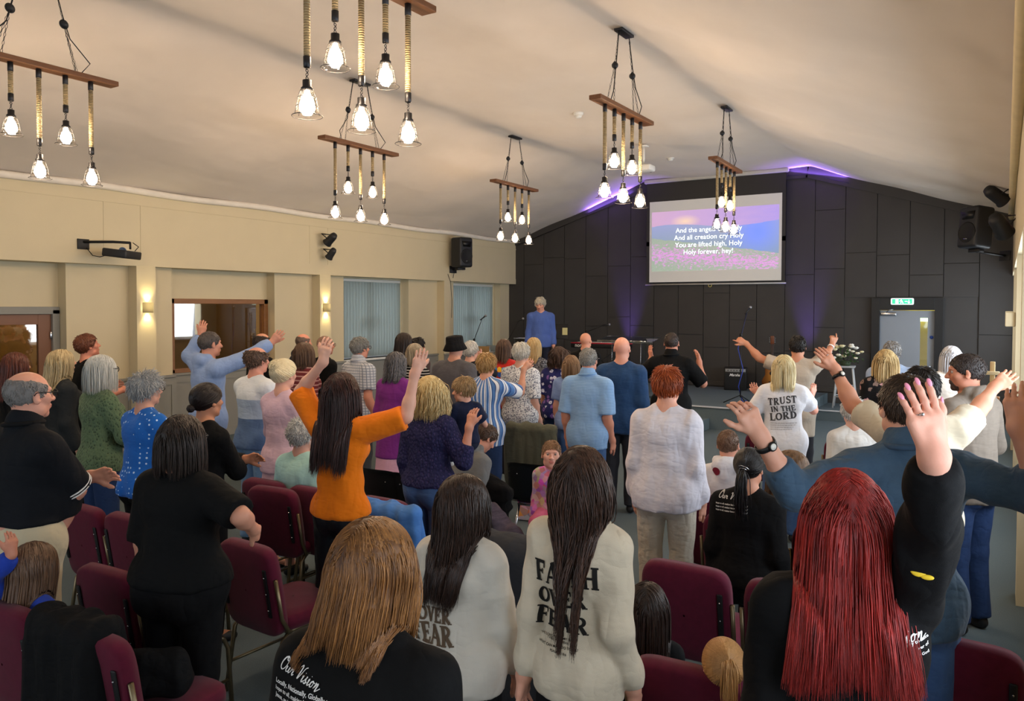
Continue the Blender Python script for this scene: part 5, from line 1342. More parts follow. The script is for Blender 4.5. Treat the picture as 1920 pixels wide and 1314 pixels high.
P_('hoodie_blue', 392, 622, 7.8, 'man in light blue hoodie stretching both arms out beside the hatch', off=-6, top=cloth('#8ba3cf'), bottom=BLK, sleeve='long', hood=True, w=1.15, skin='#c9937b', hair=H('short', '#3f3835', '#6a625e', L=.012, vol=.004), watch={'R': '#e8e8e8'},
   arms={'L': ('px', 377, 630, .36, {'pole': (-.6, -1, .2), 'fd': (.15, 1, 0), 'bn': (0, 0, 1), 'reach': .85}), 'R': ('px', 520, 637, .15, {'pole': (.2, -1, 0), 'fd': (.7, .75, 0), 'bn': (.3, -.2, .9), 'spread': 1.4})}, hem=.86)
P_('behind_arm', 491, 625, 9.6, 'balding man in black behind the outstretched blue sleeve', top=BLK, bottom=BLK, sleeve='long', hair=H('band', '#2a211d', '#4b3c35', L=.02), skin=TAN)
P_('colour_block', 481, 651, 7.0, 'man with curly thinning hair in white and blue colour-block sweater', off=-4, top=cloth('#dfe6ee', 'blocks', '#a9bdd8', '#5b769f', scale=1.33), bottom=LJEAN, sleeve='long', hair=H('band', '#4b3a30', '#7d6353', L=.03, curl=.6, vol=.012), skin='#d29a86', w=1.1, hempx=838, arms={'LR': 'front'})
P_('pink', 531, 676, 6.3, 'woman with white-blonde curled-up hair in a pale pink sweater', off=-4, sex='f', top='#d8b9cb', bottom='#caa9bb', sleeve='34', hair=H('bun', '#d9c79a', '#f1e7c8', tie=(0, -.07, .06), vol=.02, spread=1.3), skin=PALE, w=1.0, arms={'LR': 'front'}, skirt=.45)
P_('dark_hood', 568, 626, 10.4, 'bald man in a dark grey hooded top near the second wall light', top='#3a3a44', bottom=BLK, sleeve='long', hood=True, skin='#c98f7a', hair=H('band', '#5a4a42', '#7a665b', L=.006, vol=.002, n=200), w=1.05)
P_('red_stripe', 570, 643, 8.5, 'person with short brown hair in dark red striped jumper', sex='f', top=cloth('#6e2b2f', 'hstripe', '#b98a86'), bottom=BLK, sleeve='long', hair=H('bob', '#4a3528', '#765a45', L=.12), w=1.05)
P_('black_bald', 609, 630, 9.7, 'man with shaved head, red-brown glasses and black jumper', off=-10, top=BLK, bottom=BLK, sleeve='long', glasses='#6a2a22', hair=H('short', '#8a6a58', '#a88672', L=.005, vol=.002), skin='#d1967e', w=1.1)
P_('check', 674, 633, 8.8, 'grey-haired man in a checked short-sleeved shirt', off=-8, top=cloth('#cfd3da', 'check', '#7d8798'), bottom='#4a4c50', collar='#c3c8d0', hair=H('short', '#6b6b68', '#a7a7a2', L=.03), skin='#cf957d', w=1.1, glasses='#555555')
P_('orange', 640, 700, 4.6, 'woman in bright orange t-shirt with long dark hair and raised arms', off=0, sex='f', top=cloth('#f07d12', weave=.35), bottom=cloth('#16181d', rough=.35), sleeve='half', skin='#d8ad97', hair=H('long', '#1d0f0d', '#4a2620', L=.50, vol=.010, n=1500, wave=.02), w=.90, hempx=962, folds=.010,
   arms={'L': ('px', 606, 678, .10, {'pole': (-.5, -1, -.2), 'fd': (.2, 1, .1), 'bn': (-.3, 0, 1), 'curl': .25}), 'R': ('px', 778, 700, -.05, {'pole': (.5, -1, .3), 'fd': (.35, 1, 0), 'bn': (.5, 0, .9), 'spread': 1.1, 'curl': .1})})
P_('sunglasses', 757, 625, 10.6, 'woman with long dark hair and sunglasses in front of the blinds', off=-14, sex='f', top=BLK, bottom=BLK, sleeve='long', glasses='#0a0a0a', hair=H('long', '#18100e', '#33241f', L=.32), skin=TAN)
P_('dark_short', 783, 634, 10.9, 'person with short dark hair behind the grey-blonde woman', top='#5a4a4c', bottom=BLK, sleeve='long', hair=H('short', '#15110f', '#2a211d', L=.04), skin=TAN)
P_('bw_stripe', 778, 645, 9.4, 'woman with short ash-blonde hair in black and white striped top', sex='f', top=cloth('#17181c', 'hstripe', '#d8d8d8', scale=1.4), bottom=BLK, hair=H('bob', '#8f8370', '#bdb19a', L=.10), skin=PALE)
P_('purple', 742, 662, 8.0, 'woman with wavy dark grey hair in a bright purple cardigan', sex='f', top='#7d2f86', bottom='#d9a9c4', sleeve='long', hair=H('long', '#3b3a3d', '#7b7a7e', L=.24, curl=.35, vol=.018), w=1.15, skirt=.30, hempx=856)
P_('bucket', 853, 632, 8.6, 'man in a black bucket hat and grey t-shirt', top='#5c5b60', bottom='#3a3c44', sleeve='half', hat=True, skin='#d3a189', hair=H('short', '#6a4a3a', '#7a5a48', L=.006, vol=.002), w=1.2, hem=.84, headscale=.95)
P_('hand_face', 882, 641, 9.6, 'white-haired person touching their face beside the bucket hat', sex='f', top='#23262e', bottom=BLK, sleeve='34', arms={'R': 'face'}, hair=H('short', '#bdbab3', '#e5e2db', L=.04), skin=PALE)
P_('navy_knit', 806, 707, 5.5, 'blonde woman in navy open-knit top carrying a small boy', off=-6, sex='f', top=cloth('#25264a', 'knit', '#3d3862'), bottom=JEAN, sleeve='34', hair=H('curly', '#b79a62', '#ecd9a5', L=.26, curl=.35, vol=.016), w=1.12, hempx=905, arms={'R': ('px', 880, 800, -.12, {'pole': (.6, -1, .2)}), 'L': 'down'}, skin='#cf9a82')
P_('toddler', 868, 708, 5.62, 'small boy in blue and navy shirt held on the hip of the navy-knit woman', child=True, scale=.50, headscale=1.12, pose='sit', head=(8, 55, 0), off=40, top=cloth('#1f3fae', 'blocks', '#141d3a', '#141d3a', scale=.62), bottom='#20253a', hair=H('short', '#8f7350', '#c2a67c', L=.04, vol=.012), skin='#dcae98', arms={'L': 'bent', 'R': 'bent'}, shoes='#e6e4df', rootz=-.25)
P_('stripes', 912, 664, 8.0, 'woman with short golden hair in blue and white striped blouse, arm out', sex='f', top=cloth('#5a86c4', 'vstripe', '#e8eef6', '#2f4f8a'), bottom=DJEAN, sleeve='half', hair=H('short', '#9a7646', '#d6b077', L=.06, vol=.02), skin='#d4a084', w=1.1,
   arms={'R': ('px', 982, 692, .1, {'pole': (.2, -1, 0), 'fd': (.7, .8, 0), 'bn': (.2, -.2, .9), 'spread': 1.1})}, hem=.78)
P_('red_tee', 945, 637, 10.4, 'woman with brown bob and red t-shirt with bright blue and yellow print', sex='f', top='#c8332f', bottom=BLK, hair=H('long', '#3f2c22', '#6f5342', L=.24), w=1.1)
P_('floral_white', 977, 644, 8.9, 'woman with short white hair in white blouse speckled with blue', sex='f', top=cloth('#e9ecf0', 'speckle', '#6a7288'), bottom='#23285a', sleeve='half', hair=H('short', '#b9b6ad', '#e8e5dc', L=.045, vol=.018), w=1.12, skin='#d9ae9a', hem=.78)
P_('blonde_dark', 1001, 634, 10.6, 'woman with straight blonde hair and dark patterned blouse', sex='f', top=cloth('#33363f', 'speckle', '#8c8f98'), bottom=BLK, sleeve='long', hair=H('long', '#b08f58', '#dcc393', L=.26))
P_('navy_floral', 1048, 651, 9.6, 'woman with curly brown hair in navy top with white flowers', sex='f', top=cloth('#252a66', 'floral', '#cfd4ef', '#7f5fae', scale=1.2), bottom=DJEAN, sleeve='half', hair=H('curly', '#33221c', '#5f463a', L=.24, curl=.5, vol=.016), w=1.15)
P_('mid_brown', 1071, 667, 8.9, 'short person with light brown hair between the floral and pale blue shirts', sex='f', top=cloth('#7f96c4'), bottom=JEAN, hair=H('bob', '#6f5440', '#a1815f', L=.12))
P_('blue_polo', 1103, 653, 7.5, 'broad grey-haired man in a pale blue polo shirt and jeans', off=-6, top=cloth('#7fa8d8', 'fine', '#9fc2ea'), bottom=JEAN, sleeve='half', collar='#86aedb', glasses='#333333', hair=H('short', '#7c7a76', '#a9a7a1', L=.02, vol=.006), skin='#cf947c', w=1.04, hempx=838, belly=.4)
P_('bald_back', 1098, 624, 11.6, 'bald man in black near the red keyboard', top=BLK, bottom=BLK, sleeve='long', skin='#d79f86')
P_('navy_fleece', 1166, 632, 8.2, 'bald man with earpiece in a navy fleece', top=cloth('#1f3a5f', 'marl', '#2f4f78'), bottom='#33343a', sleeve='long', skin='#dba48e', w=1.12, hem=.80, folds=.007)
P_('black_polo', 1259, 624, 9.3, 'stocky man in black polo with both forearms raised', top=BLK, bottom=BLK, sleeve='half', collar='#101113', hair=H('short', '#2c2320', '#4f4039', L=.01, vol=.004), skin='#c98e75', w=1.15, hem=.74,
   arms={'R': ('px', 1311, 678, .05, {'pole': (.6, -1, 0), 'fd': (-.1, 1, 0), 'bn': (1, 0, .2), 'curl': .4}), 'L': ('px', 1222, 672, .2, {'pole': (-.6, -1, 0), 'fd': (-.2, 1, 0), 'bn': (-1, 0, .3)})})
P_('white_cardigan', 1251, 690, 5.15, 'woman with cropped copper hair, sheer white cardigan and cream trousers', off=-10, sex='f', top=cloth('#dcd9e2', weave=.4), bottom=cloth('#cfc6b4', weave=.5), sleeve='long', hair=H('short', '#7a2f12', '#c7642f', L=.05, vol=.016), glasses='#777777', skin='#d9a58d', w=1.18, hempx=948, hemloose=.04, folds=.010)
c_ = person('leader', 1012, 559, 15.9, 'grey-haired man in a blue button-neck sweater on the stage', face=208, floor=.4, head=(22, -14, 0), top='#4a62a6', bottom='#1d2233', sleeve='long', hair=H('short', '#a8a294', '#d6d1c4', L=.05, vol=.016), skin='#cf9c86', eyes=True, w=1.1, arms={'LR': ('loc', .0, .0, 0)} and {'L': 'down', 'R': 'down'}, folds=.006)
# right block
P_('trust', 1470, 667, 7.2, 'blonde woman in white t-shirt reading TRUST IN THE LORD', sex='f', off=-14, top=cloth('#e8e9f0'), bottom=JEAN, sleeve='short', hair=H('long', '#c9b27c', '#f0e4bd', L=.25, vol=.012), w=1.12, skin='#dba48f', hem=.72,
   arms={'L': ('px', 1424, 742, .25, {'pole': (-.6, -1, 0), 'fd': (-.5, .8, 0), 'bn': (-.6, 0, .6), 'spread': 1.3}), 'R': ('px', 1520, 745, .3, {'pole': (.6, -1, 0), 'fd': (.3, .9, 0), 'bn': (.4, 0, .8)})})
P_('pointing', 1496, 630, 8.9, 'slim man in beige t-shirt with both arms flung wide, fingers pointing', off=-14, top='#b3a594', bottom='#2a2b30', sleeve='short', hair=H('short', '#0f0c0b', '#221b18', L=.03, vol=.01), skin='#c08a6c', w=.98, hem=.66, watch={'R': '#f4f4f4'},
   arms={'L': ('px', 1399, 644, .25, {'pole': (-.2, -1, 0), 'fd': (-.9, .5, 0), 'bn': (0, .4, .8), 'pose': 'point', 'curl': .2, 'reach': .86}), 'R': ('px', 1571, 634, .42, {'pole': (.8, -1, 0), 'fd': (.25, 1, 0), 'bn': (.2, 0, .9), 'pose': 'point', 'curl': .3})})
P_('white_curly', 1600, 749, 6.9, 'seated elderly lady with white curly hair and a white jacket', sex='f', pose='sit', top='#e3e2df', bottom='#8a8890', sleeve='long', hair=H('short', '#c2c0bd', '#eeecea', L=.04, curl=.6, vol=.02), w=1.05, skin=PALE)
P_('dark_floral', 1661, 657, 7.8, 'woman with blonde bob in black blouse with pink flowers', sex='f', off=-12, top=cloth('#131316', 'floral', '#b98a8c', '#7f6a62', scale=1.1), bottom=BLK, sleeve='long', hair=H('bob', '#a88957', '#dcc491', L=.26, vol=.016), w=1.15)
P_('pale_blue', 1673, 641, 8.6, 'grey-haired person in pale blue shirt in front of the grey door', off=-20, top='#9db0cf', bottom=NAVY, sleeve='long', hair=H('short', '#6e6b69', '#a19e9b', L=.03), skin='#d29a84', w=1.05)
P_('white_hair_right', 1784, 650, 8.2, 'person with swept white hair and cream top by the right wall', off=-10, top='#d8cfc4', bottom='#9a948c', sleeve='long', sex='f', hair=H('bob', '#b9b8bd', '#e6e5ea', L=.12), w=1.15)
P_('bearded', 1812, 664, 5.2, 'bearded man with cropped dark hair and marled grey hoodie', off=35, head=(4, 38, 0), top=cloth('#6b6259', 'marl', '#85796d'), bottom=DJEAN, sleeve='long', hood=True, hair=H('short', '#1f1613', '#3a2a24', L=.012, vol=.006), beard='#4a382e', skin='#b57c62', w=1.18, eyes=True, arms={'LR': 'bent'})
P_('cream_tee', 1728, 690, 4.35, 'black-haired man in cream t-shirt, long bare arms raised wide', off=0, top=cloth('#cbbfa8'), bottom=DJEAN, sleeve='short', hair=H('short', '#15110f', '#241c19', L=.03, vol=.012), skin='#c38e72', w=1.05, watch={'L': '#0a0a0b'},
   arms={'L': ('px', 1566, 692, .34, {'pole': (.1, -1, -.1), 'fd': (-.75, 1, 0), 'bn': (.3, .2, 1), 'spread': 1.2, 'reach': .90, 'curl': .12}), 'R': ('px', 1880, 708, .25, {'pole': (0, -1, -.1), 'fd': (.8, .6, 0), 'bn': (-.2, .2, 1), 'spread': 1.0, 'reach': .86})})
P_('denim', 1700, 705, 3.05, 'man in blue denim jacket with both hands raised, watch on left wrist', off=4, head=(0, 6, 0), top=cloth('#2d4257', 'denim', '#4b6379', weave=.5), bottom=JEAN, sleeve='34', collar='#33485e', hair=H('short', '#2f211b', '#54402f', L=.022, vol=.008), skin='#d0a088', w=1.04, watch={'L': '#1a1a1c'}, folds=.009,
   arms={'L': ('px', 1424, 815, -.14, {'pole': (-.1, -1, 0), 'fd': (-.55, 1, 0), 'bn': (.2, .2, 1), 'spread': .7, 'curl': .45, 'thumb': 1.0, 'hs': 1.0}), 'R': ('px', 1908, 800, -.25, {'pole': (.3, -1, 0), 'fd': (0, 1, 0), 'bn': (-.6, 0, .8), 'curl': .3})})
P_('boy_hood', 1365, 806, 5.5, 'boy with cropped hair in white hoodie with a dark red disc', child=True, pose='sit', headscale=.95, top=cloth('#dedfe6'), bottom='#2b2f3a', sleeve='long', hood=True, hair=H('short', '#5a4030', '#8a6a52', L=.010, vol=.004), skin='#cf9b84', w=.95, off=-14)
P_('black_hair_clip', 1404, 842, 4.6, 'seated woman with black hair in a silver clip and black lettered hoodie', sex='f', pose='sit', off=-22, top=cloth('#0c0c0e'), bottom=BLK, sleeve='long', hair=H('pony', '#0d0b0c', '#201b1c', tie=(0, -.10, .0), L=.30, wave=.05), skin=TAN, w=1.15)
P_('plaid', 1462, 795, 5.3, 'woman with brown hair bending forward in a dark plaid shirt', sex='f', pose='sit', lean=45, lean2=72, off=62, top=cloth('#2a1c26', 'plaid', '#cfc6cc', '#5a2f3c'), bottom=BLK, sleeve='long', hair=H('bob', '#5a4230', '#9a7a58', L=.22), w=1.1, head=(40, 0, 0))
# centre, seated and low
P_('mint', 566, 788, 5.75, 'elderly seated woman with white curls and mint cardigan', sex='f', pose='sit', top='#a9d3cb', bottom='#6a6a70', sleeve='long', hair=H('short', '#a9aaa8', '#e2e3e1', L=.04, curl=.7, vol=.024), w=1.15, skin=PALE)
P_('grey_hood', 924, 800, 6.4, 'young man in grey hoodie sitting with his head bowed', pose='sit', lean=24, lean2=40, head=(42, -10, 0), off=-30, top=cloth('#77797b', 'marl', '#6a6c6e'), bottom=LJEAN, sleeve='long', hood=True, hair=H('short', '#3f2e25', '#6b5241', L=.02, vol=.008), skin='#d39c84', w=1.1, arms={'LR': 'lap'})
P_('baby', 1034, 826, 5.7, 'smiling baby girl in bright patchwork top looking back over a chair', child=True, scale=.60, headscale=1.08, pose='sit', face=-160+360, head=(-4, 10, 0), top=cloth('#c46a9a', 'multi'), bottom='#c05a7a', sleeve='long', hair=H('short', '#7a5a42', '#a88462', L=.02, vol=.004, front=.07), skin='#e2b29e', eyes=True, rootz=.0)
P_('left_girl', 62, 1020, 3.45, 'girl with long light brown hair and blue hood at the lower left', sex='f', child=True, pose='sit', off=-8, top='#2340a8', bottom=BLK, sleeve='long', hair=H('long', '#4a3426', '#8a6a52', L=.26), skin='#c98f76', arms={'R': 'lap', 'L': ('px', 22, 1040, -.1, {'fd': (0, 1, 0), 'bn': (1, 0, .4), 'pole': (-1, -1, 0)})})
P_('dark_child', 1214, 1097, 3.2, 'child with long dark brown hair and black top, low beside a red chair', sex='f', child=True, pose='sit', top=BLK, bottom=BLK, sleeve='long', hair=H('long', '#1b120f', '#3d2a22', L=.24), rootz=-.1)
P_('blonde_child', 1356, 1200, 2.75, 'small girl with strawberry-blonde ponytail and pink hair tie', sex='f', child=True, pose='sit', top='#b9c9d6', bottom='#8a8fa0', sleeve='long', hair=H('pony', '#a0703c', '#d9a468', tie=(.0, -.095, .045), L=.15), head=(10, 10, 0), rootz=-.1, skin='#ddaa94')
# the foreground row
c_girl = P_('hoodie_girl', 868, 893, 2.95, 'teenage girl in cream sweatshirt with brown lettering, hair half tied back', sex='f', off=-12, head=(0, -34, 0), top=cloth('#d2ccc0', weave=.3), bottom=cloth('#101114'), sleeve='long', hair=H('long', '#1e1310', '#4a3226', L=.40, wave=.08, n=2400, width=.55), skin='#d9a68e', w=1.0, hempx=1285, folds=.010,
   arms={'R': ('px', 972, 1272, .05, {'pole': (.1, -.2, 1)}), 'L': 'down'})
c_faith = P_('faith', 1090, 836, 2.75, 'tall girl in cream sweatshirt with black FAITH OVER FEAR lettering and long wavy hair', sex='f', off=-16, top=cloth('#d8cbb4', weave=.3), bottom=cloth('#101114'), sleeve='long', hair=H('long', '#1c110d', '#5a3a2a', L=.60, wave=.12, n=3200, vol=.003, width=-.6, sway=.03, split=.16), skin='#d9a68e', w=.86, hempx=1298, folds=.011, arms={'L': ('px', 982, 1268, .08, {'pole': (-.1, -.2, 1)}), 'R': 'down'})
c_vision = P_('vision', 708, 980, 1.82, 'woman with long golden brown hair in a black t-shirt lettered Our Vision', sex='f', off=-4, head=(16, -8, -4), top=cloth('#0a0a0b'), bottom=BLK, sleeve='short', hair=H('long', '#4a2c17', '#a8733e', L=.23, wave=.05, n=4500, vol=.016, rough=.40, width=1.12, sway=-.07), skin=PALE, w=1.28, folds=.004)
c_red = P_('red_hair', 1588, 885, 2.0, 'woman with very long bright red hair, black sweatshirt, one hand raised', sex='f', off=-2, top=cloth('#0b0b0d'), bottom=LJEAN, sleeve='long', hair=H('long', '#5e1416', '#c4322a', L=.45, wave=.03, n=4500, vol=.010, rough=.45, width=1.2), skin='#dba690', w=1.18, hem=.74, folds=.012,
   arms={'R': ('px', 1752, 852, -.36, {'pole': (1.2, -.5, -.7), 'fd': (-.22, 1, -.05), 'bn': (.15, .1, 1), 'spread': 1.5, 'curl': .12, 'nails': '#e58fa8', 'thumb': .8, 'cuff': -.035, 'hs': 1.05}), 'L': 'down'})
_bv = {}
def px2l(c, px, py, y=-.13):
    if 'HC' in c:
        k = id(c)
        if k not in _bv:
            me = c['top'].data; co = np.empty(len(me.vertices)*3, np.float32); me.vertices.foreach_get('co', co)
            _bv[k] = BVHTree.FromPolygons([Vector(v) for v in co.reshape(-1, 3).tolist()], [tuple(p.vertices) for p in me.polygons])
        h_ = _bv[k].ray_cast(Vector(c['RZ'].T@(CO-c['loc'])), Vector(c['RZ'].T@unit(ray(px, py))))
        if h_[0] is not None: return h_[0].x, h_[0].z
    O = c['RZ'].T@(CO-c['loc']); d = c['RZ'].T@ray(px, py); t = (y*c['s']*1.0-O[1])/d[1]; q = O+d*t; return q[0], q[2]
def place(c, polys, p0, p1, name, m, y=-.13):
    """polys drawn with baseline from x=0..1 (unit = width): mapped between two pixels on the back"""
    a = np.array(px2l(c, *p0, y=y)); b = np.array(px2l(c, *p1, y=y)); d = b-a; L = np.hypot(*d); n_ = np.array([-d[1], d[0]])/L
    out = [[tuple(a+d*q[0]+n_*L*q[1]) for q in pl] for pl in polys]
    return lay_text(c, out, m, name)
def norm(polys):
    xs_ = [p[0] for pl in polys for p in pl]; x0, x1 = min(xs_), max(xs_)
    return [[((p[0]-x0)/(x1-x0), p[1]/(x1-x0)) for p in pl] for pl in polys]
def slabn(t, wave=0, asp=1.0):
    return norm(slab_text(t, 1, 0, 0, (lambda x, z: (x, z*asp+wave*math.sin(x*1.1)))))
def fontn(t, asp=1.0, bold=.01):
    P = font_polys(t, 1, 0, 0, align='LEFT', bold=bold, maxedge=1.2); return [[(a, b*asp) for a, b in pl] for pl in norm(P)]
ink = mat('#15120f', .8, var=0); inkb = mat('#5f4c3a', .8, var=0); inkg = mat('#46464a', .8, var=0); inkw = mat('#e6e4e2', .7, var=0)
place(c_faith, slabn('FAITH', .06, 1.30), (1006, 1083), (1124, 1108), 'lettering', ink)
place(c_faith, slabn('OVER', .03, 1.12), (1009, 1127), (1102, 1143), 'lettering', ink)
place(c_faith, slabn('FEAR', -.04, 1.05), (1004, 1166), (1104, 1190), 'lettering', ink)
for t_, a_, b_ in (('THE LORD IS ON MY SIDE:', (1016, 1184), (1080, 1203)), ('I WILL NOT FEAR.', (1028, 1195), (1068, 1209)), ('WHAT CAN MAN DO TO ME?', (1012, 1200), (1084, 1222)), ('PSALMS 118:6', (1032, 1220), (1062, 1230))):
    place(c_faith, fontn(t_), a_, b_, 'small_lettering', ink)
place(c_girl, slabn('FAITH', .06, 1.1), (782, 1120), (858, 1125), 'lettering', inkb)
place(c_girl, slabn('OVER', .04, 1.2), (783, 1160), (848, 1172), 'lettering', inkb)
place(c_girl, slabn('FEAR', -.05, 1.3), (782, 1196), (852, 1212), 'lettering', inkb)
for t_, a_, b_ in (('THE LORD IS ON MY SIDE:', (788, 1214), (836, 1222)), ('I WILL NOT FEAR.', (794, 1223), (826, 1229)), ('WHAT CAN MAN DO TO ME?', (788, 1230), (838, 1240))):
    place(c_girl, fontn(t_), a_, b_, 'small_lettering', inkb)
ct = PEOPLE['trust']
place(ct, slabn('TRUST', .12, 1.15), (1441, 758), (1494, 756), 'lettering', inkg, -.12)
place(ct, slabn('IN THE', -.08, 1.1), (1447, 773), (1492, 768), 'lettering', inkg, -.12)
place(ct, slabn('LORD', .1, 1.05), (1444, 787), (1494, 785), 'lettering', inkg, -.12)
for k in range(4): place(ct, fontn('trust in him with all your heart and lean not'), (1445, 793+k*4), (1494-k*3, 793+k*4), 'small_lettering', inkg, -.12)
# brush script "Our Vision"
O_ = [[(.42, .98), (.18, .85), (.05, .45), (.12, .08), (.38, .0), (.60, .35), (.62, .75), (.45, .98), (.38, .8), (.55, .72)]]
def sh(st, dx): return [[(x+dx, y) for x, y in s_] for s_ in st]
u_ = [[(0, .42), (-.04, .12), (.06, 0), (.2, .1), (.27, .42), (.25, .1), (.33, .0), (.42, .12)]]
r_ = [[(0, .12), (.08, .48), (.1, .3), (.2, .42), (.28, .36), (.24, .1), (.32, .0), (.42, .12)]]
Vv = [[(-.05, .8), (.1, .98), (.16, .7), (.12, .0), (.3, .35), (.45, .85), (.62, .98)]]
i_ = [[(0, .3), (.1, .44), (.06, .1), (.14, 0), (.26, .14)], [(.14, .62), (.16, .66)]]
s_ = [[(0, .12), (.16, .5), (.12, .3), (.22, .1), (.1, 0), (.0, .05)], [(.2, .1), (.32, .16)]]
o_ = [[(.2, .42), (.04, .3), (.06, .02), (.24, .06), (.26, .34), (.18, .42), (.3, .34), (.42, .36)]]
n_ = [[(0, .0), (.08, .44), (.06, .1), (.2, .4), (.28, .36), (.24, -.12), (.36, -.05), (.6, .2)]]
SV = sh(O_, 0)+sh(u_, .75)+sh(r_, 1.2)+sh(Vv, 2.0)+sh(i_, 2.55)+sh(s_, 2.85)+sh(i_, 3.2)+sh(o_, 3.5)+sh(n_, 3.95)
sv = norm(script_text(SV, 1, 0, 0, .085))
place(c_vision, sv, (488, 1277), (600, 1297), 'script_lettering', inkw, -.16)
for k, t_ in enumerate(('Locally, Nationally, Globally to take', 'hope to all, making known the power of', 'Jesus, and growing in our love for God')):
    place(c_vision, fontn(t_, bold=.02), (481, 1303+k*13), (640, 1328+k*14), 'small_lettering', inkw, -.16)
place(c_red, sv, (1600, 1215), (1735, 1190), 'script_lettering', inkw, -.14)
for k, t_ in enumerate(('Locally, Nationally, Globally to take', 'hope to all, making known the power of', 'the spirit and growing in our love for God', 'and his Kingdom....')):
    place(c_red, fontn(t_, bold=.02), (1600+(20 if k == 3 else 0), 1236+k*13-2), (1752-(38 if k == 3 else 0), 1213+k*14), 'small_lettering', inkw, -.14)
cb = PEOPLE['black_hair_clip']
place(cb, sv, (1348, 932), (1400, 940), 'script_lettering', inkw, -.14)
for k in range(3): place(cb, fontn('hope to all, making known the power of', bold=.02), (1343, 943+k*6), (1402, 952+k*6), 'small_lettering', inkw, -.14)
bm = BM(); cbh = cb['hd']
bm.free()
# disc on the boy's hood, ring, clip, earpiece, sleeve badge, t-shirt print
def disc_polys(n=24, r=.5): return [[(.5, 0), (.5+r*math.cos(a), r*math.sin(a)), (.5+r*math.cos(a+2*PI/n), r*math.sin(a+2*PI/n))] for a in np.arange(n)*2*PI/n]
place(PEOPLE['boy_hood'], disc_polys(), (1337, 882), (1350, 884), 'red_disc', mat('#7a1730', .6, var=0), -.15)
pr = PEOPLE['red_tee']
for k, cc in enumerate(('#2f7fd6', '#f2c02a', '#3fb4e8', '#f09a2a', '#2458b8')):
    place(pr, disc_polys(10, .62), (925+(k % 3)*8, 693+(k//3)*9), (932+(k % 3)*8, 693+(k//3)*9), 'print', mat(cc, .6, var=0), -.12)
rg_ = PEOPLE['red_hair']['J']['R']; hz_ = rg_['hsz']
fd_ = unit(rg_['fd']); bn_ = unit(rg_['bn']-fd_*(rg_['bn']@fd_)); tx_ = -np.cross(bn_, fd_)
bm = BM(); cen = rg_['W']+(fd_*.097-tx_*.0118)*hz_; pts = [cen+(tx_*math.cos(a)+bn_*math.sin(a))*.0105*hz_ for a in np.linspace(0, 2*PI, 21)]; tube(bm, pts, .0013, 6, False); ball(bm, cen+bn_*.0125*hz_, .004)
rr_o = link('ring', bm, m_chrome, PEOPLE['red_hair']['body']); rr_o['label'] = 'silver ring with a stone'
for key in ('denim', 'cream_tee'):
    j = PEOPLE[key]['J']['L']; hz_ = j['hsz']; fd_ = unit(j['fd']); bn_ = unit(j['bn']-fd_*(j['bn']@fd_)); tx_ = np.cross(bn_, fd_)
    bm = BM(); cen = j['W']+(fd_*.097-tx_*.0118)*hz_; tube(bm, [cen+(tx_*math.cos(a)+bn_*math.sin(a))*.0108*hz_ for a in np.linspace(0, 2*PI, 21)], .0015, 6, False); link('ring', bm, m_chrome, PEOPLE[key]['body'])
hd = cb['hd']; bm = BM(); tube(bm, [hd(-.02, -.125, .03), hd(0, -.135, .035), hd(.025, -.125, .025), hd(.04, -.115, .01)], .004, 6); tube(bm, [hd(-.015, -.128, .015), hd(.01, -.136, .02), hd(.03, -.122, .008)], .003, 6); link('hair_clip', bm, m_chrome, cb['root'])
# band of white piping on the black polo sleeves
cbg = PEOPLE['bald_glasses']; bm = BM(); ln_ = 0
for nm in 'LR':
    j = cbg['J'][nm]; u1 = unit(j['E']-j['S']); L_ = np.linalg.norm(j['E']-j['S']); x_ = unit(np.cross(u1, V3(0, 0, 1.))); y_ = np.cross(u1, x_)
    for dd in (.92, .87):
        p_ = j['S']+u1*L_*dd; R_ = .052*cbg['s']*cbg['Amul']+.031; tube(bm, [p_+(x_*math.cos(a)+y_*math.sin(a))*R_ for a in np.linspace(0, 2*PI, 25)], .004, 5, False)
    lk = link('sleeve_piping', bm, inkw, cbg['top']); bm = BM()
bm.free()
cr = PEOPLE['red_hair']; j = cr['J']['R']
bmp = j['S']+(j['E']-j['S'])*.45; tw = unit(cr['RZ'].T@(CO-cr['loc'])-bmp)
R_ = .058*cr['s']*cr['Amul']+.03; pc_ = bmp+tw*(R_+.010); ux_ = unit(np.cross(V3(0, 0, 1.), tw)); uz_ = np.cross(tw, ux_)
bm = BM(); m4 = lambda dx, dz, sx, sz: Matrix([[ux_[i]*sx, uz_[i]*sz, tw[i]*.003, (pc_+ux_*dx+uz_*dz)[i]] for i in range(3)]+[[0, 0, 0, 1]])
bmesh.ops.create_uvsphere(bm, u_segments=16, v_segments=8, radius=1, matrix=m4(0, .0, .018, .014)); bmesh.ops.create_uvsphere(bm, u_segments=16, v_segments=8, radius=1, matrix=m4(.018, -.012, .014, .006)); link('yellow_patch', bm, mat('#e8c32a', .6, var=0), cr['top'])
bm = BM(); bmesh.ops.create_uvsphere(bm, u_segments=16, v_segments=8, radius=1, matrix=m4(-.004, .022, .014, .007)); link('red_patch', bm, mat('#8a1f30', .6, var=0), cr['top'])
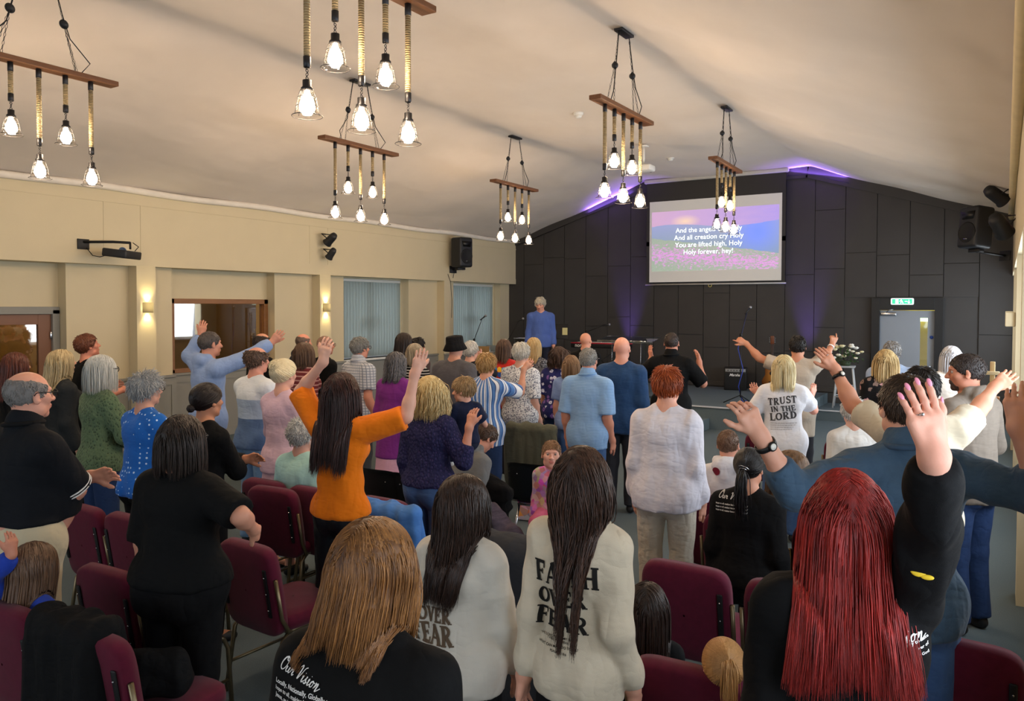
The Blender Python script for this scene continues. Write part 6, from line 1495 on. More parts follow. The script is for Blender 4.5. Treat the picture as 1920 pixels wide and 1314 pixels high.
# ---------------------------------------------------------------- chairs
m_red = NT('burgundy_fabric'); m_red.set(m_red.mix(m_red.noise(30, 3), hexc('#4e0e24'), hexc('#621530')), .85, 0, .2, .10); m_red.bump(m_red.noise(500, 2), .3, .003); m_red = m_red.m
m_bronze = mat('#7d6f55', .35, .8, var=.05); m_plast = mat('#16191b', .38, var=.03)
def cushion(name, parent, w_, d_, t_, loc, rx=0, m=None, top_round=.09):
    """a padded slab: superellipse outline, domed faces"""
    n_ = 10; bm = BM(); N_ = 40; rings = []
    for k, (o_, h_) in enumerate(((.0, -.5), (1, -.42), (1.0, .0), (.985, .30), (.93, .45), (.6, .52), (.0, .56))):
        pts = []
        for i in range(N_):
            a = 2*PI*i/N_; c_, s_ = math.cos(a), math.sin(a); e_ = .34
            pts.append((math.copysign(abs(c_)**e_, c_)*w_/2*max(o_, .02), math.copysign(abs(s_)**e_, s_)*d_/2*max(o_, .02), h_*t_))
        rings.append([bm.verts.new(p) for p in pts])
    for a_, b_ in zip(rings, rings[1:]):
        for i in range(N_): bm.faces.new((a_[i], a_[(i+1) % N_], b_[(i+1) % N_], b_[i]))
    bmesh.ops.transform(bm, matrix=Matrix.Translation(loc) @ Matrix.Rotation(rx, 4, 'X'), verts=bm.verts)
    return link(name, bm, m or m_red, parent)
def make_chair():
    t = thing('banquet_chair', '', 'chair')
    cushion('seat', t, .45, .46, .085, (0, .02, .45))
    cushion('backrest', t, .455, .50, .075, (0, -.255, .63), PI/2+.16)
    for e in (-1, 1):
        bm = BM(); tube(bm, [(e*.20, .17, .41), (e*.205, .23, .385), (e*.215, .25, .33), (e*.225, .265, .0)], .0125, 8); link('leg', bm, m_bronze, t)
        bm = BM(); tube(bm, [(e*.20, -.17, .40), (e*.205, -.22, .36), (e*.22, -.27, .0)], .0125, 8); link('leg', bm, m_bronze, t)
        bm = BM(); tube(bm, [(e*.20, -.16, .40), (e*.235, -.20, .42), (e*.236, -.245, .50), (e*.236, -.285, .72)], .0115, 8); link('back_frame', bm, m_bronze, t)
        bm = BM(); box(bm, (e*.185, -.300, .64), (.028, .010, .27), .006, Matrix.Rotation(.16, 3, 'X')); br = link('link_bracket', bm, m_black, t)
        bm = BM()
        for k in (-.09, 0, .09): ball(bm, (e*.185, -.307-k*.16, .64+k), .0045)
        link('rivets', bm, m_chrome, br)
        bm = BM(); tube(bm, [(e*.218, -.235, .16), (e*.219, .245, .16)], .009, 6); link('stretcher', bm, m_bronze, t)
    bm = BM(); tube(bm, [(-.20, .17, .405), (.20, .17, .405)], .0115, 8); tube(bm, [(-.20, -.17, .40), (.20, -.17, .40)], .0115, 8); tube(bm, [(-.20, -.17, .405), (-.20, .17, .405)], .0115, 8); tube(bm, [(.20, -.17, .405), (.20, .17, .405)], .0115, 8); link('seat_frame', bm, m_bronze, t)
    return t
def make_plastic():
    t = thing('stacking_chair', '', 'chair')
    for nm, ctr in (('backrest', None), ('seat', None)):
        bm = BM(); R_ = []
        for j in range(9):
            row = []
            for i in range(11):
                u = (i/10-.5)*2; v = j/8
                if nm == 'backrest':
                    wd = .235-.02*v; x_ = u*wd; zz_ = .50+.34*v - .02*abs(u)**4*(v > .5); y_ = -.22-.07*v + .05*(u*u) - (.012 if j == 8 else 0)
                    row.append(bm.verts.new((x_, y_, zz_)))
                else:
                    wd = .225-.01*v; row.append(bm.verts.new((u*wd, -.20+.42*v, .455+.03*(1-v)**3*1.2-.03*max(0, v-.8)/.2-.008*(1-u*u))))
            R_.append(row)
        for a_, b_ in zip(R_, R_[1:]):
            for i in range(10): bm.faces.new((a_[i], a_[i+1], b_[i+1], b_[i]))
        bmesh.ops.solidify(bm, geom=bm.faces, thickness=.012); link(nm, bm, m_plast, t)
    cushion('seat_pad', t, .38, .36, .04, (0, .02, .485), 0, mat('#6f2a6a', .9))
    for e in (-1, 1):
        bm = BM(); tube(bm, [(e*.15, .15, .44), (e*.20, .20, .0)], .011, 8); link('leg', bm, m_chrome, t)
        bm = BM(); tube(bm, [(e*.15, -.14, .45), (e*.20, -.22, .0)], .011, 8); link('leg', bm, m_chrome, t)
        bm = BM(); ball(bm, (e*.11, -.268, .74), .006); link('rivet', bm, m_chrome, t)
    bm = BM(); tube(bm, [(-.16, .14, .435), (.16, .14, .435), (.16, -.14, .45), (-.16, -.14, .45), (-.16, .14, .435)], .010, 8, False); link('seat_frame', bm, m_chrome, t)
    return t
RC = [((-4.96, 3.02, 0), 0, 'burgundy chair left of the black t-shirt, behind the khaki trousers'),
      ((-4.50, 3.04, 0), 0, 'burgundy chair directly left of the black t-shirt, half hidden by it'),
      ((-4.58, 4.14, 0), 0, 'burgundy chair back nearest the mint cardigan, left of the pair'),
      ((-4.10, 4.15, 0), 0, 'burgundy chair touching the orange t-shirt on its left side'),
      ((-3.42, 3.06, 0), -.05, 'burgundy chair held by the hand of the black-shirted woman'),
      ((-3.05, 1.96, 0), .12, 'nearest burgundy chair at lower left with black coat and bag on it'),
      ((-3.62, 1.92, 0), .10, 'burgundy chair cut by the left edge beside the black coat'),
      ((-3.68, 2.42, 0), .05, 'burgundy chair of the girl with the blue hood'),
      ((-1.35, 5.03, 0), 0, 'burgundy chair behind the black hoodie with the silver clip'),
      ((-.82, 5.05, 0), 0, 'burgundy chair behind the crown of the red hair, upper row'),
      ((-1.32, 3.99, 0), 0, 'wide burgundy chair back right of the cream trousers'),
      ((-.80, 3.98, 0), 0, 'burgundy chair back touching the left side of the red hair'),
      ((-.93, 2.94, 0), .02, 'burgundy chair at the bottom edge below the strawberry-blonde child'),
      ((-.06, 2.60, 0), -.1, 'burgundy chair at the right of the red hair, in front of the maroon coat'),
      ((-.12, 3.70, 0), -.05, 'burgundy chair behind the raised black sleeve near the right wall'),
      ((-1.24, 8.28, 0), 0, 'burgundy chair behind the white-haired lady in white'),
      ((-.78, 8.30, 0), 0, 'burgundy chair right of the white-haired lady in white'),
      ((-2.0, 8.28, 0), 0, 'burgundy chair left of the white-haired lady in white')]
c0 = make_chair(); c0['group'] = 'burgundy banquet chairs'
for i, (l_, rz, lb) in enumerate(RC):
    if i == 0: c0.location = l_; c0.rotation_euler = (0, 0, rz); c0['label'] = lb
    else: dup(c0, l_, rz, lb)
def under(key, dx=0, dy=0):
    c = PEOPLE[key]; o = c['root']; return Vector((o.location.x+dx, o.location.y+dy, 0)), o.rotation_euler.z
for key, lb in (('mint', 'burgundy chair under the lady in the mint cardigan'), ('boy_hood', 'burgundy chair under the boy in the white hoodie')):
    l_, rz = under(key); dup(c0, l_+Vector((math.sin(rz)*.0, 0, 0)), rz, lb)
p0 = make_plastic(); p0['group'] = 'black plastic stacking chairs'
PC = [(on(768, 888, 2, .84)[:2], 'black plastic chair between the orange t-shirt and the navy-knit woman'), (on(698, 878, 2, .84)[:2], 'black plastic chair peeping out behind the orange t-shirt'), (on(985, 868, 2, .84)[:2], 'black plastic chair with purple seat pad beside the baby'), (on(1000, 795, 2, .84)[:2], 'black plastic chair draped with the olive coat')]
for i, ((x_, y_), lb) in enumerate(PC):
    l_ = (x_, y_+.28, 0)
    if i == 0: p0.location = l_; p0['label'] = lb
    else: dup(p0, l_, .05*i, lb)
# coats and bags ------------------------------------------------------------------------
def draped(name, label, cat, x, y, rz, mtl, w_=.25, z1=.90, zb=.30, th=.05, depth=.13, seed=1, amp=.014, h=.012, group=None, fz=.55):
    """a coat hung over a chair back: long fall behind, short fall in front"""
    A = [rc((-w_, -depth, z1-.05), (w_, -depth, z1-.05), th, th), rc((-w_*1.05, -depth-.02, z1-.15), (-w_*.9, -depth-.03, zb+.05), th*1.0, th*1.1), rc((w_*1.05, -depth-.02, z1-.15), (w_*1.1, -depth-.03, zb+.05), th, th*1.1)]
    for k in range(5):
        xx = -w_+2*w_*(k+.5)/5; A.append(rc((xx, -depth-.02, z1-.08), (xx*1.08, -depth-.05, zb+.03*math.sin(k*2.1)), th*.95, th))
    for k in range(4):
        xx = -w_*.9+1.8*w_*k/3; A.append(rc((xx, -depth+.06, z1-.04), (xx, -depth+.13, fz), th*.8, th*.7))
    f = field(A, .07, (), fold_noise(seed, amp, 22, vert=.12)); V, F = nets(f, *bounds(A, .03), h)
    o = from_np(name, V, F, mtl); o.location = (x, y, 0); o.rotation_euler = (0, 0, rz); return tag(o, label, cat, group)
blk = cloth('#0d0e10', weave=.5)
draped('coat', 'black coat hung over the nearest lower left burgundy chair', 'coat', -3.15, 1.80, .10, blk, .18, .92, .08, .05, seed=3, h=.010)
x_, y_ = on(1000, 795, 2, .87)[:2]; draped('coat', 'olive green coat draped over a chair behind the baby', 'coat', x_, y_+.05, .1, cloth('#5d5f52'), .26, .89, .25, .045, seed=5)
x_, y_ = on(950, 785, 2, .9)[:2]; draped('coat', 'crumpled dark grey coat hanging left of the olive coat', 'coat', x_-.02, y_+.3, 0, cloth('#3c3d42'), .16, .92, .3, .05, seed=6, amp=.02)
x_, y_ = on(722, 938, 2, .88)[:2]; draped('jacket', 'bright blue jacket with navy lining over a chair below the orange t-shirt', 'jacket', x_, y_+.06, 0, cloth('#4a7fc8', 'blocks', '#4a7fc8', '#3a6db5', scale=.2), .30, .89, .30, .045, seed=7)
x_, y_ = on(975, 1014, 2, .88)[:2]; draped('coat', 'charcoal grey coat rounded over a chair between the cream sweatshirts', 'coat', x_, y_+.05, 0, cloth('#34363b'), .20, .90, .12, .07, seed=8, amp=.006)
for (px, py), lb in (((722, 938), 'burgundy chair under the bright blue jacket'), ((975, 1014), 'burgundy chair under the charcoal grey coat')):
    q = on(px, py, 2, .86); dup(c0, (q[0], q[1]+.26, 0), 0, lb)
def lump(name, label, cat, prims, mtl, seed=1, amp=.015, h=.012, k=.05):
    f = field(prims, k, (), fold_noise(seed, amp, 24, vert=1)); V, F = nets(f, *bounds(prims, .03), h); o = from_np(name, V, F, mtl); return tag(o, label, cat)
q = on(940, 1000, 2, .55); n = cloth('#2a262d', 'marl', '#6a5f6c', rough=1)
lump('fur_scarf', 'mottled grey and purple fluffy scarf piled below the bowed young man', 'scarf', [rc(q+V3(-.10, 0, .10), q+V3(.02, .05, -.1), .11, .12), rc(q+V3(.03, .02, -.05), q+V3(-.02, 0, -.40), .11, .12), rc(q+V3(-.02, .1, -.3), q+V3(.05, .1, -.45), .12, .10)], n, 3, .03, .011)
q = on(925, 930, 2, .66); lump('coat', 'black fluffy coat heaped over a chair beside the bowed young man', 'coat', [rc(q+V3(-.10, .0, .12), q+V3(.10, -.03, .02), .08, .09), rc(q+V3(-.08, -.05, .05), q+V3(-.12, -.05, -.50), .11, .12), rc(q+V3(.05, -.05, .0), q+V3(.04, -.05, -.50), .11, .12)], cloth('#0e0e10', rough=1), 4, .02)
q = on(893, 1035, 2, .45); bg = lump('cloth_bag', 'dark green cloth bag with black lettering behind the hoodie girl', 'bag', [rc(q+V3(-.08, 0, .16), q+V3(.03, 0, .12), .10, .09), rc(q+V3(-.05, 0, .1), q+V3(-.04, 0, -.32), .14, .13)], cloth('#3c6b50'), 5, .008)
ctxb = dict(top=bg, RZ=np.eye(3), loc=V3(0, 0, 0), s=1.0)
try:
    d_ = ray(900, 1030); tt = (q[1]-.16)/d_[1]
    place(ctxb, fontn('obie', bold=.02), (883, 1032), (922, 1026), 'lettering', ink, q[1]-.16)
except Exception as ex_: print('bag text', ex_)
lump('maroon_coat', 'crumpled maroon coat lying on the floor at the lower right edge', 'coat', [rc((.06, 3.25, .13), (.10, 3.75, .14), .12, .13), rc((-.06, 3.3, .12), (.0, 3.7, .2), .11, .11)], cloth('#571f2c', 'marl', '#7b3a44'), 6, .03)
lump('backpack', 'black backpack standing by the right wall near the maroon coat', 'bag', [rc((.30, 4.9, .2), (.30, 4.9, .55), .17, .15), el((.27, 4.72, .26), (.12, .08, .14))], cloth('#101013'), 7, .008)
lump('handbag', 'small black handbag with clasps on the nearest burgundy seat', 'bag', [rc((-3.10, 1.86, .58), (-2.94, 2.0, .58), .075, .075), rc((-3.10, 1.86, .66), (-2.94, 2.0, .66), .05, .05)], blk, 9, .010)
bm = BM(); q = on(1003, 952, 2, .12); box(bm, tuple(q), (.30, .20, .22), .01, Matrix.Rotation(.2, 3, 'Z')); n = NT('printed_card'); v_ = n.add('ShaderNodeTexVoronoi'); v_.inputs['Scale'].default_value = 14; n.ln(n.obj(), v_.inputs['Vector']); n.set(n.mix(.45, n.mix(n.math('GREATER_THAN', n.noise(9, 1), .5), hexc('#2a86c8'), hexc('#d85a4a')), v_.outputs['Color']), .5)
tag(link('toy_box', bm, n.m, None, False), 'colourful printed toy box on the floor below the black plastic chair', 'box')
# green sandals, trainers
for (px, py), cc, lb, grp in (((488, 1150), '#2f8a34', 'green strappy sandal under the chair beside the black-shirted woman', 0), ((528, 1162), '#2f8a34', 'green strappy sandal under the chair, nearer the golden brown hair', 0), ((285, 1188), '#cfc8c2', 'pale trainer with dark letter on its side, beyond the nearest red seat', 1)):
    q = on(px, py, 2, .05); bm = BM(); R_ = Matrix.Rotation(-.4, 4, 'Z')
    t = thing('sandal' if not grp else 'trainer', lb, 'shoe', (q[0], q[1], 0), -.4)
    bm = BM(); box(bm, (0, 0, .012), (.085, .25, .022), .01); link('sole', bm, mat('#1a1d1a' if not grp else '#e6e2dc', .6), t)
    if grp:
        A = [rc((0, -.08, .06), (0, .09, .045), .040, .030, None), rc((0, -.08, .06), (0, -.085, .11), .038, .034)]; V, F = nets(field(A, .03), *bounds(A, .02), .008); up = from_np('upper', V, F, mat(cc, .7), t)
        P_n = font_polys('N', .06, .0, .035); bm = BM()
        for pl in P_n:
            try: bm.faces.new([bm.verts.new((.0405, a-.0, b)) for a, b in pl])
            except ValueError: pass
        link('side_letter', bm, mat('#4a2028', .6, var=0), up)
    else:
        for yy in (-.07, 0.02, .08): bm = BM(); tube(bm, [(-.042, yy, .02), (-.03, yy, .055), (0, yy+.01, .07), (.03, yy, .055), (.042, yy, .02)], .011, 6); link('strap', bm, mat(cc, .5), t)
# ---------------------------------------------------------------- stage gear
def mic_stand(label, x, y, z, h_, rz, boom=.55, up=.35, cable=None):
    t = thing('microphone_stand', label, 'microphone stand', (x, y, z), rz)
    bm = BM(); tube(bm, [(0, 0, .12), (0, 0, h_)], .011, 8); link('pole', bm, m_black, t)
    for k in range(3): bm = BM(); a = k*2*PI/3+.3; tube(bm, [(0, 0, .16), (.30*math.cos(a), .30*math.sin(a), .012)], .010, 6); link('leg', bm, m_black, t)
    bm = BM(); box(bm, (0, 0, h_), (.04, .05, .06), .01); link('clutch', bm, m_black, t)
    bm = BM(); e_ = (boom, 0, h_+up); tube(bm, [(-boom*.35, 0, h_-up*.35), e_], .008, 6); link('boom', bm, m_black, t)
    bm = BM(); d_ = Vector((boom, 0, up*.3)).normalized() if boom > .1 else Vector((.3, 0, .9)).normalized(); p_ = Vector(e_); tube(bm, [p_-d_*.06, p_+d_*.09], .016, 10, radii=[.011, .018]); mc = link('microphone', bm, m_dark, t)
    bm = BM(); ball(bm, p_+d_*.11, .027); link('mic_head', bm, mat('#a8a8ac', .35, .8, var=0, bump=.5, bs=300), mc)
    if cable:
        bm = BM(); tube(bm, [e_, (boom*.4, .03, h_+up*.2), (-.04, .03, h_*.8), (.03, -.03, h_*.5), (-.03, .02, h_*.25), (.08, .05, .03), (.35, .3, .012)], .009, 6); link('cable', bm, mat(cable, .5), t)
q = on(1388, 757, 2, .4); mic_stand('tall microphone stand with a blue cable in front of the amplifier', q[0], q[1], .4, 1.25, .9, .12, .42, '#2a3f9e')
q = on(890, 735, 2, .4); q = on(889, 637, 1, 14.4); mic_stand('microphone boom stand in front of the corner blind', q[0], 14.4, .4, q[2]-.4, .15, .20, .48)
q = on(948, 645, 1, 14.6); mic_stand('microphone stand angled up beside the man in the blue sweater', q[0], 14.6, .4, q[2]-.4, .1, .33, .52)
q = on(1100, 622, 1, 16.0); mic_stand('microphone boom stand rising above the red keyboard', q[0], 16.0, .4, q[2]-.4, .2, .42, .16)
# music stand
t = thing('music_stand', 'black music stand with a cream card in front of the man on stage', 'music stand', (on(1040, 620, 1, 14.7)[0], 14.7, .4), .45)
mz_ = on(1040, 621, 1, 14.7)[2]-.4
bm = BM(); tube(bm, [(0, 0, .1), (0, 0, mz_-.1)], .012, 8); link('pole', bm, m_black, t)
for k in range(3): bm = BM(); a = k*2*PI/3; tube(bm, [(0, 0, .2), (.26*math.cos(a), .26*math.sin(a), .012)], .010, 6); link('leg', bm, m_black, t)
bm = BM(); box(bm, (0, 0, mz_), (.56, .012, .34), .004, Matrix.Rotation(-.35, 3, 'X')); box(bm, (0, -.03, mz_-.16), (.56, .06, .012), .003); dk = link('desk', bm, m_black, t)
bm = BM(); box(bm, (.22, -.022, mz_), (.11, .004, .16), 0, Matrix.Rotation(-.35, 3, 'X')); link('card', bm, mat('#c9c28a', .7), t, False)
# keyboard on a stand
t = thing('keyboard', 'red stage keyboard with white lettering on its back panel', 'keyboard', tuple((on(1063, 646, 1, 15.3)+on(1195, 650, 1, 15.3))/2), .03)
kz_ = t.location[2]-.4; t['note'] = ''; del t['note']
bm = BM(); box(bm, (0, 0, 0), (1.30, .33, .10), .012); kb = link('case', bm, m_black, t)
bm = BM(); box(bm, (0, -.0, .052), (1.31, .34, .02), .006); link('red_top', bm, mat('#b3243a', .4), kb)
bm = BM(); box(bm, (0, .09, .066), (1.15, .14, .008), .001); link('keys', bm, mat('#e9e7e0', .3), kb)
P_n = font_polys('nord', .11, -.55, -.03, align='LEFT', bold=.002, maxedge=9); bm = BM()
for pl in P_n:
    try: bm.faces.new([bm.verts.new((a, -.1665, b)) for a, b in pl])
    except ValueError: pass
link('lettering', bm, mat('#e8e8e8', .5, var=0), kb)
for e in (-1, 1): bm = BM(); tube(bm, [(e*.45, -.18, .015-kz_), (-e*.0+e*.1, 0, -.4), (-e*.35, .12, -.06)], .014, 6); tube(bm, [(e*.45, -.25, .015-kz_), (e*.45, .2, .015-kz_)], .014, 6); link('stand_leg', bm, m_black, t)
# drum with chrome rim
t = thing('floor_drum', 'black drum with chrome rim in front of the man on stage', 'drum', (on(985, 640, 1, 14.1)[0], 14.1, .4))
dz_ = on(985, 634, 1, 14.1)[2]-.4-.79; t.scale = (1, 1, 1)
bm = BM(); lathe(bm, [(.21, .32+dz_), (.23, .36+dz_), (.235, .6+dz_), (.23, .78+dz_)], 32); link('shell', bm, m_black, t)
bm = BM(); lathe(bm, [(.001, .785+dz_), (.225, .785+dz_), (.228, .78+dz_)], 32, cap=False); link('skin', bm, mat('#dcdad2', .5), t)
bm = BM(); torus(bm, (0, 0, .79+dz_), .238, .010, 36, 8); torus(bm, (0, 0, .36+dz_), .236, .008, 36, 8); link('rim', bm, m_chrome, t)
for k in range(3): bm = BM(); a = k*2*PI/3; tube(bm, [(.24*math.cos(a), .24*math.sin(a), .7+dz_), (.30*math.cos(a), .30*math.sin(a), .0)], .009, 6); link('leg', bm, m_chrome, t)
# wooden stacking chairs near the corner, and a clear acrylic lectern
def wood_chair(label, x, y, z, rz, back):
    t = thing('tubular_chair', label, 'chair', (x, y, z), rz)
    bm = BM(); box(bm, (0, 0, .45), (.40, .38, .02), .009); link('seat', bm, mat(back, .5), t)
    bm = BM(); box(bm, (0, -.19, .76), (.40, .018, .15), .008, Matrix.Rotation(.12, 3, 'X')); link('backrest', bm, mat(back, .5), t)
    for e in (-1, 1):
        bm = BM(); tube(bm, [(e*.19, .17, 0), (e*.18, .15, .43)], .011, 8); link('leg', bm, m_chrome, t)
        bm = BM(); tube(bm, [(e*.19, -.20, 0), (e*.18, -.15, .43), (e*.19, -.185, .70), (e*.19, -.20, .82)], .011, 8); link('leg', bm, m_chrome, t)
wood_chair('wooden-backed tubular chair under the corner blind', on(908, 640, 1, 15.2)[0], 15.2, .4, .3, '#b08a58')
wood_chair('pale grey tubular chair right of the wooden-backed one', on(934, 640, 1, 15.7)[0], 15.7, .4, -.2, '#9aa4a6')
t = thing('acrylic_lectern', 'clear acrylic lectern behind the bald man in the navy fleece', 'lectern', (on(1180, 660, 1, 14.1)[0], 14.1, .4), 0)
m_acr = NT('acrylic'); tr = m_acr.add('ShaderNodeBsdfTransparent'); tr.inputs[0].default_value = (.80, .86, .88, 1); g = m_acr.add('ShaderNodeBsdfGlossy'); g.inputs['Roughness'].default_value = .05; mx = m_acr.add('ShaderNodeMixShader'); mx.inputs[0].default_value = .22; m_acr.ln(tr.outputs[0], mx.inputs[1]); m_acr.ln(g.outputs[0], mx.inputs[2]); m_acr.ln(mx.outputs[0], m_acr.out.inputs[0]); m_acr = m_acr.m
bm = BM(); box(bm, (0, 0, 1.13), (1.15, .45, .012), .004, Matrix.Rotation(.18, 3, 'X')); link('top_panel', bm, m_acr, t)
bm = BM(); box(bm, (0, -.25, 1.085), (1.15, .014, .05), .004); link('front_lip', bm, m_acr, t)
for e in (-1, 1): bm = BM(); box(bm, (e*.30, 0, .56), (.012, .32, 1.12), .003); link('side_panel', bm, m_acr, t)
bm = BM(); box(bm, (0, 0, .012), (.9, .4, .022), .006); link('base', bm, m_acr, t)
# amplifier
t = thing('guitar_amplifier', 'small black guitar amplifier with white script badge on the stage', 'amplifier', (-4.82, 16.55, .4), .25)
bm = BM(); box(bm, (0, 0, .24), (.46, .26, .48), .015); link('cabinet', bm, m_black, t)
bm = BM(); box(bm, (0, -.132, .20), (.41, .006, .32), .002); link('grille', bm, mat('#1d1e20', .9, bump=.6, bs=400), t)
bm = BM(); box(bm, (0, -.133, .42), (.41, .006, .06), .002); cp = link('control_panel', bm, mat('#8d8f90', .4), t)
for k in range(6): bm = BM(); lathe(bm, [(.001, 0), (.012, 0), (.011, .014), (.001, .015)], 12); bmesh.ops.transform(bm, matrix=Matrix.Translation((-.15+.06*k, -.137, .42)) @ Matrix.Rotation(PI/2, 4, 'X'), verts=bm.verts); link('knob', bm, m_dark, cp)
P_n = font_polys('Marshall', .075, 0, .30, bold=.002, maxedge=9, shear=.35); bm = BM()
for pl in P_n:
    try: bm.faces.new([bm.verts.new((a, -.137, b)) for a, b in pl])
    except ValueError: pass
link('badge', bm, mat('#ececec', .4, var=0), t)
# acoustic guitar leaning on a stand
t = thing('acoustic_guitar', 'honey-coloured acoustic guitar leaning upright on the stage', 'guitar', (-4.02, 16.35, .42), .2)
t.rotation_euler = (-.10, 0, .2)
def outline():
    pts = []
    for i in range(48):
        a = 2*PI*i/48; zz_ = -math.cos(a)*.25; v = (zz_+.25)/.5
        wdt = float(np.interp(v, [0, .05, .18, .3, .45, .58, .72, .88, .96, 1], [.02, .11, .185, .20, .165, .125, .132, .135, .09, .02])); pts.append((math.copysign(wdt, math.sin(a)), zz_+.25))
    return pts
bm = BM(); prism(bm, outline(), .10, Matrix.Translation((0, .05, .06)) @ Matrix.Rotation(PI/2, 4, 'X')); nb_ = NT('sunburst'); xx_ = nb_.xyz(); d_ = nb_.math('SQRT', nb_.math('ADD', nb_.math('POWER', nb_.math('MULTIPLY', xx_[0], 1.3), 2.0), nb_.math('POWER', nb_.math('SUBTRACT', xx_[2], .28), 2.0))); nb_.set(nb_.mix(nb_.math('MULTIPLY', d_, 3.4), hexc('#c98a3c'), hexc('#5a2a12')), .25); bd = link('body', bm, nb_.m, t)
bm = BM(); lathe(bm, [(.001, 0), (.045, 0), (.045, .002), (.001, .002)], 20); bmesh.ops.transform(bm, matrix=Matrix.Translation((0, -.0505, .38)) @ Matrix.Rotation(PI/2, 4, 'X'), verts=bm.verts); link('sound_hole', bm, m_black, bd)
bm = BM(); box(bm, (0, -.055, .20), (.12, .012, .022), .003); link('bridge', bm, m_black, bd)
bm = BM(); box(bm, (0, -.052, .74), (.052, .022, .48), .005); link('neck', bm, mat('#3a2416', .5), t)
bm = BM(); box(bm, (0, -.045, 1.06), (.075, .018, .17), .006, Matrix.Rotation(.15, 3, 'X')); hs_ = link('headstock', bm, mat('#6a3a20', .4), t)
for e in (-1, 1):
    for k in range(3): bm = BM(); ball(bm, (e*.05, -.042, 1.02+.04*k), .011); link('tuning_peg', bm, m_chrome, hs_)
bm = BM()
for k in range(6): tube(bm, [(-.018+.0072*k, -.062, .20), (-.015+.006*k, -.066, .98)], .0009, 4)
st_ = link('strings', bm, m_chrome, t); st_['kind'] = 'stuff'
bm = BM(); tube(bm, [(-.14, -.10, .0), (-.10, -.02, .06), (0, .12, .5), (.10, -.02, .06), (.14, -.10, .0)], .009, 6); link('stand', bm, m_black, t)
# white stool with the flower arrangement
t = thing('wooden_stool', 'tall white painted stool carrying flowers beside the stage', 'stool', (-2.62, 16.35, .2), .1)
bm = BM(); box(bm, (0, 0, .80), (.36, .32, .035), .008); link('seat', bm, mat('#a9abad', .5), t)
for ex_ in (-1, 1):
    for ey in (-1, 1): bm = BM(); tube(bm, [(ex_*.21, ey*.18, 0), (ex_*.13, ey*.12, .79)], .017, 6); link('leg', bm, mat('#b9bcbf', .5), t)
for zz_, sc in ((.22, .19), (.42, .17)):
    bm = BM(); pts = [(-sc, -sc*.88, zz_), (sc, -sc*.88, zz_), (sc, sc*.88, zz_), (-sc, sc*.88, zz_), (-sc, -sc*.88, zz_)]; tube(bm, pts, .011, 6); link('rung', bm, mat('#b9bcbf', .5), t)
t = thing('flower_arrangement', 'arrangement of cream roses and green leaves on the white stool', 'flowers', (-2.62, 16.35, 1.018))
bm = BM(); lathe(bm, [(.001, 0), (.085, 0), (.105, .09), (.095, .09), (.08, .02), (.001, .02)], 20); link('bowl', bm, mat('#3d4a34', .5), t)
rf = random.Random(3); gm = mat('#3f5a2f', .6, var=.3, vs=20); fm = [mat('#efe9d2', .6), mat('#e6dcb0', .6), mat('#f3efe4', .6)]
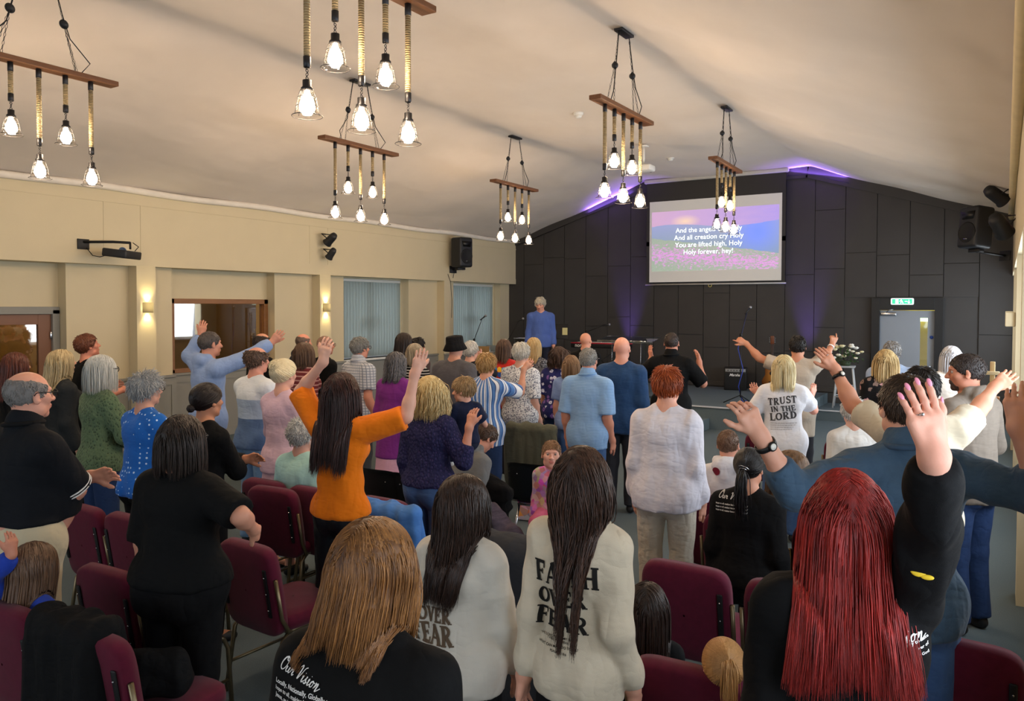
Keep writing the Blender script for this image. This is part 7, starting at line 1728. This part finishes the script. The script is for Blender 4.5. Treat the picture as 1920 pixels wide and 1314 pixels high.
for k in range(26):
    a = rf.uniform(0, 6.28); e_ = rf.uniform(.1, 1.35); R_ = rf.uniform(.22, .32); p_ = Vector((R_*1.25*math.cos(a)*math.cos(e_*.8), R_*math.sin(a)*math.cos(e_*.8), .10+R_*math.sin(e_)))
    bm = BM(); r_ = rf.uniform(.032, .055)
    for q_, (rr_, n_) in enumerate(((1, 6), (.72, 5), (.42, 4))):
        for i in range(n_):
            b_ = 2*PI*i/n_+q_*.5; c_ = Vector((math.cos(b_)*r_*rr_*.6, math.sin(b_)*r_*rr_*.6, r_*(.1+.35*(1-rr_)))); mt = Matrix.Translation(p_+c_) @ Matrix.Rotation(b_, 4, 'Z') @ Matrix.Rotation(.9-.5*(1-rr_), 4, 'Y') @ Matrix.Diagonal((r_*.22, r_*.62, r_*.6, 1)); bmesh.ops.create_uvsphere(bm, u_segments=8, v_segments=6, radius=1, matrix=mt)
    link('rose', bm, fm[k % 3], t)
bm = BM()
for k in range(150):
    a = rf.uniform(0, 6.28); e_ = rf.uniform(-.1, 1.4); R_ = rf.uniform(.10, .30); p_ = Vector((R_*1.25*math.cos(a)*math.cos(e_), R_*math.sin(a)*math.cos(e_), .08+R_*math.sin(e_))); L_ = rf.uniform(.04, .08)
    m_ = Matrix.Translation(p_) @ Matrix.Rotation(a, 4, 'Z') @ Matrix.Rotation(-e_*.7+rf.uniform(-.5, .5), 4, 'Y') @ Matrix.Rotation(rf.uniform(-1, 1), 4, 'X')
    v_ = [bm.verts.new(m_ @ Vector(c_)) for c_ in ((-L_*.5, 0, 0), (0, L_*.25, .006), (L_*.6, 0, -.004), (0, -L_*.25, .006))]; bm.faces.new(v_)
lf = link('foliage', bm, gm, t); lf['kind'] = 'stuff'
# small side table with cross by the right wall
t = thing('side_table', 'narrow white-topped table by the right wall behind the bearded man', 'table', (-.42, 11.3, 0))
bm = BM(); box(bm, (0, 0, 1.0), (.75, .45, .04), .008); link('tabletop', bm, mat('#dcdcda', .5), t)
for ex_ in (-1, 1):
    for ey in (-1, 1): bm = BM(); box(bm, (ex_*.33, ey*.18, .49), (.04, .04, .98), .004); link('leg', bm, m_grey, t)
t = thing('wooden_cross', 'small wooden standing cross on the table by the right wall', 'cross', (-.12, 11.25, 1.02))
bm = BM(); box(bm, (0, 0, .02), (.16, .12, .04), .006); link('foot', bm, m_wood, t)
bm = BM(); box(bm, (0, 0, .25), (.055, .03, .44), .006); link('upright', bm, mat('#cdb184', .6), t)
bm = BM(); box(bm, (0, -.02, .33), (.15, .025, .045), .006); link('crossbar', bm, mat('#d8c7a4', .6), t)
q = V3(-.30, 11.25, 1.02); lump('green_ornament', 'small teal and white ornament beside the wooden cross', 'ornament', [el(q+V3(0, 0, .09), (.06, .05, .09)), el(q+V3(-.06, 0, .13), (.04, .03, .05)), rc(q+V3(.10, 0, .08), q+V3(.16, 0, .2), .025, .02)], mat('#2f9a86', .5), 2, .006, .008, .02)
